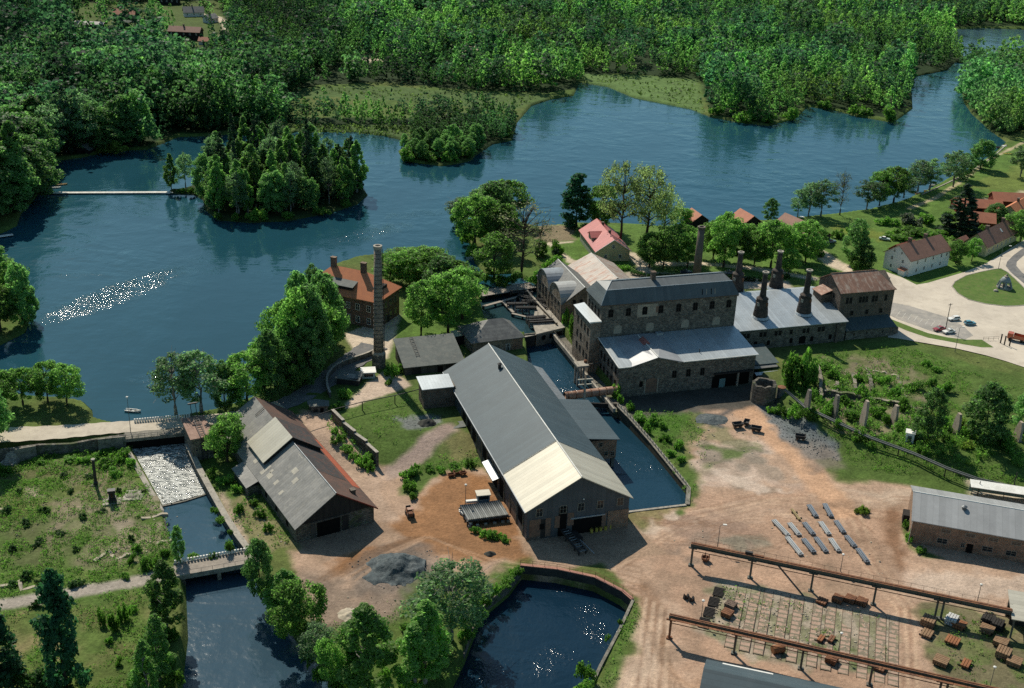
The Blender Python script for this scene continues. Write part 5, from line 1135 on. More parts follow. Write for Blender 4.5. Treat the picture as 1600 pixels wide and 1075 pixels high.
dm = b.part('dormer', MB().extr([(.6,9.5,4.),(.6,14.5,4.),(.6,14.5,6.4),(.6,12.,7.8),(.6,9.5,6.4)],(4.,0,0)), green_wall, rf)
b.part('dormer', MB().slab([(.1,9.1,6.3),(5.,9.1,6.3),(5.,12,7.95),(.1,12,7.95)],.12).slab([(.1,12.003,7.95),(5.,12.003,7.95),(5.,14.9,6.3),(.1,14.9,6.3)],.12), red_sheet, rf)
for y in (8.,18.): b.chimney(6.9,y,7.7,1.8,.8,mat=dark_brick,parent=rf)
b.part('verge_board', MB().slab([(-.7,-.62,4.),(-.7,-.5,4.),(6.4,-.5,8.65),(6.4,-.62,8.65)][::-1],.3).slab([(6.4,-.62,8.65),(6.4,-.5,8.65),(13.5,-.5,4.),(13.5,-.62,4.)][::-1],.3), white_paint, rf)
SMALL = [('boat_shed','long red-roofed shed on the shore with a blue car by its gable','shed',(124.5,448.5),R(120),22.,9.,3.2,6.2,'x',brown_tile,grey_wood),
 ('boat_shed','small hipped red roof at the landing with two jetties','shed',(99.5,462.5),R(112),10.,8.,3.,5.8,'x',red_tile,dark_board),
 ('boat_shed','little red roof half hidden behind street trees near the brick stack','shed',(78.,462.),R(108),9.,7.,3.,5.4,'x',red_tile,dark_board),
 ('outbuilding','low red-tiled outbuilding on the lawn, lower one of the pair','outbuilding',(190.5,497.),R(-2),20.,8.5,2.6,5.,'x',red_tile,red_board),
 ('outbuilding','low red-tiled outbuilding on the lawn, upper one of the pair','outbuilding',(211.,508.),R(-2),24.,8.5,2.8,5.4,'x',red_tile,red_board),
 ('outbuilding','square red-tiled outbuilding beside the big dark spruce','outbuilding',(186.,476.),R(-12),13.,9.,3.,5.8,'x',red_tile,red_board),
 ('cottage','yellow-walled cottage with orange tiled roof at the street corner','house',(211.,480.),R(50),20.,9.,4.4,8.,'x',orange_tile,yellow_wall),
 ('outbuilding','red roof corner beyond the two low outbuildings','outbuilding',(240.,523.),R(0),14.,8.,3.,5.6,'x',red_tile,red_board),
 ('farmhouse','long dark two-storey house with faded red roof in the forest clearing','house',(-247.,834.),R(-3),22.,9.,5.6,8.4,'x',brown_tile,dark_board),
 ('farmhouse','dark house with bright red roof highest in the forest clearing','house',(-307.,900.),R(-8),17.,9.,5.,8.2,'x',red_tile,dark_board),
 ('outbuilding','little bright red-roofed hut in front of the long forest house','outbuilding',(-222.,818.),R(-3),9.,6.,2.6,4.6,'x',red_tile,white_paint),
 ('cottage','dark grey-roofed cottage among the trees below the clearing','house',(-284.,798.),R(-18),15.,9.,3.,5.6,'x',grey_slate,dark_board),
 ('barn','long low shed with pale grey roof at the forest edge','barn',(-325.,866.),R(-2),22.,7.,2.6,4.,'x',fibre_roof,dark_board),
 ('farmhouse','dark gabled house at the top of the clearing','house',(-297.,985.),R(12),16.,10.,4.5,8.5,'y',grey_slate,dark_board),
 ('farmhouse','grey-roofed house at the edge of the meadow','house',(-262.,930.),R(20),15.,9.,3.4,7.,'x',grey_slate,cream_render),
 ('cottage','small white cottage where the forest track bends','house',(-236.,905.),R(60),9.,7.,3.4,6.,'x',fibre_roof,cream_render),
 ('boathouse','small dark boathouse with grey roof on the wooded shore','boathouse',(P(122,240,-.8)[0],P(122,240,-.8)[1]-1,-.9),R(-10),6.,7.,2.6,4.4,'y',grey_slate,dark_board),
 ('villa','pale grey house among the big trees of the narrows','house',(P(1584,122,0)[0],P(1584,122,0)[1]),R(10),14.,10.,6.,9.,'x',fibre_roof,cream_render)]
for nme, lab, cat, o_, rz_, L_, D_, ze_, zr_, ax_, rm_, wm_ in SMALL:
    b = Bld(nme, lab, cat, (o_[0], o_[1], o_[2] if len(o_) > 2 else 0.), rz_, L_, D_)
    b.body(-.8, ze_, zr_, ax_, wm_); rf = b.gable(ze_, zr_, ax_, rm_, .5, .5)
    if cat == 'house': b.win('S', [L_*(i+.5)/max(3,int(L_/4)) for i in range(max(3,int(L_/4)))], ze_-2.2, 1., 1.4, frame=white_paint); b.chimney(L_*.45, D_*.5, zr_-.5, 2., .9, parent=rf)
    else: b.panel('door','S',L_*.5,-.2,min(2.6,L_*.35),min(2.2,ze_-.5),dark_void,.05)
# ------------------------------------------------------------------ brick store, roofs at the picture edge
b = Bld('brick_store', 'long brick building with plain grey roof at the works road', 'warehouse', (95.5,238.,-3.), R(-15.5), 46., 16.)
b.body(-.5,6.2,9.1,'x',orange_brick); rf = b.gable(6.2,9.1,'x',surface('grey_sheet_roof',(.30,.30,.295),(.26,.26,.255),.4,.55,.35,metal=.1,fine=.08,seams=(0,1.4,.15)),.5,.4); ridge_cap(b,[(-.4,8,9.1),(46.4,8,9.1)],rf)
b.win('S',(7.6,13,18,23,28,33,38),4.2,2.2,1.0,frame=frame_wood); b.win('S',(7.2,17.2,22.4,27.5,33,38),1.2,2.4,1.4,frame=frame_wood); b.win('S',(11.8,),1.2,1.,1.2); b.panel('door','S',13.4,-.2,1.4,2.6,dark_void,.06)
b.part('roof_vent', MB().lathe(11.2,5.4,[(.5,7.6),(.5,8.9),(.7,9.0),(.2,9.3)],10), steel_grey, rf); b.part('downpipe', MB().tube([(-.05,.05,6.2),(-.12,-.12,6.),(-.12,-.12,.2)],.08,6), white_paint); b.part('side_box', MB().box(-1.5,8,-.3,-.02,11,2.4), dark_wood)
p_0 = P(1107,1030,1.3); a0 = R(-15.5)
b = Bld('workshop', 'dark grey-roofed workshop with a white ridge strip at the bottom of the yard', 'workshop', (p_0[0]-12*math.sin(-a0)*0-11*math.sin(R(15.5)),p_0[1]-11*math.cos(R(15.5)),-3.), a0, 46., 11.)
b.body(-.5,3.9,6.1,'x',dark_wood); rf = b.gable(3.9,6.1,'x',slate_roof,.5,.4); b.part('ridge_strip', MB().box(2.8,10.6,4.02,12.5,11.,4.2), white_paint, rf)
p_0 = P(1562,925,3.)
b = Bld('open_shed', 'open-fronted shed with pale cream roof under the end of the crane track', 'shed', (106.4,203.,-3.), R(-14), 16., 8.5)
b.part('wall', MB().box(0,8.1,-.3,16,8.4,5.4).box(15.6,0,-.3,16,8.1,4.6), orange_brick); b.part('roof', MB().slab([(-.5,-.5,5.),(16.5,-.5,5.),(16.5,8.9,6.),(-.5,8.9,6.)],.2), cream_roof); b.part('post', MB().box(0,0,-.3,.35,.35,4.7), green_steel); b.part('post', MB().box(7.5,0,-.3,7.85,.35,4.7), green_steel); b.part('post', MB().box(0,7.7,-.3,.35,8.05,5.4), green_steel); b.part('inner_wall', MB().box(.4,5.,-.3,15.5,5.3,4.6), dark_wood)
b = Bld('bicycle_shed', 'long low open shelter with pale flat roof beside the works road', 'shelter', (116.9,259.5,-2.), R(-13), 30., 3.4)
rf = b.part('roof', MB().slab([(0,0,2.2),(30,0,2.2),(30,3.4,2.6),(0,3.4,2.6)],.14), white_paint); b.part('back_wall', MB().box(0.2,3.,-.4,30,3.15,2.3), surface('teal_paint',(.16,.27,.26)))
for x in (.4,8,16,24): b.part('post', MB().box(x,.2,-.4,x+.14,.34,2.0), green_steel)
# ------------------------------------------------------------------ roads and flat sheets
road_m = surface('road_gravel', (.50,.435,.345), (.42,.365,.29), .5, .95, .1, stain=(.35,.30,.24), stain_amt=.5, fine=.1)
asphalt_m = surface('asphalt', (.17,.165,.16), (.12,.12,.118), .6, .95, .1, stain=(.24,.22,.19), stain_amt=.5, fine=.12)
square_m = surface('square_gravel', (.55,.48,.385), (.46,.40,.325), .22, .95, .1, stain=(.40,.345,.275), stain_amt=.6, fine=.06)
lot_m = surface('parking_asphalt', (.33,.30,.265), (.25,.235,.21), .5, .95, .1, stain=(.40,.36,.30), stain_amt=.6, fine=.08)
lawn_m = surface('lawn', (.095,.15,.035), (.07,.12,.028), .7, .95, .1, stain=(.15,.15,.06), stain_amt=.5, fine=.25)
def smooth_line(pts, n=6):
    out = []
    for i in range(len(pts)-1):
        p0, p1, p2, p3 = (Vector(pts[max(0,min(len(pts)-1,i+d))]) for d in (-1,0,1,2))
        for j in range(n):
            t = j/n; out.append(.5*((2*p1)+(-p0+p2)*t+(2*p0-5*p1+4*p2-p3)*t*t+(-p0+3*p1-3*p2+p3)*t**3))
    return out+[Vector(pts[-1])]
def strip(name, px, wd, mat, dz=.05, z=None):
    c_ = smooth_line([(G(x,y) if z is None else P(x,y,z))[:2] for x, y in px], 10); V = []
    wd = wd if isinstance(wd, (list,tuple)) else [wd]*len(px)
    for i, p in enumerate(c_):
        t = (c_[min(i+1,len(c_)-1)]-c_[max(i-1,0)]).normalized(); n_ = Vector((-t.y,t.x)); f = i/(len(c_)-1)*(len(wd)-1); a = int(min(f,len(wd)-2)); w_ = wd[a]+(wd[a+1]-wd[a])*(f-a)
        w_ *= 1+.05*math.sin(i*1.3)
        for s_ in (-.5,-.25,0,.25,.5):
            q = p+n_*w_*s_; V.append((q.x,q.y,(float(base_z(q.x,q.y)) if z is None else z)+.13+dz))
    m = MB(); m.add(V, [(i*5+j,i*5+j+1,i*5+j+6,i*5+j+5) for i in range(len(c_)-1) for j in range(4)])
    return kind(m.build(name, mat), 'structure')
def sheet(name, px, z, mat):
    m = MB(); m.poly([P(x,y,z) for x,y in px]); o = m.build(name, mat)
    if o.data.polygons[0].normal.z < 0: o.data.flip_normals()
    return kind(o, 'structure')
strip('causeway_road', [(-120,684),(-40,681),(30,679),(100,675),(160,670),(215,666),(285,660),(340,655),(395,646),(440,634)], [9.5,9,8,7.4,6.6,6.4,6.2,6.,6.,6.], road_m, .02, z=0)
strip('office_road', [(432,636),(470,620),(505,598),(535,575),(560,558),(585,540)], [6.,6.6,7.4,8.,9.,9.], asphalt_m, .0, z=0)
Z2 = lambda pts: [(1120+x/3.333, 320+y/3.333) for x, y in pts]
sheet('village_square', Z2([(890,690),(915,640),(900,610),(860,560),(860,470),(872,430),(852,385),(812,352),(870,345),(960,376),(1040,416),(1100,406),(1290,350),(1400,306),(1520,232),(1700,120),(1800,300),(1700,870),(1600,845),(1500,812),(1400,783),(1250,748),(1100,722),(940,695)]), .20, square_m)
sheet('parking_lot', Z2([(866,500),(1000,525),(1200,585),(1285,632),(1335,680),(1290,702),(1130,662),(940,595),(872,560)]), .215, lot_m)
o = sheet('traffic_island', Z2([(1224,425),(1240,400),(1300,368),(1370,350),(1440,336),(1480,332),(1512,350),(1560,392),(1600,432),(1640,480),(1620,522),(1560,527),(1500,528),(1400,516),(1310,494),(1255,462)]), .26, lawn_m)
kb = MB(); pts = [P(x,y,.2) for x,y in Z2([(1224,425),(1240,400),(1300,368),(1370,350),(1440,336),(1480,332),(1512,350),(1560,392),(1600,432),(1640,480),(1620,522),(1560,527),(1500,528),(1400,516),(1310,494),(1255,462)])]
for i in range(len(pts)):
    a, b_ = pts[i], pts[(i+1)%len(pts)]; d = Vector(b_)-Vector(a); n_ = Vector((-d.y,d.x,0)).normalized()*.18
    kb.slab([(a[0]-n_.x,a[1]-n_.y,.33),(b_[0]-n_.x,b_[1]-n_.y,.33),(b_[0]+n_.x,b_[1]+n_.y,.33),(a[0]+n_.x,a[1]+n_.y,.33)][::-1], .3)
kind(kb.build('kerb', concrete), 'structure')
sheet('verge', Z2([(862,572),(900,592),(1010,635),(1100,668),(1200,690),(1300,702),(1380,702),(1442,742),(1380,742),(1290,727),(1190,708),(1100,692),(990,655),(905,618)]), .23, lawn_m)
sheet('loop_road', Z2([(1600,222),(1545,262),(1512,296),(1505,318),(1530,350),(1600,410),(1650,440),(1650,395),(1590,352),(1560,318),(1562,296),(1600,262),(1660,225)]), .225, asphalt_m)
m = MB()
for i in range(12):
    f = i/11; a = Vector(P(*Z2([(905+f*330, 572+f*95)])[0], .235)); b_ = Vector(P(*Z2([(925+f*330, 545+f*95)])[0], .235)); d = (b_-a).normalized(); n_ = Vector((-d.y,d.x,0))*.07
    m.poly([a-n_, b_-n_, b_+n_, a+n_])
o = kind(m.build('parking_markings', surface('road_paint',(.6,.57,.5),(.45,.42,.36),2,.9,.1)), 'structure')

# ------------------------------------------------------------------ walls, bridges, weirs
def wall_line(name, label, cat, pts, z0, z1, th, mat, coping=None, parent=None):
    """a standing wall along world points; z1 may be a list"""
    z1 = z1 if isinstance(z1, (list,tuple)) else [z1]*len(pts); z0 = z0 if isinstance(z0, (list,tuple)) else [z0]*len(pts); P_ = [Vector(p[:2]) for p in pts]; n = len(P_)
    if parent is None: c_ = P_[0]; t = thing(name, label, cat, (c_.x, c_.y, 0))
    else: t = parent; c_ = Vector(t.location[:2])
    off = []
    for i in range(n):
        d = (P_[min(i+1,n-1)]-P_[max(i-1,0)]).normalized(); off.append(Vector((-d.y,d.x))*th/2)
    def ribbon(zlo, zhi, ex):
        m = MB(); V = []
        for i in range(n):
            for s_ in (-1,1):
                q = P_[i]+off[i]*s_*ex-c_; V += [(q.x,q.y,zlo[i]),(q.x,q.y,zhi[i])]
        F = [(0,1,3,2),(4*n-4,4*n-2,4*n-1,4*n-3)]
        for i in range(n-1):
            a, b_ = 4*i, 4*i+4; F += [(a,b_,b_+1,a+1),(a+2,a+3,b_+3,b_+2),(a+1,b_+1,b_+3,a+3)]
        return m.add(V, F)
    ribbon(z0, z1, 1.).build('wall_face', mat, t)
    if coping: ribbon([z-.02 for z in z1], [z+.16 for z in z1], 1.25).build('coping', coping, t)
    return t
def railing(pts, h, mat, parent=None, step=2., name='railing', label='', cat='railing', rails=(1.,.5), r_=.04, white_base=False):
    c_ = Vector(pts[0]) if parent is None else Vector(parent.location); m = MB()
    t = thing(name, label, cat, tuple(c_)) if parent is None else parent
    for a, b_ in zip(pts[:-1], pts[1:]):
        a, b_ = Vector(a)-c_, Vector(b_)-c_; n = max(1, int((b_-a).length/step))
        for f in rails: m.tube([a+Vector((0,0,h*f)), b_+Vector((0,0,h*f))], r_, 4)
        for i in range(n+1):
            q = a.lerp(b_, i/n); m.tube([q, q+Vector((0,0,h))], r_*1.2, 4)
    o = m.build('rail' if parent is None else 'railing', mat, t); return t
rail_red = surface('rust_red_rail', (.33,.12,.075), (.25,.09,.06), 2, .7, .3)
P0 = lambda x, y, z=0.: P(x, y, z)
wall_line('retaining_wall', 'long old retaining wall holding the causeway road above the field', 'wall', [P0(-120,716),P0(-20,706),P0(20,702),P0(60,696),P0(110,690),P0(152,686),P0(196,682)], -4., [.3,.3,.35,.3,-.5,.2,.55], .8, rubble_stone, None)
wall_line('parapet_wall', 'plastered grey wall piece beside the sluice opening', 'wall', [P0(153,690,0),P0(196,685.5,0)], -3.6, .75, .5, old_concrete)
wall_line('parapet_wall', 'plastered grey wall piece beside the concrete steps', 'wall', [P0(22,705,0),P0(56,699,0)], -3.6, .55, .5, old_concrete)
c0 = P(20,712,-1.4)
t = thing('stair', 'short flight of concrete steps down to the field', 'steps', (c0[0],c0[1]+.5,-3.2), R(-8)); m = MB()
for i in range(9): m.box(-1.3,-3.6+i*.4,-.3,1.3,-3.2+i*.4,.3+i*.34)
m.build('tread', concrete, t); MB().box(1.32,-3.7,-.3,1.75,.4,1.2).box(-1.75,-3.7,-.3,-1.32,.4,1.2).build('side_wall', concrete, t)
# sluice bridge
A_, B_ = Vector(P(196,683,0)), Vector(P(292,673,0)); d = (B_-A_); ang = math.atan2(d.y,d.x); Ls = d.length
t = thing('sluice_bridge', 'road bridge over the dark sluice opening above the weir', 'bridge', (A_.x,A_.y,0), ang)
MB().box(-.2,-1.4,-.75,Ls+.2,7.2,.12).build('deck', old_concrete, t); MB().box(-.6,-1.3,-4.5,.1,.9,-.76).build('pier', rubble_stone, t); MB().box(Ls-.1,-1.3,-4.5,Ls+.6,.9,-.76).build('pier', rubble_stone, t)
MB().box(.1,-.95,-4.6,Ls-.1,-.6,-.76).build('opening_shade', dark_void, t); m = MB()  # near-black box painted as the shade in the opening under the deck
for i in range(int(Ls/1.6)+1): m.tube([(i*1.6,-1.2,.1),(i*1.6,-1.2,1.1)],.05,4)
m.tube([(-.2,-1.2,1.1),(Ls+.2,-1.2,1.1)],.05,5); m.tube([(-.2,-1.2,.6),(Ls+.2,-1.2,.6)],.04,5); m.build('railing', steel_grey, t)
A_, B_ = Vector(P(211,660,.1)), Vector(P(300,652,.1)); t = thing('bridge_railing', 'white block railing on the lake side of the sluice bridge', 'railing', tuple(A_)); m = MB(); d = B_-A_; n = 22
for i in range(n): q = d*(i/n); m.cbox(q.x,q.y,.0,.42,.3,1.05,math.atan2(d.y,d.x))
m.build('post', white_paint, t); m = MB(); m.tube([(0,.05,.95),(d.x,d.y+.05,.95)],.09,5); m.tube([(0,.05,.35),(d.x,d.y+.05,.35)],.09,5); m.build('rail', steel_grey, t)
# weir water: a broken sloping sheet
k = N('weir_water'); pos = k.n('NewGeometry').outputs['Position']
nz = k.noise(k.n('Mapping', {0: pos, 2: (0,0,R(54)), 3: (.5,1.7,1.)}).outputs[0], 1.25, 7, .78, .9); fm = k.ramp(nz, .44, .60)
bm = k.n('Bump', {'Strength': .8, 'Distance': .3, 'Height': nz}).outputs[0]
weir_m = k.surf(k.n('BsdfPrincipled', {'Base Color': k.mix(fm, (.02,.035,.035,1), (.74,.73,.66,1)), 'Roughness': k.ramp(fm,0,1,.12,.7), 'Normal': bm}).outputs[0])
q = [P(200,697,-3.1),P(292,690,-3.1),P(329,769,-4.85),P(250,790,-4.85)]; m = MB(); NU, NV = 30, 40; V = []
for j in range(NV+1):
    for i in range(NU+1):
        a = Vector(q[0]).lerp(Vector(q[1]), i/NU); b_ = Vector(q[3]).lerp(Vector(q[2]), i/NU); p = a.lerp(b_, j/NV)
        V.append((p.x,p.y,p.z+.25*(float(vnoise(p.x,p.y,1.1,3))-.5)+.1*(float(vnoise(p.x,p.y,.5,8))-.5)))
m.add(V, [(j*(NU+1)+i,(j+1)*(NU+1)+i,(j+1)*(NU+1)+i+1,j*(NU+1)+i+1) for j in range(NV) for i in range(NU)])
kind(m.build('weir_water', weir_m, smooth=True), 'structure')
wall_line('weir_wall', 'pale concrete wall along the near-field side of the foaming weir', 'wall', [P(197,700,-2.4),P(214,730,-2.8),P(232,762,-3.),P(252,797,-3.)], -7., [-2.2,-2.6,-2.8,-3.3], 1.3, concrete)
wall_line('weir_wall', 'broken stone wall between the mill pool and the long shed', 'wall', [P(293,698,-2.),P(312,735,-2.5),P(331,770,-2.9),P(352,806,-2.9),P(372,838,-2.9),P(391,862,-2.9)], -7., [-1.2,-2.2,-2.6,-2.9,-2.7,-2.9], 1.2, rubble_stone, concrete)
c0 = P(262,792,-4.9); wall_line('sill', 'low dark sill across the foot of the weir', 'weir', [P(251,792,-4.9),P(290,783,-4.9),P(330,770,-4.9)], -6., -4.72, .5, old_concrete)
wall_line('pool_wall', 'crumbling edge wall of the mill pool on the field side', 'wall', [P(252,797,-3.2),P(258,825,-3.2),P(266,856,-3.2),P(290,884,-3.2)], -7., [-3.3,-3.6,-3.5,-3.1], .9, rubble_stone)
# lower road bridge
A_, B_ = Vector(P(286,899,-2.9)), Vector(P(398,879,-2.9)); d = B_-A_; ang = math.atan2(d.y,d.x); Ls = d.length
t = thing('road_bridge', 'low plank-and-concrete road bridge with white block railing over the river', 'bridge', (A_.x,A_.y,-2.9), ang)
MB().box(-1.5,0,-.5,Ls+1.,4.6,.12).build('deck', surface('bridge_deck',(.30,.255,.21),(.22,.19,.16),1,.9,.1), t); MB().box(-1.5,-.25,-.9,Ls+1.,-.01,.3).box(-1.5,4.61,-.9,Ls+1.,4.85,.3).build('edge_beam', concrete, t)
MB().box(-1.6,0,-4.5,.3,4.6,-.51).build('abutment', rubble_stone, t); MB().box(Ls-.2,0,-4.5,Ls+1,4.6,-.51).build('abutment', rubble_stone, t); MB().box(Ls*.47,.3,-4.5,Ls*.47+.8,4.3,-.51).build('pier', concrete, t)
m = MB()
for i in range(26): m.cbox(-1.+i*(Ls+1.6)/25,4.75,.3,.42,.3,.75)
m.build('railing_block', white_paint, t); m = MB()
for i in range(8): m.tube([(-1.+i*(Ls+1.6)/7,-.1,.3),(-1.+i*(Ls+1.6)/7,-.1,1.2)],.04,4)
m.tube([(-1.2,-.1,1.2),(Ls+1,-.1,1.2)],.035,4); m.build('railing', steel_grey, t)
# basin wall with red railing
bp = [P(813,884,LOW),P(870,890,LOW),P(930,903,LOW),P(973,925,LOW),P(988,938,LOW)]
t = wall_line('basin_wall', 'high dark wall with rust-red railing along the road side of the basin', 'wall', bp, -8., -2.75, .7, surface('dark_sheet_piling',(.06,.055,.05),(.035,.033,.03),1.5,.85,.2), surface('red_coping',(.34,.17,.12),(.26,.13,.1),1,.8,.2))
railing([(p[0],p[1],-2.6) for p in bp], 1.1, rail_red, t, 2.4)
wall_line('basin_wall', 'low edge wall with thin coping on the grassy side of the basin', 'wall', [P(989,939,LOW),P(968,985,LOW),P(938,1042,LOW),P(912,1100,LOW)], -8., -2.8, .5, old_concrete, old_concrete)
wall_line('basin_wall', 'dark stone bank wall below the trees at the basin', 'wall', [P(812,886,LOW),P(792,912,LOW),P(748,948,LOW),P(722,1016,LOW)], -8., [-2.9,-3.2,-3.4,-3.8], .9, rubble_stone)
# mill race: walls, fence, quay
rp = [P(966,636,-1.5),P(985,655,-1.9),P(1016,690,-2.5),P(1046,727,-2.8),P(1076,764,-2.9),P(1074,789,-2.9)]
t = wall_line('race_wall', 'leaning timber-faced wall with pale fence along the mill race', 'wall', rp, -7.5, [-1.2,-1.7,-2.3,-2.6,-2.7,-2.8], .9, surface('mossy_timber',(.10,.09,.06),(.06,.055,.045),1.4,.9,.1), old_concrete)
m = MB(); c_ = Vector(t.location); L_ = [Vector(p) for p in rp]
for a, b_ in zip(L_[:-2], L_[1:-1]):
    n = max(2,int((b_-a).length/1.7))
    for i in range(n):
        q = a.lerp(b_,i/n)-c_; m.cbox(q.x,q.y,q.z-.1,.16,.16,1.4,.8); q2 = a.lerp(b_,(i+.8)/n)-c_; m.tube([q+Vector((0,0,1.1)),q2+Vector((0,0,1.05))],.07,4)
    m.tube([a-c_+Vector((0,0,.75)),b_-c_+Vector((0,0,.75))],.06,4)
m.build('fence', surface('weathered_pale_wood',(.42,.39,.32),(.30,.28,.23),1.5,.9,.1), t)
wall_line('race_wall', 'straight concrete end wall closing the mill race at the yard', 'wall', [P(982,800,-2.9),P(1072,789,-2.9)], -7.5, -2.75, .7, concrete)
t = thing('quay', 'narrow concrete quay below the foundry wall on the mill race', 'quay', mf(0,0,0), MA)
MB().box(-4.6,-9.,-8.,-.03,49.5,-2.6).build('wall_face', rubble_stone, t); MB().box(-4.9,-9.2,-2.6,-4.1,49.6,-1.3).build('parapet', concrete, t); m = MB()
for i in range(24): m.tube([(-4.4,-8+i*2.3,-1.35),(-4.4,-8+i*2.3,-.4)],.05,4)
m.tube([(-4.4,-8,-.4),(-4.4,45,-.4)],.05,4); m.build('railing', black_iron, t)
t = thing('hoist_tower', 'pale concrete hoist platform on posts over the mill race', 'hoist', mf(-6.6,14.,0), MA)
MB().box(-1.5,-1.7,1.6,2.2,1.9,2.2).build('platform', concrete, t); m = MB()
for x, y in ((-1,-1),(.8,-1),(-1,1.2),(.8,1.2)): m.cbox(x,y,-7,.5,.5,8.6)
m.build('post', concrete, t); MB().lathe(1.8,.6,[(.5,2.2),(.5,2.9),(.2,3.1)],12).build('winch', rust, t); MB().box(2.2,-.3,1.7,6.4,0.,2.0).build('beam', grey_wood, t)
A_, B_ = Vector(P(882,619,-.6)), Vector(P(965,609,-.6))
t = thing('pipe', 'big rusty pink pipe crossing the mill race', 'pipe', tuple(A_)); d = B_-A_
MB().tube([(0,0,0),tuple(d)],1.2,16).build('pipe_barrel', rust_light, t, smooth=True); m = MB()
for i in range(7): q = d*((i+.4)/7); m.tube([q-d.normalized()*.12,q+d.normalized()*.12],1.27,16)
m.build('pipe_band', rust, t); MB().box(.5,-1.4,-2.6,d.x-.5,-.9,-1.2).build('girder', dark_wood, t)
b0 = P(911,648,-4.6); t = thing('power_pole', 'pole with double crossarm standing in the mill race before the pipe', 'pole', b0, R(14)); hz = height_at(b0,592)
MB().box(-.5,-.5,-1,.5,.5,3.).build('foot', concrete, t); MB().tube([(0,0,2.5),(0,0,hz-b0[2])],.34,8).build('shaft', surface('weathered_pale_wood',(.42,.39,.32)), t); MB().box(-2.2,-.2,hz-b0[2]-.3,2.2,.2,hz-b0[2]).box(-2.,-.16,hz-b0[2]-1.9,2.,.16,hz-b0[2]-1.6).build('crossarm', surface('weathered_pale_wood',(.42,.39,.32)), t)
# intake: footbridges, deck, racks
def plank_bridge(label, a, b_, wd, z, mat, rails=True, name='footbridge'):
    a, b_ = Vector(P(*a,z)), Vector(P(*b_,z)); d = b_-a; ang = math.atan2(d.y,d.x); L_ = d.length
    t = thing(name, label, 'footbridge', tuple(a), ang); MB().box(0,0,-.25,L_,wd,0).build('deck', mat, t); m = MB(); n = max(2,int(L_/5))
    for i in range(n+1): MB().box(i*L_/n-.12,.1,-2.6,i*L_/n+.12,wd-.1,-.26).build('pile', dark_wood, t)
    if rails:
        m = MB(); n = max(3,int(L_/2.2))
        for yy in (.05,wd-.05):
            m.tube([(0,yy,1.1),(L_,yy,1.1)],.045,4); m.tube([(0,yy,.55),(L_,yy,.55)],.035,4)
            for i in range(n+1): m.tube([(i*L_/n,yy,0),(i*L_/n,yy,1.1)],.045,4)
        m.build('railing', green_steel, t)
    return t
planks = surface('weathered_planks', (.33,.29,.245), (.26,.23,.195), 1.2, .9, .1, seams=(0,.5,.35))
bare_planks = surface('pale_planks', (.62,.59,.52), (.52,.5,.44), 1.2, .85, .1, seams=(0,.6,.25))  # pale boards of the long footbridge and the jetties
plank_bridge('broad planked footbridge with green railings across the intake', (752,463), (838,449), 5.4, .25, planks)
plank_bridge('narrow pale beam across the top of the rapids', (818,527), (878,515), .8, -.6, concrete, False)
plank_bridge('narrow plank walk in front of the intake openings', (757,479), (812,464), 1.2, -.4, planks, False)
plank_bridge('bent plank walk through the intake basin', (783,470), (800,488), 1.0, -.5, planks, False)
plank_bridge('bent plank walk leading to the concrete deck', (799,490), (832,498), 1.0, -.5, planks, False)
plank_bridge('long white floating footbridge from the wooded shore to the island', (60,302), (270,301), 2.1, -.35, bare_planks, False)
q = [P(832,505,-.2),P(838,522,-.2),P(884,511,-.2),P(858,480,-.2),P(842,470,-.2),P(836,484,-.2)]
t = thing('intake_deck', 'concrete deck between the intake and the power house with dark outlet openings', 'deck', q[1]); o_ = Vector(q[1])
MB().slab([tuple(Vector(p)-o_) for p in q], .5).build('slab', concrete, t); a, b_ = Vector(q[1])-o_, Vector(q[2])-o_
MB().extr([(a.x,a.y+.1,-.51),(b_.x,b_.y+.1,-.51),(b_.x,b_.y+.1,-4.5),(a.x,a.y+.1,-4.5)], (0,.5,0)).build('outlet_wall', old_concrete, t)
for f in (.2,.45,.7): p = a.lerp(b_,f); MB().cbox(p.x+.6,p.y+.02,-2.4,1.3,.16,1.4,math.atan2(b_.y-a.y,b_.x-a.x)).build('outlet', dark_void, t)
g = random.Random(5); rack_n = ['crossing the hoist frame','leaning at the railing','lying lowest over the water','beside the footbridge','on the concrete deck','near the power house wall','over the dark opening','with a pale end']
for i, (x, y, a_) in enumerate(((815,458,.2),(825,466,-.5),(808,476,.15),(835,472,.25),(838,497,.3),(846,478,-1.),(822,482,.1),(846,503,.25))):
    p = P(x,y,.1); t = thing('trash_rack', f'black iron beam rack of the intake, {rack_n[i]}', 'rack', p, a_); m = MB(); L_ = g.uniform(6,9)
    for j in range(4): m.box(-L_/2,-.9+j*.6,-.1+g.uniform(0,.5),L_/2,-.7+j*.6,.15+g.uniform(.3,.6))
    m.build('beam', black_iron, t); m = MB()
    for j in range(4): m.box(-L_/2+j*L_/3.2,-1.,-1.6,-L_/2+j*L_/3.2+.2,1.1,-.1); m.tube([(-L_/2+j*L_/3.2,1.,0),(-L_/2+j*L_/3.2,1.,1.8)],.07,4)
    m.build('post', black_iron, t)
wall_line('intake_wall', 'straight wall with pale coping between intake and power house', 'wall', [mf(-2.2,48.5),mf(-2.8,62),mf(-3.2,80)], -4., .6, .5, brown_stone, concrete)
wall_line('intake_wall', 'dark sheet wall below the intake basin above the rapids', 'wall', [P(760,502,-.4),P(790,515,-.4),P(816,523,-.4),P(836,521,-.4)], -5., -.4, .5, surface('dark_sheet_piling',(.06,.055,.05)), old_concrete)
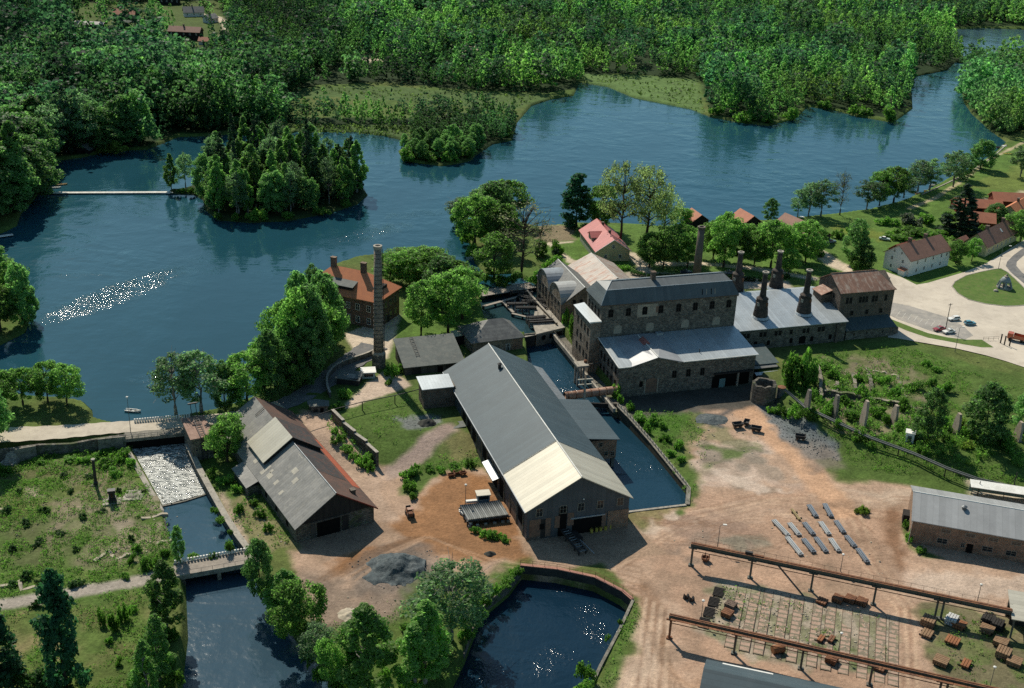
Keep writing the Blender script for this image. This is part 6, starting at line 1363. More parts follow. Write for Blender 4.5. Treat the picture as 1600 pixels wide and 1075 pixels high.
# stepped gate wall, curved yard wall
gp = [(520,655),(537,672),(555,690),(573,708),(590,729)]; t = None
for i in range(4):
    a, b_ = G(*gp[i]), G(*gp[i+1])
    t = wall_line('gate_wall', 'long stepped dark stone wall with pale coping above the yard lane', 'wall', [a, b_], -4., [2.9-.55*i]*2, .7, rubble_stone, concrete, parent=t)
    if i == 0: pass
cw = [(516,622),(511,606),(514,590),(527,577),(548,568),(572,560),(587,553)]
wall_line('yard_wall', 'curved dark wall with pale coping round the scrap shed', 'wall', [tuple(p) for p in smooth_line([P(x,y,0)[:2] for x,y in cw],4)], -1.2, 1.7, .5, rubble_stone, concrete)
# ruins on the grassy slope
def G3(x, y): return G(x, y)
def rough(pts, tops, step=1.3, jag=.55, seed=1):
    g_ = random.Random(seed); P2, Z2_ = [], []
    for (a, za), (b, zb_) in zip(list(zip(pts, tops))[:-1], list(zip(pts, tops))[1:]):
        n = max(1, int(math.hypot(b[0]-a[0], b[1]-a[1])/step))
        for i in range(n): f = i/n; P2.append((a[0]+(b[0]-a[0])*f+g_.uniform(-.12,.12), a[1]+(b[1]-a[1])*f+g_.uniform(-.12,.12))); Z2_.append(za+(zb_-za)*f+g_.uniform(-jag, jag*.45))
    return P2+[pts[-1][:2]], Z2_+[tops[-1]-.4]
broken_cap = masonry('broken_cap', (.36,.31,.24), (.20,.175,.14), (.1,.11,.05), .6, .4, plaster=(.07,.10,.03), plaster_amt=.85, plaster_thr=.5)
wall_line('ruin_wall', 'long dark ruined furnace-bank wall overgrown on the slope', 'ruin', *(lambda q: (q[0], -4., q[1]))(rough([G3(1286,618),G3(1330,622),G3(1372,628),G3(1412,636),G3(1436,641)], [1.9,1.6,1.3,.9,.2], 1.5, .5, 2)), .9, rubble_stone, broken_cap)
for i, (a, b_, h, l) in enumerate((((1276,575),(1283,600),1.6,'upright broken wall end beside the dark bush'),((1280,590),(1282,628),2.2,'tall pale wall end at the corner of the ruin'),((1308,600),(1305,617),1.4,'short wall stub rising from the ruin, first from the bush'),((1332,588),(1336,612),1.5,'middle wall stub rising from the ruin'),((1354,580),(1362,614),1.5,'longest pale wall stub of the ruin'))):
    q_ = rough([G3(*a), G3(*b_)], [float(base_z(*G3(*a)[:2]))+h, float(base_z(*G3(*b_)[:2]))+h], 1.2, .8, i); wall_line('ruin_stub', l, 'ruin', q_[0], -3.5, q_[1], .75, rubble_stone, broken_cap)
wall_line('ruin_footing', 'low pale line of broken footing stones behind the ruin', 'ruin', *(lambda q: (q[0], -3.5, q[1]))(rough([G3(1358,578),G3(1382,582),G3(1402,588),G3(1408,606),G3(1416,620)], [float(base_z(*G3(x,y)[:2]))+.4 for x,y in ((1358,578),(1382,582),(1402,588),(1408,606),(1416,620))], 1.1, .9, 9)), .8, surface('pale_rubble',(.42,.36,.27),(.3,.26,.2),2,.95,.1))
fin_m = surface('pale_fin_concrete', (.40,.33,.26), (.32,.265,.21), 1, .9, .1, stain=(.2,.18,.14))
FIN = [(1260,650,610,'dark concrete fin farthest up beside the round stump'),(1304,654,618,'tall narrow shaded concrete fin below the ruin wall'),(1349,668,627,'slim pale concrete fin with sloping foot'),(1397,664,634,'short pale concrete fin beside the white hut'),(1494,680,647,'broad pale concrete fin between the two leafy trees'),(1591,688,660,'pale concrete fin at the end of the row')]
for i, (bx, by, ty, l) in enumerate(FIN):
    b0 = G(bx, by); h = height_at(b0, ty)-b0[2]; t = thing('buttress', l, 'concrete fin', b0, MA+R(90)+R(-8))
    MB().extr([(-.8,-.35,-1.2),(2.6,-.35,-1.2),(1.9,-.35,h*.55),(.9,-.35,h),(-.3,-.35,h),(-.8,-.35,h*.6)], (0,.7,0)).build('slab', old_concrete if i < 2 else fin_m, t); MB().box(-1.1,-.6,-1.2,3.,.6,.15).build('footing', old_concrete, t)
# field ruins
g = random.Random(11)
for i, (pts, l) in enumerate((([(0,918),(32,910),(34,922),(75,912),(100,905)],'low pale broken wall at the path edge of the field'),([(148,878),(170,860),(178,870)],'small L-shaped footing in the field'),([(180,872),(215,864)],'short footing with pale stones near the pool'),([(220,812),(262,802)],'row of broken footing blocks beside the mill pool'),([(243,850),(270,842)],'crumbled brick footing at the pool corner'),([(-5,798),(10,795)],'stub of pale wall at the field edge'))):
    W_ = [G(x,y) for x,y in pts]; q_ = rough(W_, [-2.6 for _ in W_], 1.1, .5, i+20); wall_line('ruin_footing', l, 'ruin', q_[0], -3.8, q_[1], .8, surface('pale_rubble',(.42,.36,.27)))
p_ = G(208,775); t = thing('concrete_slab', 'pale cracked concrete slab beside the weir wall', 'slab', (p_[0],p_[1],-3.), R(5)); MB().prism([(-2.2,-2.4),(2.4,-2.2),(2.6,1.),(1.2,2.6),(-2,2.2)],-.2,.3).build('slab', concrete, t); MB().prism([(-1.4,-1.2),(1.0,-1.),(.8,1.0),(-1.2,.8)],.3,.42).build('block', old_concrete, t)
b0 = G(150,758); t = thing('iron_stack', 'thin black iron chimney stump standing in the field', 'chimney', b0); h = height_at(b0,717)-b0[2]
MB().lathe(0,0,[(.55,-.3),(.55,.9),(.38,1.1),(.36,h*.6),(.42,h*.61),(.42,h*.66),(.36,h*.67),(.36,h-.3)],12).build('pipe_barrel', black_iron, t); MB().lathe(0,0,[(.36,h-.3),(.5,h-.3),(.5,h),(.3,h)],12).build('rim', concrete, t); MB().box(-1.,-.9,-.3,1.,.9,.2).build('base_plate', old_concrete, t)
b0 = G(176,785); t = thing('hand_press', 'black cast-iron forge hammer left on a pale base in the field', 'machine', b0, .3); MB().box(-2.2,-1.4,-.3,2.,1.4,.35).build('base_plate', concrete, t); m = MB(); m.box(-.9,-.8,.35,.9,.8,1.4); m.box(-.7,-.6,1.4,-.2,.6,2.9); m.box(.2,-.6,1.4,.7,.6,2.9); m.box(-.9,-.7,2.9,.9,.7,3.5); m.build('frame', black_iron, t); MB().lathe(0,0,[(.45,1.4),(.45,2.2),(.3,2.3),(.3,2.9)],10).build('ram', rust, t)
# pipelines on posts
def pipeline(label, px, z, r_, mat, posts, double=False):
    pts = [Vector(P(x,y,zz)) for (x,y),zz in zip(px,z)]; o_ = pts[0]; t = thing('pipeline', label, 'pipeline', tuple(o_))
    m = MB().tube([p-o_ for p in pts], r_, 6); m.build('pipe_barrel', mat, t, smooth=True)
    if double: MB().tube([p-o_+Vector((.3,.7,.1)) for p in pts], r_*.8, 6).build('pipe_barrel', mat, t, smooth=True)
    for (x,y) in posts:
        j = min(range(len(px)-1), key=lambda i: abs((px[i][0]+px[i+1][0])/2-x)); f = (x-px[j][0])/(px[j+1][0]-px[j][0]); p = pts[j].lerp(pts[j+1], min(max(f,0),1)); gz_ = float(base_z(p.x,p.y))
        MB().box(p.x-o_.x-.12,p.y-o_.y-.12,gz_-.4-o_.z,p.x-o_.x+.12,p.y-o_.y+.12,p.z-o_.z-r_*.5).build('post', black_iron, t)
pipeline('double dark pipeline on posts running down the overgrown slope', [(1226,610),(1258,637),(1312,663),(1360,685),(1428,710),(1480,733),(1528,750),(1640,775)], [2.2,2.,1.4,.9,.5,.2,0,0], .26, surface('grey_pipe',(.10,.11,.10),(.07,.08,.07),1.5,.6,.4), [(1262,0),(1337,0),(1405,0),(1478,0),(1528,0)], True)
pipeline('thin dark pipe on slender posts from the kiosk to the hall annex', [(478,655),(520,640),(566,628),(617,618),(660,607)], [2.6,2.6,2.6,2.6,3.2], .12, black_iron, [(520,0),(566,0),(617,0)])
b0 = G(1420,692); t = thing('hut', 'narrow white hut standing alone on the overgrown slope', 'hut', b0, R(-20)); MB().box(-1.1,0,-.4,1.1,1.9,2.9).build('wall', white_paint, t); MB().slab([(-1.3,-.2,2.95),(1.3,-.2,2.95),(1.3,2.1,3.15),(-1.3,2.1,3.15)],.1).build('roof', white_paint, t); MB().box(-.5,-.05,-.2,.5,-.004,2.1).build('door', steel_grey, t)
# ------------------------------------------------------------------ crane tracks (gantries)
GA = R(-17.6)
def gantry(label, x0, y0, n, span, extra, rail_side):
    t = thing('crane_track', label, 'crane track', (x0,y0,LOW), GA); Lg = (n-1)*span+14; H_ = 5.9
    gm = MB(); gm.box(-.5,-.28,H_-1.15,Lg,.28,H_-.98).box(-.5,-.07,H_-.98,Lg,.07,H_-.2).box(-.5,-.45,H_-.2,Lg,.45,H_-.04); be = gm.build('girder', green_steel, t)
    MB().box(-.5,-.42,H_-.037,Lg,.42,H_).build('rail_plate', rust, be); MB().box(-.4,-.05,H_,Lg,.05,H_+.12).build('crane_rail', rust, be)
    for i in range(int(Lg/2.2)): MB().box(i*2.2,-.26,H_-.97,i*2.2+.06,.26,H_-.21).build('stiffener', green_steel, be) if i % 2 == 0 else None
    wk = MB().box(0,rail_side*.46,H_-.5,Lg,rail_side*1.25,H_-.42); w_ = wk.build('walkway', rust, t); m = MB()
    for i in range(int(Lg/2.6)): m.tube([(i*2.6,rail_side*1.22,H_-.45),(i*2.6,rail_side*1.22,H_+.6)],.03,4)
    m.tube([(0,rail_side*1.22,H_+.6),(Lg,rail_side*1.22,H_+.6)],.03,4); m.build('handrail', black_iron, w_)
    if rail_side > 0: pass
    MB().tube([(0,-.75,H_-1.5),(Lg,-.75,H_-1.5)],.09,5).build('cable_pipe', rust, t)
    for i in range(n):
        for dx in ((0,) if i != extra else (-.55,.65)):
            x = i*span+dx; m = MB(); m.box(x-.22,-.2,-.4,x+.22,.2,H_-1.15); m.slab([(x-.22,-.15,H_-1.15),(x+.9,-.15,H_-1.15),(x+.22,-.15,H_-2.3)][::-1] and [(x-.95,-.2,H_-1.16),(x+.95,-.2,H_-1.16),(x+.95,.2,H_-1.16),(x-.95,.2,H_-1.16)],.3); m.box(x-.55,-.5,-.4,x+.55,.5,.25)
            m.build('column', rust if (i == 0 and rail_side < 0) else green_steel, t)
    return t
gt = gantry('upper green-grey steel crane track on posts crossing the yard', 42.4,224.8,5,13.3,4,1)
MB().tube([(19.,0,4.7),(25.4,-2.6,.0)],.2,6).build('brace', green_steel, gt)
MB().box(11.5,.1,5.95,13.2,.7,6.5).build('crane_trolley', black_iron, gt); MB().box(13.6,.0,5.95,15.6,.6,6.15).build('crane_trolley', rust, gt)
gantry('lower rust-topped steel crane track at the bottom of the yard', 34.7,198.3,5,13.3,4,-1)
def gl(x, y, z=0.): return (42.4+x*math.cos(GA)-y*math.sin(GA), 224.8+x*math.sin(GA)+y*math.cos(GA), LOW+z)
# casting bed tracks between the two crane tracks
tm = MB()
for i in range(40): tm.box(-.7,-23.+i*.57,.06,.7,-22.78+i*.57,.13)
sl_m = tm.mesh('sleepers', surface('old_sleepers',(.20,.145,.105),(.13,.10,.075),1.5,.95,.1)); r_m = MB().box(-.04,-23.2,.05,.04,-.2,.16).mesh('rail', surface('old_rail',(.13,.085,.06),(.09,.065,.05),1.5,.85,.2))
k = N('bed_plate'); tc = k.n('TexCoord').outputs['Object']; yy = k.n('SeparateXYZ', {0: tc}).outputs[1]; f_ = k.math('FRACT', k.math('DIVIDE', yy, 1.55)); pl = k.math('MULTIPLY', k.math('GREATER_THAN', f_, .35), k.ramp(k.noise(tc, .5, 4, .7), .40, .5)); nn = k.noise(tc, 2.5, 4, .7)
bed_mat = k.surf(k.n('BsdfPrincipled', {'Base Color': k.mix(k.ramp(nn,.3,.7), k.mix(pl, (.24,.19,.14,1), (.41,.285,.215,1)), k.mix(pl, (.12,.115,.075,1), (.31,.21,.155,1))), 'Roughness': .95, 'Specular IOR Level': .1}).outputs[0])
pl_m = MB().box(-.95,-23.,-.1,.95,-.3,.095).mesh('trackbed', bed_mat)
W10 = ['nearest the dark sleeper pile','second','third','fourth','fifth','sixth','seventh','eighth','ninth','last']
for i, x in enumerate((12.2,15.2,18.,21.6,24.6,28.6,31.4,34.8,38.4,41.8,44.4)):
    t = thing('narrow_track', 'rusty narrow-gauge track lying in the stony bed between the crane tracks', 'rail track', gl(x,-3.2), GA+R(1.5), 'narrow tracks between the crane tracks')
    link_copy(pl_m,'trackbed',t); link_copy(r_m,'rail',t,(-1.,0,0)); link_copy(r_m,'rail',t,(1.,0,0))
for i, (x, y) in enumerate(((7.6,-8),(7.2,-12),(6.9,-16),(6.5,-20))):
    t = thing('sleeper_stack', ['dark timber sleepers laid out at the top end of the stony bed','dark timber sleepers laid out beside the brown wagon','dark timber sleepers close to the lower crane track','few dark sleepers under the lower crane track'][i], 'timber', gl(x,y), GA)
    m = MB()
    for j in range(7): m.box(-1.1,-1.6+j*.48,.02,1.1,-1.35+j*.48,.28)
    m.build('sleeper', dark_wood, t); MB().box(-.8,-1.7,.02,-.6,1.9,.1).build('bearer', dark_wood, t)
# ------------------------------------------------------------------ girder bundles
Z7 = lambda x, y: (1020+x/2.7586, 740+y/2.7586)
gal = surface('galvanised_bars', (.40,.41,.40), (.33,.34,.34), 1., .5, .4, metal=.3, fine=.12); blue_bars = surface('blue_grey_bars', (.20,.225,.25), (.155,.175,.2), 1, .5, .4, metal=.3, fine=.12); yel_bars = surface('yellowish_bars',(.36,.28,.14),(.26,.2,.1),1.5,.8,.2)
BND = [(520,207,585,275,0,'pale bundle of bars at the end of its row, farthest from the brick store'),(578,280,640,358,0,'long pale bundle nearest the upper crane track'),(603,158,638,205,2,'thin yellowish rusty bundle of bars'),(672,142,705,193,1,'blue-grey bundle in the top row beside the yellowish one'),(740,137,770,193,1,'blue-grey bundle at the top corner nearest the weed circle'),(588,220,632,273,0,'pale bundle just below the yellowish one'),(652,218,693,270,1,'blue-grey bundle in the middle of the second row'),(722,215,760,270,0,'pale bundle in the middle of the second row'),(788,210,824,262,1,'blue-grey bundle at the end of the second row'),(648,288,695,347,1,'blue-grey bundle beside the long pale one in the lowest row'),(702,282,748,345,1,'thick blue-grey bundle in the lowest row'),(765,287,803,342,0,'pale bundle in the lowest row beside the lamp post'),(833,275,872,323,1,'blue-grey bundle set back at the lane side'),(882,330,926,390,1,'big blue-grey bundle nearest the dirt lane')]
for x1, y1, x2, y2, c_, l in BND:
    a, b_ = Vector(P(*Z7(x1,y1),LOW)), Vector(P(*Z7(x2,y2),LOW)); d = b_-a; L_ = d.length
    t = thing('bar_bundle', l, 'steel bars', tuple(a), math.atan2(d.y,d.x), 'bar bundles laid out in the yard'); mt = (gal, blue_bars, yel_bars)[c_]
    for j in range(4 if c_ < 2 else 2): MB().box(0+.1*(j%2),-.62+j*.32,.28,L_-.12*((j+1)%2),-.38+j*.32,.62).build('bar', mt, t)
    if c_ < 2: MB().box(.3,-.4,.625,L_-.4,-.1,.85).box(.25,.05,.625,L_-.5,.3,.85).build('bar', mt, t)
    MB().box(L_*.2,-.8,0,L_*.2+.25,.75,.275).build('bearer', dark_wood, t); MB().box(L_*.75,-.8,0,L_*.75+.25,.75,.275).build('bearer', dark_wood, t)
# ------------------------------------------------------------------ wagons, ingot stacks, machines
ZG = lambda x, y: (1400+x/5.515, 880+y/5.515); ZC = lambda x, y: (1020+x/4.573, 840+y/4.573)
rust_o = surface('orange_rust', (.29,.125,.055), (.19,.08,.04), 1.6, .85, .2); tan_rust = surface('tan_ingots', (.27,.17,.095), (.18,.115,.07), 1.4, .85, .2, stain=(.2,.1,.05)); pale_block = surface('pale_blocks',(.5,.49,.46),(.42,.41,.39),1.5,.8,.2)
def ingots(px, label, mat, n=4, L_=2.6, lay=2, rz=-.6, nm='ingot_stack'):
    p = P(*px, LOW); t = thing(nm, label, 'ingots', p, rz); 
    for k_ in range(lay):
        m = MB(); w_ = .55
        for j in range(n): 
            x0 = -n*w_/2+j*w_
            if k_ % 2: m.box(-L_/2, x0+.04, .3+k_*.5, L_/2, x0+w_-.06, .74+k_*.5)
            else: m.box(x0+.04, -L_/2, .3+k_*.5, x0+w_-.06, L_/2, .74+k_*.5)
        m.build('layer', mat, t)
    MB().box(-L_/2,-.9,0,L_/2,-.65,.29).build('bearer', dark_wood, t); MB().box(-L_/2,.65,0,L_/2,.9,.29).build('bearer', dark_wood, t); return t
for q, l, mt, n, ly in [((275,530),'brown rusty ingot stack at the lane edge of the storage yard',tan_rust,5,3),((265,620),'tan stack of bars beside the lane, below the brown one',tan_rust,4,1),((475,520),'pale block stack with orange bars beside the double column',pale_block,4,3),((540,550),'orange bar stack leaning on the pale blocks',rust_o,4,2),((485,680),'low flat orange pile in the middle of the storage yard',rust_o,5,1),((780,590),'brown ingot stack at the open shed mouth',tan_rust,4,2),((900,700),'tan ingot stack in front of the open shed',tan_rust,5,2),((920,805),'large tan ingot stack lower down before the open shed',tan_rust,5,3),((1015,870),'brown ingot stack at the picture edge',tan_rust,5,2),((385,865),'brown ingot stack close above the lower crane track',tan_rust,5,2),((790,515),'dark box stack in the shade under the crane track',dark_wood,4,3),((870,560),'dark crate stack at the corner of the open shed',dark_wood,4,3),((600,880),'thin orange bars lying on the grass of the storage yard',rust_o,3,1)]: ingots(ZG(*q), l, mt, n, 2.8, ly)
for q, l, mt, n, ly in [((555,500),'brown box wagon load on the stony bed',dark_brick,4,2),((530,560),'second brown box beside the stony bed wagon',rust,4,2),((1320,455),'dark rusty box beneath the upper crane track, first of three',rust,4,2),((1275,890),'rusty box pile beyond the lower crane track',rust,4,2),((1200,735),'little orange scrap bar pile on the tracks',rust_o,2,1),((1275,738),'long brown bar lying across the tracks',rust,2,1)]: ingots(ZC(*q), l, mt, n, 2.2, ly)
for q, l in [((1328,940),'dark rusty box beneath the upper crane track, middle of three'),((1346,944),'dark rusty box beneath the upper crane track, last of three'),((1284,942),'flat grey plate pile at the shadow of the crane track'),((1374,1046),'low rusty plate pile beyond the lower crane track')]: ingots(q, l, rust, 4, 2.2, 2 if 'box' in l else 1)
p = P(*ZC(895,820), LOW); t = thing('tank', 'orange rusty tank lying beyond the lower crane track', 'tank', p, .3); MB().tube([(-1.4,0,.9),(1.2,0,.9)],.85,14).build('shell', rust_o, t, smooth=False); MB().box(-1.2,-.7,0,-.9,.7,.6).box(.7,-.7,0,1.,.7,.6).build('cradle', rust, t)
p = P(*ZC(375,165), LOW); t = thing('ladle', 'small rusty ladle with upright claws near the crane track end', 'ladle', p); MB().lathe(0,0,[(.5,0),(.9,.4),(1.,1.0),(.8,1.0),(.7,.5)],12).build('bowl', rust, t); m = MB()
for k_ in range(4): m.tube([(.9*math.cos(k_*1.57),.9*math.sin(k_*1.57),.9),(.7*math.cos(k_*1.57),.7*math.sin(k_*1.57),1.8)],.12,5)
m.build('claw', rust_light, t)
for q, l in (((238,435),'dark iron hook block lying alone on the yard, larger one'),((275,452),'dark iron hook block lying alone on the yard, smaller one')):
    p = P(*ZC(*q), LOW); t = thing('hook_block', l, 'crane hook', p, .4); MB().extr([(-.7,-.3,0),(.7,-.3,0),(.5,-.3,1.1),(.1,-.3,.5),(-.5,-.3,1.3)],(0,.6,0)).build('cheek', black_iron, t); MB().lathe(0,0,[(.35,.2),(.35,.5)],10).build('sheave', rust, t)
def cart(px, label, rz, nm='mine_cart', mat=None, z=None, s=1.):
    p = G(*px); t = thing(nm, label, 'cart', p, rz); mat = mat or black_iron
    MB().add([(-1.2,-.6,.5),(1.2,-.6,.5),(1.2,.6,.5),(-1.2,.6,.5),(-1.5,-.9,1.5),(1.5,-.9,1.5),(1.5,.9,1.5),(-1.5,.9,1.5),(-1.35,-.75,1.5),(1.35,-.75,1.5),(1.35,.75,1.5),(-1.35,.75,1.5),(-1.,-.5,.8),(1.,-.5,.8),(1.,.5,.8),(-1.,.5,.8)],[(3,2,1,0),(0,1,5,4),(1,2,6,5),(2,3,7,6),(3,0,4,7),(4,5,9,8),(5,6,10,9),(6,7,11,10),(7,4,8,11),(8,9,13,12),(9,10,14,13),(10,11,15,14),(11,8,12,15),(12,13,14,15)]).build('tub', mat, t)
    for x in (-.8,.8):
        m = MB()
        for y in (-.62,.56): m.tube([(x,y,.3),(x,y+.08,.3)],.3,10)
        m.build('wheel', rust, t)
    t.scale = (s,s,s); return t
cart((1152,668),'black iron tub wagon on the mill yard, first of the coupled pair',.3); cart((1166,664),'tall black tub wagon on the mill yard, second of the coupled pair',1.2,s=.9); cart((1181,674),'low dark flat tub wagon just behind the coupled pair',-.3); cart((1250,687),'dark tub wagon alone beside the slag puddle',-.2); 
for q, l in (((705,745),'rusty tub at the edge of the sunken yard, first of three'),((714,741),'rusty tub with pale lid in the middle of three'),((723,742),'rusty tub nearest the rolling hall of three')): cart(q, l, .4, 'mould_tub', rust, s=.62)
for q, l in (((345,868),None),): pass
# forklift
p = G(640,806); t = thing('forklift', 'small rusty yard tractor with raised arms on the brown track', 'tractor', p, R(-70)); MB().box(-1.3,-.7,.5,1.2,.7,1.3).box(-1.2,-.6,1.3,-.2,.6,1.7).build('body', rust, t); m = MB()
for x in (.2,1.1):
    for y in (-.6,.6): m.tube([(x,y,1.3),(x,y,2.4)],.06,4)
m.build('roll_frame', black_iron, t); MB().box(.1,-.75,2.4,1.2,.75,2.5).build('roof', rust_light, t)
for x, r_ in ((-.9,.45),(.9,.6)):
    for y in (-.85,.65): MB().tube([(x,y,r_),(x,y+.25,r_)],r_,12).build('wheel', black_iron, t)
MB().box(-2.5,-.5,.2,-1.3,-.35,.3).box(-2.5,.35,.2,-1.3,.5,.3).box(-1.45,-.6,.2,-1.32,.6,2.1).build('fork', black_iron, t)
# lorry crane with white cab, rack of tubes
ZH = lambda x, y: (700+x/5.333, 700+y/5.333)
p = G(*ZH(290,470)); t = thing('crane_truck', 'yard lorry with white-roofed blue cab beside the rolling hall', 'lorry', p, R(14)); MB().box(-1.2,-1.1,.7,1.4,1.1,1.5).build('bonnet', surface('faded_blue_paint',(.16,.22,.24),(.12,.17,.19),1.5,.6,.3), t)
MB().box(-1.5,-1.0,1.5,1.5,1.2,3.1).build('cab', surface('faded_blue_paint',(.16,.22,.24)), t); MB().box(-1.75,-1.25,3.1,1.75,1.45,3.3).build('roof', cream_roof, t); MB().box(-1.2,-1.04,2.,1.2,-1.003,2.9).build('windscreen', glass, t); MB().box(1.503,-.7,2.,1.54,.9,2.9).build('side_window', glass, t)
for x in (-1.3,1.3):
    for y in (-1.,1.): MB().tube([(x-.15,y,.55),(x+.15,y,.55)],.55,12).build('wheel', black_iron, t)
MB().box(-4.2,-.4,.9,-1.3,.4,1.5).build('boom', white_paint, t)
a = Vector(G(*ZH(165,500))); b_ = Vector(G(*ZH(450,450))); c_ = Vector(G(*ZH(240,620))); ang = math.atan2(c_.y-a.y,c_.x-a.x)
o_ = Vector(G(*ZH(345,590))); t = thing('tube_rack', 'flat rack loaded with a close row of grey steel tubes', 'rack', tuple(o_), MA)
tube_m = [surface('grey_tube',(.19,.195,.185),(.14,.145,.14),1,.6,.4,metal=.1), surface('dull_tube',(.13,.135,.128),(.10,.105,.10),1,.65,.3)]
for i in range(20): MB().tube([(-5.6+i*.5,-2.1,1.75),(-5.9+i*.5,4.6,1.75)],.25,10).build('tube', tube_m[(i*i)%3 == 1], t, smooth=True)
MB().box(-6.2,-2.2,1.2,4.6,-1.9,1.5).box(-6.4,1.,1.2,4.4,1.3,1.5).box(-6.5,4.0,1.2,4.2,4.3,1.5).build('beam', black_iron, t); 
for x in (-6,-3.4,-.8,1.8,4.2):
    for y in (-2.05,1.15,4.15): MB().box(x-.12,y-.12,-.2,x+.12,y+.12,1.2).build('leg', black_iron, t)
for x in (-5.6,-3.6,-1.6,.6,2.6,4.): MB().box(x-.35,-2.7,0,x+.35,-2.25,.55).build('block', concrete, t)
p = G(*ZH(145,590)); t = thing('beam', 'single white beam lying beside the tube rack', 'beam', (p[0],p[1],p[2]+.3), R(-62)); MB().box(-3.3,-.28,0,3.3,.28,.1).box(-3.3,-.07,.1,3.3,.07,.5).box(-3.3,-.28,.5,3.3,.28,.6).build('profile', white_paint, t); MB().box(-2,-.5,-.4,-1.7,.5,-.005).box(1.7,-.5,-.4,2,.5,-.005).build('bearer', dark_wood, t)
# roller conveyor out of the hall gate
p = P(*ZH(940,700), LOW); t = thing('roller_conveyor', 'dark inclined roller conveyor coming out of the hall gate', 'conveyor', p, R(-62)); MB().slab([(-1.5,-1.1,2.1),(10.5,-1.1,1.0),(10.5,-.8,1.0),(-1.5,-.8,2.1)],.4).slab([(-1.5,.8,2.1),(10.5,.8,1.0),(10.5,1.1,1.0),(-1.5,1.1,2.1)],.4).build('side_frame', black_iron, t)
for i in range(14): MB().tube([(-1+i*.85,-.8,1.95-i*.078),(-1+i*.85,.8,1.95-i*.078)],.17,8).build('roller', steel_grey if i%3 else black_iron, t)
m = MB()
for x in (0,4,8,10): m.box(x-.12,-1.05,-.2,x+.12,-.8,1.6-x*.09); m.box(x-.12,.8,-.2,x+.12,1.05,1.6-x*.09)
m.build('leg', black_iron, t); MB().box(1.,1.2,0,5.5,2.8,1.0).build('drive_box', dark_wood, t); MB().tube([(5.4,2.,.6),(11.5,2.3,.5)],.12,6).build('rail', zinc_roof, t)
yb = surface('yellow_paint', (.42,.32,.05), (.33,.25,.05), 2, .7, .3)
bar0 = None
for i, (x, y) in enumerate(((1195,705),(1237,695),(1272,688),(1312,680),(1350,670),(1385,662),(1415,655),(1445,650),(1470,645))):
    p = P(*ZH(x,y), LOW)
    if bar0 is None:
        bar0 = thing('barrel', 'yellow barrel in the row along the hall gable wall', 'barrel', p, 0, 'yellow barrels at the hall gable'); MB().lathe(0,0,[(.36,0),(.38,.05),(.36,.1),(.36,.5),(.38,.55),(.36,.6),(.36,1.05),(.38,1.1)],14).build('drum', yb, bar0); MB().lathe(0,0,[(.33,1.1),(.33,1.06)],14).build('lid', dark_wood, bar0)
    else: dup(bar0, p, i)
# slag heap and rubble
def heap(name, px, rx, ry, h, mat, label, seed, cat='heap'):
    p = G(*px); n = 40; V = []; F = []
    for j in range(n+1):
        for i in range(n+1):
            x = -1+2*i/n; y = -1+2*j/n; r_ = math.hypot(x,y); wx_, wy_ = p[0]+x*rx, p[1]+y*ry
            rr_ = r_*(1+.55*(float(vnoise(wx_,wy_,max(rx*.55,1.),seed))-.5)+.3*(float(vnoise(wx_,wy_,max(rx*.2,.6),seed+4))-.5)); z = h*max(0,1-rr_)**1.1*(.7+.6*float(vnoise(wx_,wy_,1.6,seed+1)))+min(1,h)*.4*(float(vnoise(wx_,wy_,.6,seed+2))-.4)*max(0,1-rr_)-.12*(rr_ > 1)
            V.append((x*rx,y*ry,z-.12+.1*max(0,1-r_)-.3*max(0,r_-.9)+float(base_z(wx_,wy_))-p[2]))
    for j in range(n):
        for i in range(n): F.append((j*(n+1)+i,j*(n+1)+i+1,(j+1)*(n+1)+i+1,(j+1)*(n+1)+i))
    o = MB().add(V,F).build(name, mat, loc=(p[0],p[1],p[2]+.1), smooth=False); tag(o, label, cat); return o
slag_m = surface('slag', (.062,.080,.084), (.038,.05,.055), 1.2, .8, .3, stain=(.13,.145,.14), stain_amt=.7, fine=.4, bump=.15)
heap('slag_heap', (617,888), 6.6, 7.4, 2.8, slag_m, 'dark blue-grey heap of crushed slag in the middle of the brown yard', 3)
heap('gravel_heap', (548,962), 3., 2.6, .7, surface('pale_rubble',(.42,.36,.27)), 'small heap of pale rubble at the edge of the spoil bank', 8)
heap('scrap_heap', (668,602+60), 3.2, 2.4, 1.3, surface('rubble_fill',(.06,.06,.05)), 'dark scrap heap at the foot of the hall annex', 5); heap('scrap_heap', (765,866), 1.5, 1.2, .8, surface('rubble_fill',(.06,.06,.05)), 'small dark scrap pile on the road by the basin', 6)
heap('slag_heap', (1112,655), 4.6, 3.6, .7, slag_m, 'flat dark slag pile on the mill yard grass', 12)
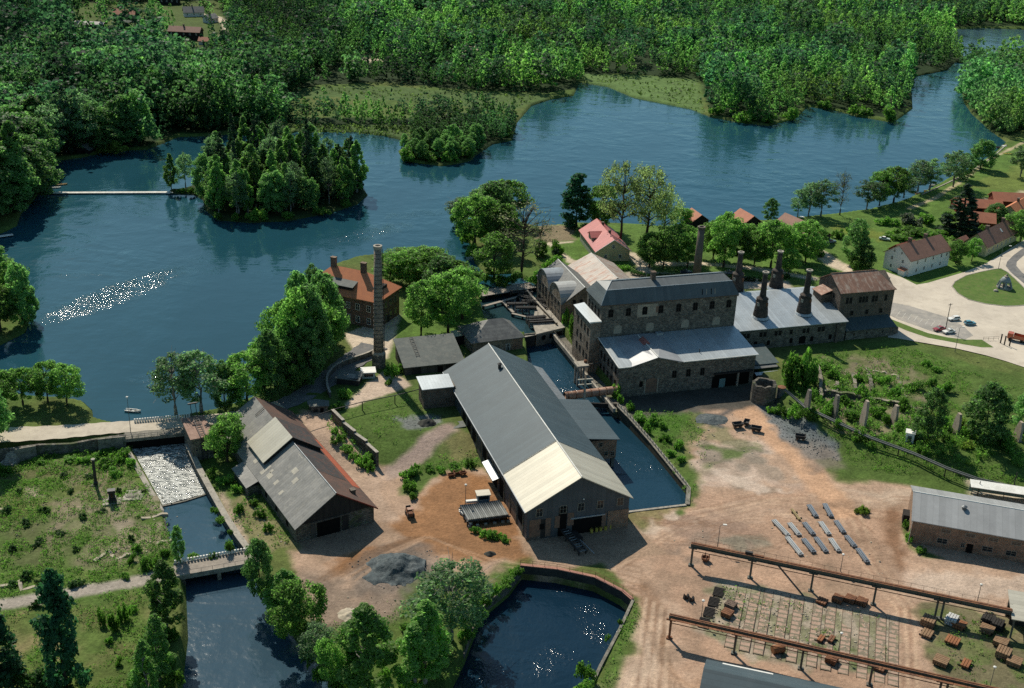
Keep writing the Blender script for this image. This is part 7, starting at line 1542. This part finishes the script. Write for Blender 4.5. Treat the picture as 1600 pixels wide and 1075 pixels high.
def lumps(name, regions, mat, lo, hi, label, seed):
    g = np.random.default_rng(seed); m = MB()
    for poly, n in regions:
        w_ = np.array([G(x,y)[:2] for x,y in poly]); lo_, hi_ = w_.min(0), w_.max(0); k_ = 0
        while k_ < n:
            x, y = g.uniform(lo_[0],hi_[0]), g.uniform(lo_[1],hi_[1])
            if not inside(w_, np.array([x]), np.array([y]))[0]: continue
            k_ += 1; s = g.uniform(lo,hi)**1.5; z = float(base_z(x,y)); a = g.uniform(0,6.28); pts = [(x+s*math.cos(a+j*1.257)*g.uniform(.6,1.1), y+s*math.sin(a+j*1.257)*g.uniform(.6,1.1)) for j in range(5)]
            c_ = (x+g.uniform(-.2,.2)*s, y+g.uniform(-.2,.2)*s, z+s*g.uniform(.5,.9))
            m.add([(px_,py_,z-.1) for px_,py_ in pts]+[(x+(px_-x)*.75,y+(py_-y)*.75,z+s*g.uniform(.3,.6)) for px_,py_ in pts]+[c_], [(j,(j+1)%5,5+(j+1)%5,5+j) for j in range(5)]+[(5+j,5+(j+1)%5,10) for j in range(5)])
    o = m.build(name, mat); kind(o,'stuff'); o['label'] = label; return o
lumps('rubble', [([(150,770),(290,770),(290,880),(150,890)],90),([(0,720),(200,715),(240,800),(0,880)],70),([(335,790),(400,770),(450,850),(390,870)],50),([(480,930),(620,930),(600,1010),(500,1000)],50),([(1300,560),(1420,560),(1480,640),(1440,690),(1280,640)],320),([(1000,650),(1180,640),(1200,720),(1080,740)],90),([(1125,912),(1400,965),(1390,1050),(1110,985)],800),([(1020,850),(1200,790),(1400,850),(1380,900)],50)], surface('pale_rubble',(.42,.36,.27)), .12, .5, 'scattered pale stones and broken brick', 3)
lumps('clinker', [([(545,870),(680,860),(700,900),(620,925),(545,905)],200),([(1180,632),(1250,655),(1310,690),(1318,722),(1270,715),(1225,685)],420),([(600,650),(700,645),(690,670),(625,675)],60)], slag_m, .1, .45, 'loose dark clinker', 5)
# ------------------------------------------------------------------ cars
def car_paint(nm, c_): return surface(nm, c_, tuple(x*.92 for x in c_), .5, .22, .5, fine=.03)
tyre = surface('tyre_rubber', (.015,.015,.015), (.02,.02,.02), 2, .9, .2); chrome = surface('chrome', (.5,.5,.5), (.45,.45,.45), 1, .25, .5, metal=.8)
def car(px, rz, paint, label, style='saloon', z=.24, L_=4.3, roof=None):
    p = P(*px, z); t = thing('car', label, 'car', p, rz); w_ = 1.66; x = L_/2
    lo = [(-x,.42),(-x,.78),(-x+.1,.9),(-.95,.95),(.75,.95),(x-.12,.80),(x,.66),(x,.40),(x-.4,.30),(-x+.4,.30)]
    def shell(prof, wb, wt=None):
        m = MB(); n = len(prof); zmax = max(q[1] for q in prof); V = []
        for s_ in (-1,1): V += [(a, s_*(wb/2-((.10 if b__ > .8 else 0) if wt is None else (wb-wt)/2*(b__-.95)/(zmax-.95))), b__) for a,b__ in prof]
        return m.add(V, [tuple(range(n-1,-1,-1)), tuple(range(n,2*n))]+[(i,(i+1)%n,n+(i+1)%n,n+i) for i in range(n)])
    shell(lo, w_).build('body', paint, t)
    back = -1.95 if style == 'estate' else (-1.35 if style == 'saloon' else -1.8)
    cab = [(back,.953),(back+(.18 if style == 'estate' else .45),1.38),(.15,1.40),(.75,.953)]
    shell(cab, 1.5, 1.22).build('glasshouse', glass, t)
    r2 = [(back+(.14 if style == 'estate' else .42),1.383),(back+(.2 if style == 'estate' else .55),1.44),(.08,1.445),(.2,1.403)]
    m = MB(); n = 4; m.add([(a,s_*.63,b__) for s_ in (-1,1) for a,b__ in r2], [tuple(range(n-1,-1,-1)), tuple(range(n,2*n))]+[(i,(i+1)%n,n+(i+1)%n,n+i) for i in range(n)]); m.build('roof', roof or paint, t)
    m = MB()
    for s_ in (-1,1):
        for xp in (back+.03,-.6,.72): m.tube([(xp,s_*.755,.95),(xp+(.18 if xp < -.7 else (-.55 if xp > 0 else 0)),s_*.625,1.40)],.035,4)
    m.build('pillar', paint, t)
    for xx in (-1.32,1.32):
        for s_ in (-1,1):
            wl = MB().tube([(xx,s_*.66,.31),(xx,s_*.84,.31)],.31,14).build('wheel', tyre, t); MB().tube([(xx,s_*.80,.31),(xx,s_*.855,.31)],.17,10).build('hub_cap', chrome, wl)
    MB().box(x-.02,-.8,.42,x+.1,.8,.54).build('bumper', chrome, t); MB().box(-x-.1,-.8,.42,-x+.02,.8,.54).build('bumper', chrome, t)
    for s_ in (-.58,.58): MB().box(x-.04,s_-.14,.58,x+.03,s_+.14,.72).build('headlight', white_paint, t); MB().box(-x-.03,s_-.14,.6,-x+.03,s_+.14,.74).build('tail_light', surface('red_lens',(.3,.02,.015),(.25,.02,.015),1,.3,.5), t)
    return t
car((1490,500), R(200), car_paint('white_car_paint',(.72,.70,.64)), 'white estate car parked apart on the square', 'estate'); car((1515,507), R(10), car_paint('blue_car_paint',(.10,.27,.33)), 'small turquoise car parked on the square', 'hatch', L_=3.8)
car((1467,516), R(205), car_paint('red_car_paint',(.30,.05,.055)), 'dark red car at the edge of the parking lot', 'saloon'); car((1482,520), R(203), car_paint('white_car_paint',(.72,.70,.64)), 'white saloon car beside the dark red one', 'saloon')
car((1072,427), R(8), car_paint('navy_car_paint',(.02,.03,.05)), 'dark blue car in the shade of the street trees', 'saloon', z=.1); car((1298,379), R(20), car_paint('steel_blue_paint',(.14,.22,.28)), 'blue car by the gable of the long boat shed', 'saloon', z=.1)
car((1382,375), R(-20), car_paint('pale_green_car_paint',(.45,.52,.46)), 'pale green car with white roof standing in the meadow', 'saloon', z=.1, roof=white_paint); car((1140,428), R(10), car_paint('grey_car_paint',(.2,.2,.2)), 'grey car half hidden behind the limes', 'saloon', z=.1); car((1600,352), R(60), car_paint('pale_blue_paint',(.3,.4,.45)), 'pale car at the village street corner', 'saloon', z=.1)
p = P(1590,533,.24); t = thing('tipper_truck', 'orange-red tipper lorry cut by the picture edge', 'lorry', p, R(152)); op = car_paint('orange_truck_paint',(.42,.10,.04)); MB().box(1.6,-1.1,.7,3.3,1.1,2.5).build('cab', op, t); MB().box(3.303,-.9,1.6,3.34,.9,2.3).build('windscreen', glass, t); MB().add([(-3.2,-1.15,1.),(1.4,-1.15,1.),(1.4,1.15,1.),(-3.2,1.15,1.),(-3.4,-1.2,2.),(1.45,-1.2,2.3),(1.45,1.2,2.3),(-3.4,1.2,2.),(-3.,-1.,1.15),(1.3,-1.,1.15),(1.3,1.,1.15),(-3.,1.,1.15)],[(3,2,1,0),(0,1,5,4),(1,2,6,5),(2,3,7,6),(3,0,4,7),(4,5,9,8),(5,6,10,9),(6,7,11,10),(7,4,8,11),(8,9,10,11)]).build('tipper_body', op, t); MB().box(-3.2,-.5,.6,3.2,.5,.95).build('chassis', black_iron, t)
for xx in (-2.3,-1.2,2.4):
    for s_ in (-.95,.95): MB().tube([(xx,s_-.18,.5),(xx,s_+.18,.5)],.5,14).build('wheel', tyre, t)
# ------------------------------------------------------------------ lamps and poles
def lamp(px, ty, label, arm=True, z=None, r_=.07, head=white_paint, name='street_lamp', out=1.):
    b0 = G(*px) if z is None else P(*px, z); h = max(3.,height_at(b0,ty)-b0[2]); t = thing(name, label, 'lamp post', b0, 0)
    MB().tube([(0,0,-.4),(0,0,h*.5),(0,0,h-.2)],[r_*1.5,r_,r_*.8],7).build('post', steel_grey, t)
    if arm: MB().tube([(0,0,h-.25),(out*.5,0,h),(out,0,h+.05)],r_*.6,5).build('arm', steel_grey, t); MB().extr([(out-.35,-.22,h-.05),(out+.5,-.22,h),(out+.5,-.22,h+.14),(out-.35,-.22,h+.2)],(0,.44,0)).build('lamp_head', head, t)
    else: MB().lathe(0,0,[(.12,h-.2),(.3,h),(.3,h+.22),(.1,h+.32)],10).build('lamp_head', head, t)
    return t
lamp((1121,856),820,'lamp post with twin pale heads behind the start of the upper crane track'); lamp((1527,940),914,'lamp post at the works road near the open shed',False); lamp((1095,970),939,'lamp post beside the beginning of the lower crane track',False); lamp((1309,1022),990,'lamp post standing in the stony track bed',False); lamp((1313,893),867,'lamp post among the bar bundles',False); lamp((1545,1080),1043,'lamp post in the storage yard',False)
lamp((205,682),621,'tall thin lamp post on the sluice bridge',False); lamp((1492,550),511,'lamp post on the lower road beside the parked cars'); lamp((1560,420),384,'lamp post with long arm at the traffic island',True,out=2.6,z=.2); lamp((727,795),758,'thin lamp post beside the yard lorry',False); lamp((1462,415),396,'short lamp post in front of the pale two-storey house',False,z=.2); lamp((1592,378),356,'lamp post at the village street corner',False,z=.2); lamp((1165,382),366,'park lamp among the limes behind the ironworks',False,z=0)
def pole(px, ty, label, z=None, cross=True):
    b0 = G(*px) if z is None else P(*px, z); h = height_at(b0,ty)-b0[2]; t = thing('power_pole', label, 'pole', b0, R(30)); MB().tube([(0,0,-.4),(0,0,h)],[.16,.1],7).build('shaft', grey_wood, t)
    if cross: MB().box(-.9,-.07,h-.5,.9,.07,h-.36).build('crossarm', grey_wood, t)
pole((1477,516),474,'bare pole between the parked cars and the square',.2); pole((1527,774),752,'thin post beside the low shelter',None,False); pole((1584,760),738,'thin post behind the low shelter',None,False)
# gate posts and fence at the square
for i, (x, y, l) in enumerate(((1563,536,'dark timber gate post nearest the fence at the square'),(1569,539,'tall dark timber gate post in the middle of the gate'),(1577,541,'dark timber gate post nearest the lorry'))):
    b0 = P(x,y,.2); t = thing('gate_post', l, 'post', b0, .4); MB().box(-.15,-.15,-.3,.15,.15,3.0).build('post', dark_wood, t); MB().box(-.2,-.2,3.0,.2,.2,3.12).build('cap', dark_wood, t)
railing([P(1536,532,.2),P(1560,531,.2)], 1.2, grey_wood, None, 1.6, 'fence', 'thin broken wire fence between parking lot and gate posts', 'fence'); railing([P(745,448,.1),P(700,470,.1)], 1.1, green_steel, None, 2., 'fence', 'green railing at the end of the planked footbridge', 'fence')
# monument
b0 = P(1569,450,.26); t = thing('monument', 'grey domed iron monument on legs standing on the traffic island', 'monument', b0, .3); gm_ = surface('weathered_granite',(.24,.27,.27),(.17,.2,.205),1.5,.6,.4)
MB().lathe(0,0,[(2.8,0),(2.8,.35),(2.3,.4),(2.3,.7)],8).build('plinth', concrete, t)
for k_ in range(6): a = k_*1.047; MB().tube([(2.6*math.cos(a),2.6*math.sin(a),.4),(1.9*math.cos(a),1.9*math.sin(a),2.6)],[.42,.3],7).build('leg', gm_, t)
MB().lathe(0,0,[(.7,.7),(.7,2.1),(1.9,2.35),(1.85,3.0),(1.35,3.9),(.7,4.4)],18).build('dome', gm_, t, smooth=True); MB().lathe(0,0,[(.8,4.35),(.9,4.55),(.45,4.8),(.25,5.3),(.1,5.5)],12).build('finial', pale_plaster, t); b1 = P(1556,455,.26); t = thing('boulder', 'small pale stone at the foot of the monument', 'stone', b1); MB().lathe(0,0,[(.9,0),(.8,.5),(.3,.8)],7).build('stone', concrete, t)
# ------------------------------------------------------------------ boats, jetties
def boat(px, rz, L_, mat, label, z=LAKE_Z, cabin=False, cover=None):
    p = P(*px, z); t = thing('boat', label, 'boat', p, rz); w_ = L_*.17; S = [(-.5,.82,.0),(-.25,1.,0),(.1,.95,0),(.35,.6,.05),(.5,.03,.16)]; V = []; n = len(S)
    for f, ww_, up in S: V += [(f*L_,-w_*ww_,.5+up),(f*L_*.96,-w_*ww_*.55,-.1),(f*L_*.96,w_*ww_*.55,-.1),(f*L_,w_*ww_,.5+up),(f*L_*.97,w_*ww_*.82,.5+up),(f*L_*.95,w_*ww_*.5,.12),(f*L_*.95,-w_*ww_*.5,.12),(f*L_*.97,-w_*ww_*.82,.5+up)]
    F = [(7,6,5,4,3,2,1,0)]+[tuple(range((n-1)*8,n*8))]
    for i in range(n-1):
        for j in range(8): F.append((i*8+j,i*8+(j+1)%8,(i+1)*8+(j+1)%8,(i+1)*8+j))
    MB().add(V,F).build('hull', mat, t); MB().box(-.2*L_,-w_*.8,.35,-.13*L_,w_*.8,.42).box(.1*L_,-w_*.75,.35,.17*L_,w_*.75,.42).build('thwart', grey_wood, t)
    if cabin: cb = MB().extr([(-.05*L_,-w_*.7,.45),(.28*L_,-w_*.7,.45),(.2*L_,-w_*.7,1.15),(-.05*L_,-w_*.7,1.25)],(0,w_*1.4,0)).build('cabin', white_paint, t); MB().box(-.0*L_,-w_*.72,.75,.2*L_,w_*.72,1.0).build('cabin_window', glass, cb)
    if cover: MB().slab([(-.45*L_,-w_*.85,.58),(.3*L_,-w_*.8,.58),(.3*L_,w_*.8,.58),(-.45*L_,w_*.85,.58)],.06).build('cover', cover, t)
    return t
wh = white_paint; yl = surface('yellow_varnish',(.45,.30,.10),(.38,.25,.08),1.5,.5,.4)
for q, a, L_, mt, l, cb, cv in [((1567,231),.15,8.,black_iron,'long black boat moored at the upper jetty',True,None),((1549,243),.1,5.,wh,'white boat drawn up at the jetty tree',False,None),((1560,238),.1,5.5,steel_grey,'grey open boat beside the black one',False,None),((1482,268),.3,6.5,wh,'white cabin motorboat moored outermost at the lawn',True,None),((1484,283),.2,4.5,wh,'small white boat beneath the double-stemmed tree',False,None),((1491,279),.5,4.2,wh,'little white boat tucked behind the double-stemmed tree',False,None),((1460,290),.3,5.,wh,'white boat at the corner of the lawn quay',True,None),((1439,303),.25,6.,yl,'long yellow-varnished boat under the twin trees',False,dark_wood),((1452,299),.35,5.5,yl,'second yellow boat beside the twin trees',False,None),((1404,319),.2,4.,wh,'white dinghy on the water behind the bright shore trees',False,None),((1384,328),.3,4.5,wh,'white boat pulled up among the bushes',False,None),((1214,347),.2,5.5,wh,'white motorboat at the landing beside the small tree',True,None),((1251,343),.3,6.5,wh,'white motorboat at the long boat shed',True,None),((1372,330),.1,4.5,wh,'white boat under the first shore clump',False,None),((1081,352),.2,4.,wh,'small white boat at the shore beside the villa garden',False,None),((86,244),.0,5.,yl,'brown rowing boat at the boathouse shore',False,None),((96,289),.4,5.,yl,'yellow rowing boat beside the long footbridge',False,None),((88,294),.3,4.,wh,'white rowing boat tied at the footbridge end',False,None),((208,643),-.1,4.5,wh,'white rowing boat drifting near the sluice railing',False,None),((414,217),.3,5.,wh,'pale boat at the far shore landing',False,None)]: boat(q, a, L_, mt, l, cabin=cb, cover=cv)
p = P(1574,241,.15); t = thing('boat', 'yellow canoe lying on the upper lawn', 'boat', p, -.25); MB().extr([(-2.6,0,.35),(-1.,-.42,.2),(1.,-.42,.2),(2.6,0,.35),(1.,.42,.2),(-1.,.42,.2)],(0,0,.22)).build('hull', surface('bright_yellow',(.6,.45,.05),(.5,.38,.05),1,.4,.4), t); MB().box(-.5,-.3,.42,.5,.3,.47).build('seat', dark_wood, t)
def jetty(a, b_, wd, label):
    a, b_ = Vector(P(*a,-.4)), Vector(P(*b_,-.4)); d = b_-a; t = thing('jetty', label, 'jetty', tuple(a), math.atan2(d.y,d.x)); L_ = d.length; MB().box(0,-wd/2,-.15,L_,wd/2,0).build('deck', bare_planks, t); m = MB()
    for i in range(4): m.box(i*L_/3.2,-wd/2+.05,-2.2,i*L_/3.2+.2,-wd/2+.25,-.16); m.box(i*L_/3.2,wd/2-.25,-2.2,i*L_/3.2+.2,wd/2-.05,-.16)
    m.build('pile', dark_wood, t)
jetty((1184,357),(1158,346),1.8,'white jetty beside the small hipped boat shed'); jetty((1180,362),(1156,354),1.8,'lower white jetty at the small hipped boat shed'); jetty((1590,217),(1574,218),2.,'short grey jetty at the narrows'); jetty((160,232),(152,230),2.,'short pale jetty beside the boathouse'); jetty((428,228),(408,216),2.4,'pale landing stage on the far shore'); jetty((440,214),(448,212),2.,'small dark landing on the far shore'); jetty((1520,97),(1497,92),3.,'narrow bridge jetty at the far narrows'); jetty((20,366),(-20,372),2.,'pale plank landing on the near wooded shore')
wall_line('quay_wall', 'pale quay edging along the lawn with moored boats', 'wall', [P(1440,306,-.6),P(1480,288,-.6),P(1520,268,-.6),P(1552,246,-.6),P(1572,228,-.6)], -2.5, .2, .6, concrete)
# ------------------------------------------------------------------ hedges, bushes, ground cover
def hedge(px, wd, h, label, z=0., c_='dark'):
    a, b_ = Vector(P(*px[0],z)), Vector(P(*px[1],z)); d = b_-a; L_ = d.length; g = np.random.default_rng(int(px[0][0])); n = int(L_*wd*70)
    c0_ = np.stack([g.uniform(0,L_,n), g.uniform(-wd/2,wd/2,n), h*g.random(n)**.6], 1)+g.normal(size=(n,3))*.07
    nr = g.normal(size=(n,3))*.6+np.array([0,0,.6]); nr /= np.linalg.norm(nr,axis=1)[:,None]; t_ = np.cross(nr,g.normal(size=(n,3))); t_ /= np.linalg.norm(t_,axis=1)[:,None]; bb = np.cross(nr,t_); s = (.2*(.6+.8*g.random(n)))[:,None]
    o = bpy.data.objects.new('hedge', quads_mesh('hedge', np.stack([c0_+t_*s,c0_+bb*s*.7,c0_-t_*s,c0_-bb*s*.7],1), BL[c_])); COL.objects.link(o); o.location = a; o.rotation_euler = (0,0,math.atan2(d.y,d.x)); tag(o, label, 'hedge')
hedge(((1010,434),(1090,436)),2.,1.6,'dark clipped hedge along the car park behind the mansard building'); hedge(((1095,436),(1180,440)),2.,1.6,'dark clipped hedge behind the furnace stacks'); hedge(((1185,440),(1232,434)),2.,1.5,'dark clipped hedge piece beside the young tree'); hedge(((932,424),(983,420)),3.5,1.3,'square clipped hedge in front of the villa gable',c_='green'); hedge(((985,428),(1008,432)),2.,1.4,'short hedge at the villa drive'); hedge(((1482,404),(1500,412)),1.6,1.2,'low hedge at the yellow house garden')
def B(lst, c_, label, group):
    for q in lst: bush(c_, q[0], q[1], q[2], q[3], label, group)
B([(1235,602,40,42),(1255,600,52,46)],'green','big bright bush at the corner of the ruin below the blue lean-to','bushes at the lean-to')
B([(1205,645,22,16),(1222,650,26,18),(1240,652,30,22),(1265,655,26,18),(1290,650,26,18),(1300,640,22,16),(1330,655,28,18),(1372,650,26,18),(1385,660,20,14),(1408,672,20,14),(1432,660,24,18),(1470,668,30,20),(1480,690,24,16),(1510,682,24,18),(1560,690,34,22),(1575,700,30,18),(1310,668,20,14),(1345,690,24,14),(1360,700,20,12),(1440,705,22,14)],'green','leafy bush growing between the ruin walls and concrete fins','bushes among the ruins')
B([(1275,628,26,16),(1320,632,26,16),(1345,620,22,16),(1398,620,26,18),(1425,608,24,14),(1452,600,22,14),(1478,612,26,16),(1340,596,22,14),(1380,600,24,16),(1300,590,22,14),(1410,640,24,16),(1310,612,24,14),(1290,575,20,12),(1448,572,16,10),(1462,580,16,10),(1530,630,20,14)],'green','leafy shrub on the grassy slope above the ruin','shrubs above the ruin')
B([(1452,655,26,18),(1500,668,24,16),(1428,688,20,14),(1512,700,26,16)],'yellow','yellow-flowering bush between the concrete fins','yellow bushes among the fins')
B([(1000,655,26,18),(1022,660,26,18),(1010,676,20,14),(1060,700,16,12),(1065,722,16,12),(1040,690,20,12),(1035,670,22,14),(985,640,16,12),(1050,712,14,10)],'green','weedy bush along the fence of the mill race','bushes along the race fence')
B([(893,522,20,34),(884,505,16,20),(962,622,20,22),(970,632,16,14)],'green','self-sown bush clinging to the quay under the mill wall','bushes on the quay')
B([(530,690,20,13),(540,705,20,13),(552,716,22,14),(566,726,24,16),(578,736,22,14),(524,676,16,10)],'green','bush along the foot of the stepped stone wall','bushes along the gate wall')
B([(640,765,24,16),(636,745,24,16),(650,740,22,14),(670,735,22,12),(690,738,22,12),(712,735,22,11),(735,730,22,11),(645,780,18,12)],'green','bushy weeds on the rim of the sunken yard','bushes on the rim of the sunken yard')
B([(760,838,22,12),(775,842,22,14),(790,845,18,12),(742,832,18,10)],'green','weeds in front of the tube rack','weeds at the tube rack')
B([(528,640,22,14),(540,622,20,14),(612,588,22,16),(608,600,18,12),(622,582,16,12)],'green','bush beside the chimney yard','bushes of the chimney yard')
B([(345,815,18,12),(372,800,20,14),(398,790,22,16),(408,808,20,14),(372,770,20,14),(420,830,18,12),(360,835,16,10),(335,800,16,12),(350,755,30,18),(330,745,26,16),(395,760,22,16)],'green','bush on the rough strip between pool wall and long shed','bushes beside the long shed')
B([(170,708,26,14),(188,720,30,18),(150,715,26,12),(110,720,24,10),(60,722,26,12),(20,735,26,12),(180,740,24,14),(165,728,24,14),(205,728,16,12),(130,722,22,10),(0,742,30,14)],'green','rank weeds below the causeway wall','weeds below the causeway wall')
B([(228,888,28,20),(246,880,20,14),(205,878,18,12),(215,862,16,12),(258,868,20,14),(196,902,16,10)],'green','bush at the path near the lower bridge','bushes near the lower bridge')
B([(360,862,22,26),(335,872,14,10),(300,872,24,10)],'green','bush growing out of the mill pool edge','bushes in the mill pool')
B([(30,770,16,8),(70,800,18,8),(110,770,14,7),(40,820,20,8),(95,835,16,8),(130,810,14,7),(160,800,14,7),(185,770,14,7),(60,850,22,9),(20,860,20,9),(120,860,18,9),(140,745,16,8),(225,770,12,6),(100,745,14,7),(10,800,18,9),(205,845,14,8)],'dark','low dark weed clump in the old works field','weed clumps of the field')
B([(160,975,16,26),(180,985,18,28),(196,970,16,28),(172,1005,18,18),(208,955,16,12),(185,1040,16,14),(155,960,12,16)],'green','young slender bush in the dry meadow','young bushes in the meadow')
B([(40,905,24,14),(70,908,22,14),(20,915,22,12),(118,915,20,12),(56,948,22,12),(100,945,16,10)],'dark','dark bush along the path at the broken wall','bushes at the broken wall')
B([(60,1075,50,46),(95,1080,40,30),(130,1060,24,20),(30,1060,30,26)],'dark','dark thicket bush at the foot of the meadow trees','thicket at the meadow trees')
B([(250,1000,30,30),(240,1020,30,28),(272,1000,20,22),(262,1040,30,26),(230,1060,30,30),(270,1070,26,24),(212,1082,30,26)],'green','bank bush between the birches above the river','bank bushes below the bridge')
B([(480,1030,34,28),(505,1060,34,26),(455,990,34,26),(430,955,32,26),(415,930,26,20),(525,1085,34,24),(440,940,30,24)],'green','leafy bush at the waterline of the wooded bank','bushes of the wooded bank')
B([(560,1040,26,24),(600,1060,30,26),(630,1070,30,26),(650,1030,28,24),(730,1000,28,24),(745,965,26,20),(790,915,24,16),(775,930,22,16),(808,898,22,14),(760,945,24,18),(640,985,26,20),(600,1010,20,14),(545,1080,30,26)],'green','bush on the spoil bank between river and basin','bushes of the spoil bank')
B([(912,1060,38,34),(905,1085,34,24),(950,1000,12,8),(968,975,12,8)],'green','round green bush at the grassy edge of the basin','bushes at the basin edge')
B([(845,400,40,28),(860,420,34,24),(836,440,30,20),(780,445,34,20),(756,440,24,16),(800,440,30,16),(870,395,26,16)],'green','garden bush beside the intake and the power house','garden bushes at the intake')
B([(868,398,16,10)],'grey','white-flowering shrub on the lawn behind the power house','flowering shrub'); B([(1420,350,34,22)],'grey','round grey-green shrub on the shore lawn','round shrub')
B([(1445,348,28,16),(1385,350,40,14),(1420,365,44,14),(1445,368,40,14),(1400,372,40,12),(1470,372,36,14),(1330,365,26,12),(1310,372,24,12),(1490,395,30,14)],'green','garden shrub in the beds behind the pale house','garden shrubs behind the pale house')
B([(1340,420,30,14),(1360,405,22,14),(1280,400,26,14),(1530,366,22,14)],'green','shrub beside the lane and houses','lane shrubs')
B([(720,362,34,26),(716,348,26,18),(728,380,26,18),(735,400,22,16),(752,352,30,20)],'green','bush overhanging the lake at the peninsula tip','bushes of the peninsula tip')
B([(1347,802,20,12),(1354,800,14,8),(1340,800,14,8)],'yellow','yellow-green weed clump in the circle by the dirt lane','weeds of the lane circle')
B([(1420,845,18,14),(1438,862,20,10),(1415,825,14,12)],'green','bush at the brick store corner','bushes at the brick store')
B([(340,341,24,12),(400,343,30,14),(450,341,26,13),(500,333,26,14),(540,322,24,13),(370,343,20,11)],'green','bright bush at the water edge of the island','bushes of the island edge')
B([(1120,179,30,16),(1160,188,34,18),(1200,191,34,18),(1232,185,26,16),(1290,168,26,12),(1340,177,30,14),(1390,187,30,18)],'green','bright bush at the water edge of the far wood','bushes of the far shore')
B([(640,248,34,20),(670,251,34,18),(700,252,30,18),(730,245,26,16),(793,211,22,16)],'green','bright bush at the water edge of the spit','bushes of the spit edge')
B([(180,238,30,22),(160,238,22,14)],'yellow','round bright bush beside the boathouse','bushes at the boathouse')
# rank grass and weeds
g = np.random.default_rng(31)
def cover(regions, name, col_m, size, label, per=7, tall=.5):
    C0 = []
    for poly, dens, patch in regions:
        w_ = np.array([G(x,y)[:2] for x,y in poly]); lo_, hi_ = w_.min(0), w_.max(0); area = (hi_-lo_).prod(); n = int(area*dens)
        x = g.uniform(lo_[0],hi_[0],n); y = g.uniform(lo_[1],hi_[1],n); k_ = inside(w_,x,y)&(vnoise(x,y,4.5,40)*.6+vnoise(x,y,1.7,41)*.4 > patch)
        C0.append(np.stack([x[k_],y[k_],base_z(x[k_],y[k_])],1))
    C0 = np.concatenate(C0); n = len(C0); c_ = np.repeat(C0,per,0); m_ = len(c_); sc = np.repeat(.6+.9*g.random(n),per)
    c_ = c_+g.normal(size=(m_,3))*np.array([.28,.28,0])*sc[:,None]; c_[:,2] += g.random(m_)*tall*sc+.08
    nr = g.normal(size=(m_,3))+np.array([0,0,.5]); nr /= np.linalg.norm(nr,axis=1)[:,None]; t_ = np.cross(nr,g.normal(size=(m_,3))); t_ /= np.linalg.norm(t_,axis=1)[:,None]; bb = np.cross(nr,t_); s = (size*(.6+.8*g.random(m_))*sc)[:,None]
    o = bpy.data.objects.new(name, quads_mesh(name, np.stack([c_+t_*s,c_+bb*s*.6,c_-t_*s,c_-bb*s*.6],1), col_m)); COL.objects.link(o); kind(o,'stuff'); o['label'] = label; print(name, m_)
slope = [(1225,600),(1260,560),(1395,535),(1600,610),(1640,720),(1600,760),(1430,745),(1330,730),(1320,700),(1250,655)]
scrub = [(1235,600),(1275,570),(1330,572),(1430,610),(1470,650),(1600,670),(1600,740),(1520,730),(1400,700),(1320,680),(1240,655)]
cover([(scrub,.8,.46)], 'scrub', leaf_mat('scrub_leaves',(.095,.165,.035)), .2, 'tangled scrub among the ruins', 22, 1.5)
cover([([(0,712),(205,702),(215,735),(120,735),(0,745)],.5,.5),([(640,760),(750,728),(745,722),(690,733)],.8,.4),([(520,650),(590,735),(575,738),(510,668)],.8,.4),([(335,745),(395,770),(430,830),(400,845),(345,790)],.3,.5)], 'nettles', leaf_mat('nettle_leaves',(.085,.16,.03)), .16, 'rank nettles along walls and banks', 18, 1.0)
cover([(slope,1.6,.42),([(0,715),(205,705),(250,800),(290,880),(240,895),(0,935)],2.6,.40),([(330,745),(395,760),(460,850),(400,865),(345,790)],.9,.45),([(990,642),(1080,645),(1110,700),(1080,785),(1020,690)],1.,.45),([(0,960),(270,910),(280,1085),(0,1085)],1.6,.42),([(640,735),(745,728),(752,700),(690,705)],.9,.4),([(530,650),(640,615),(690,660),(600,725)],.5,.5),([(990,940),(1000,960),(960,1075),(935,1075)],1.4,.35),([(500,940),(640,930),(740,940),(720,1060),(560,1070)],.7,.45),([(1440,945),(1600,960),(1600,1070),(1500,1070)],.5,.5),([(1120,915),(1390,970),(1380,1040),(1180,1000)],.45,.55)], 'undergrowth', leaf_mat('weed_leaves',(.085,.15,.03)), .15, 'rank grass and weeds', 7, .5)
cover([([(455,196),(640,198),(690,205),(625,214),(462,206)],.35,.3),([(455,140),(640,140),(850,152),(800,170),(640,158)],.12,.45),([(915,118),(1092,128),(1100,176),(950,136)],.12,.5)], 'reeds', leaf_mat('reed_leaves',(.11,.15,.05)), .5, 'reed and marsh grass on the far shore', 4, 1.0)
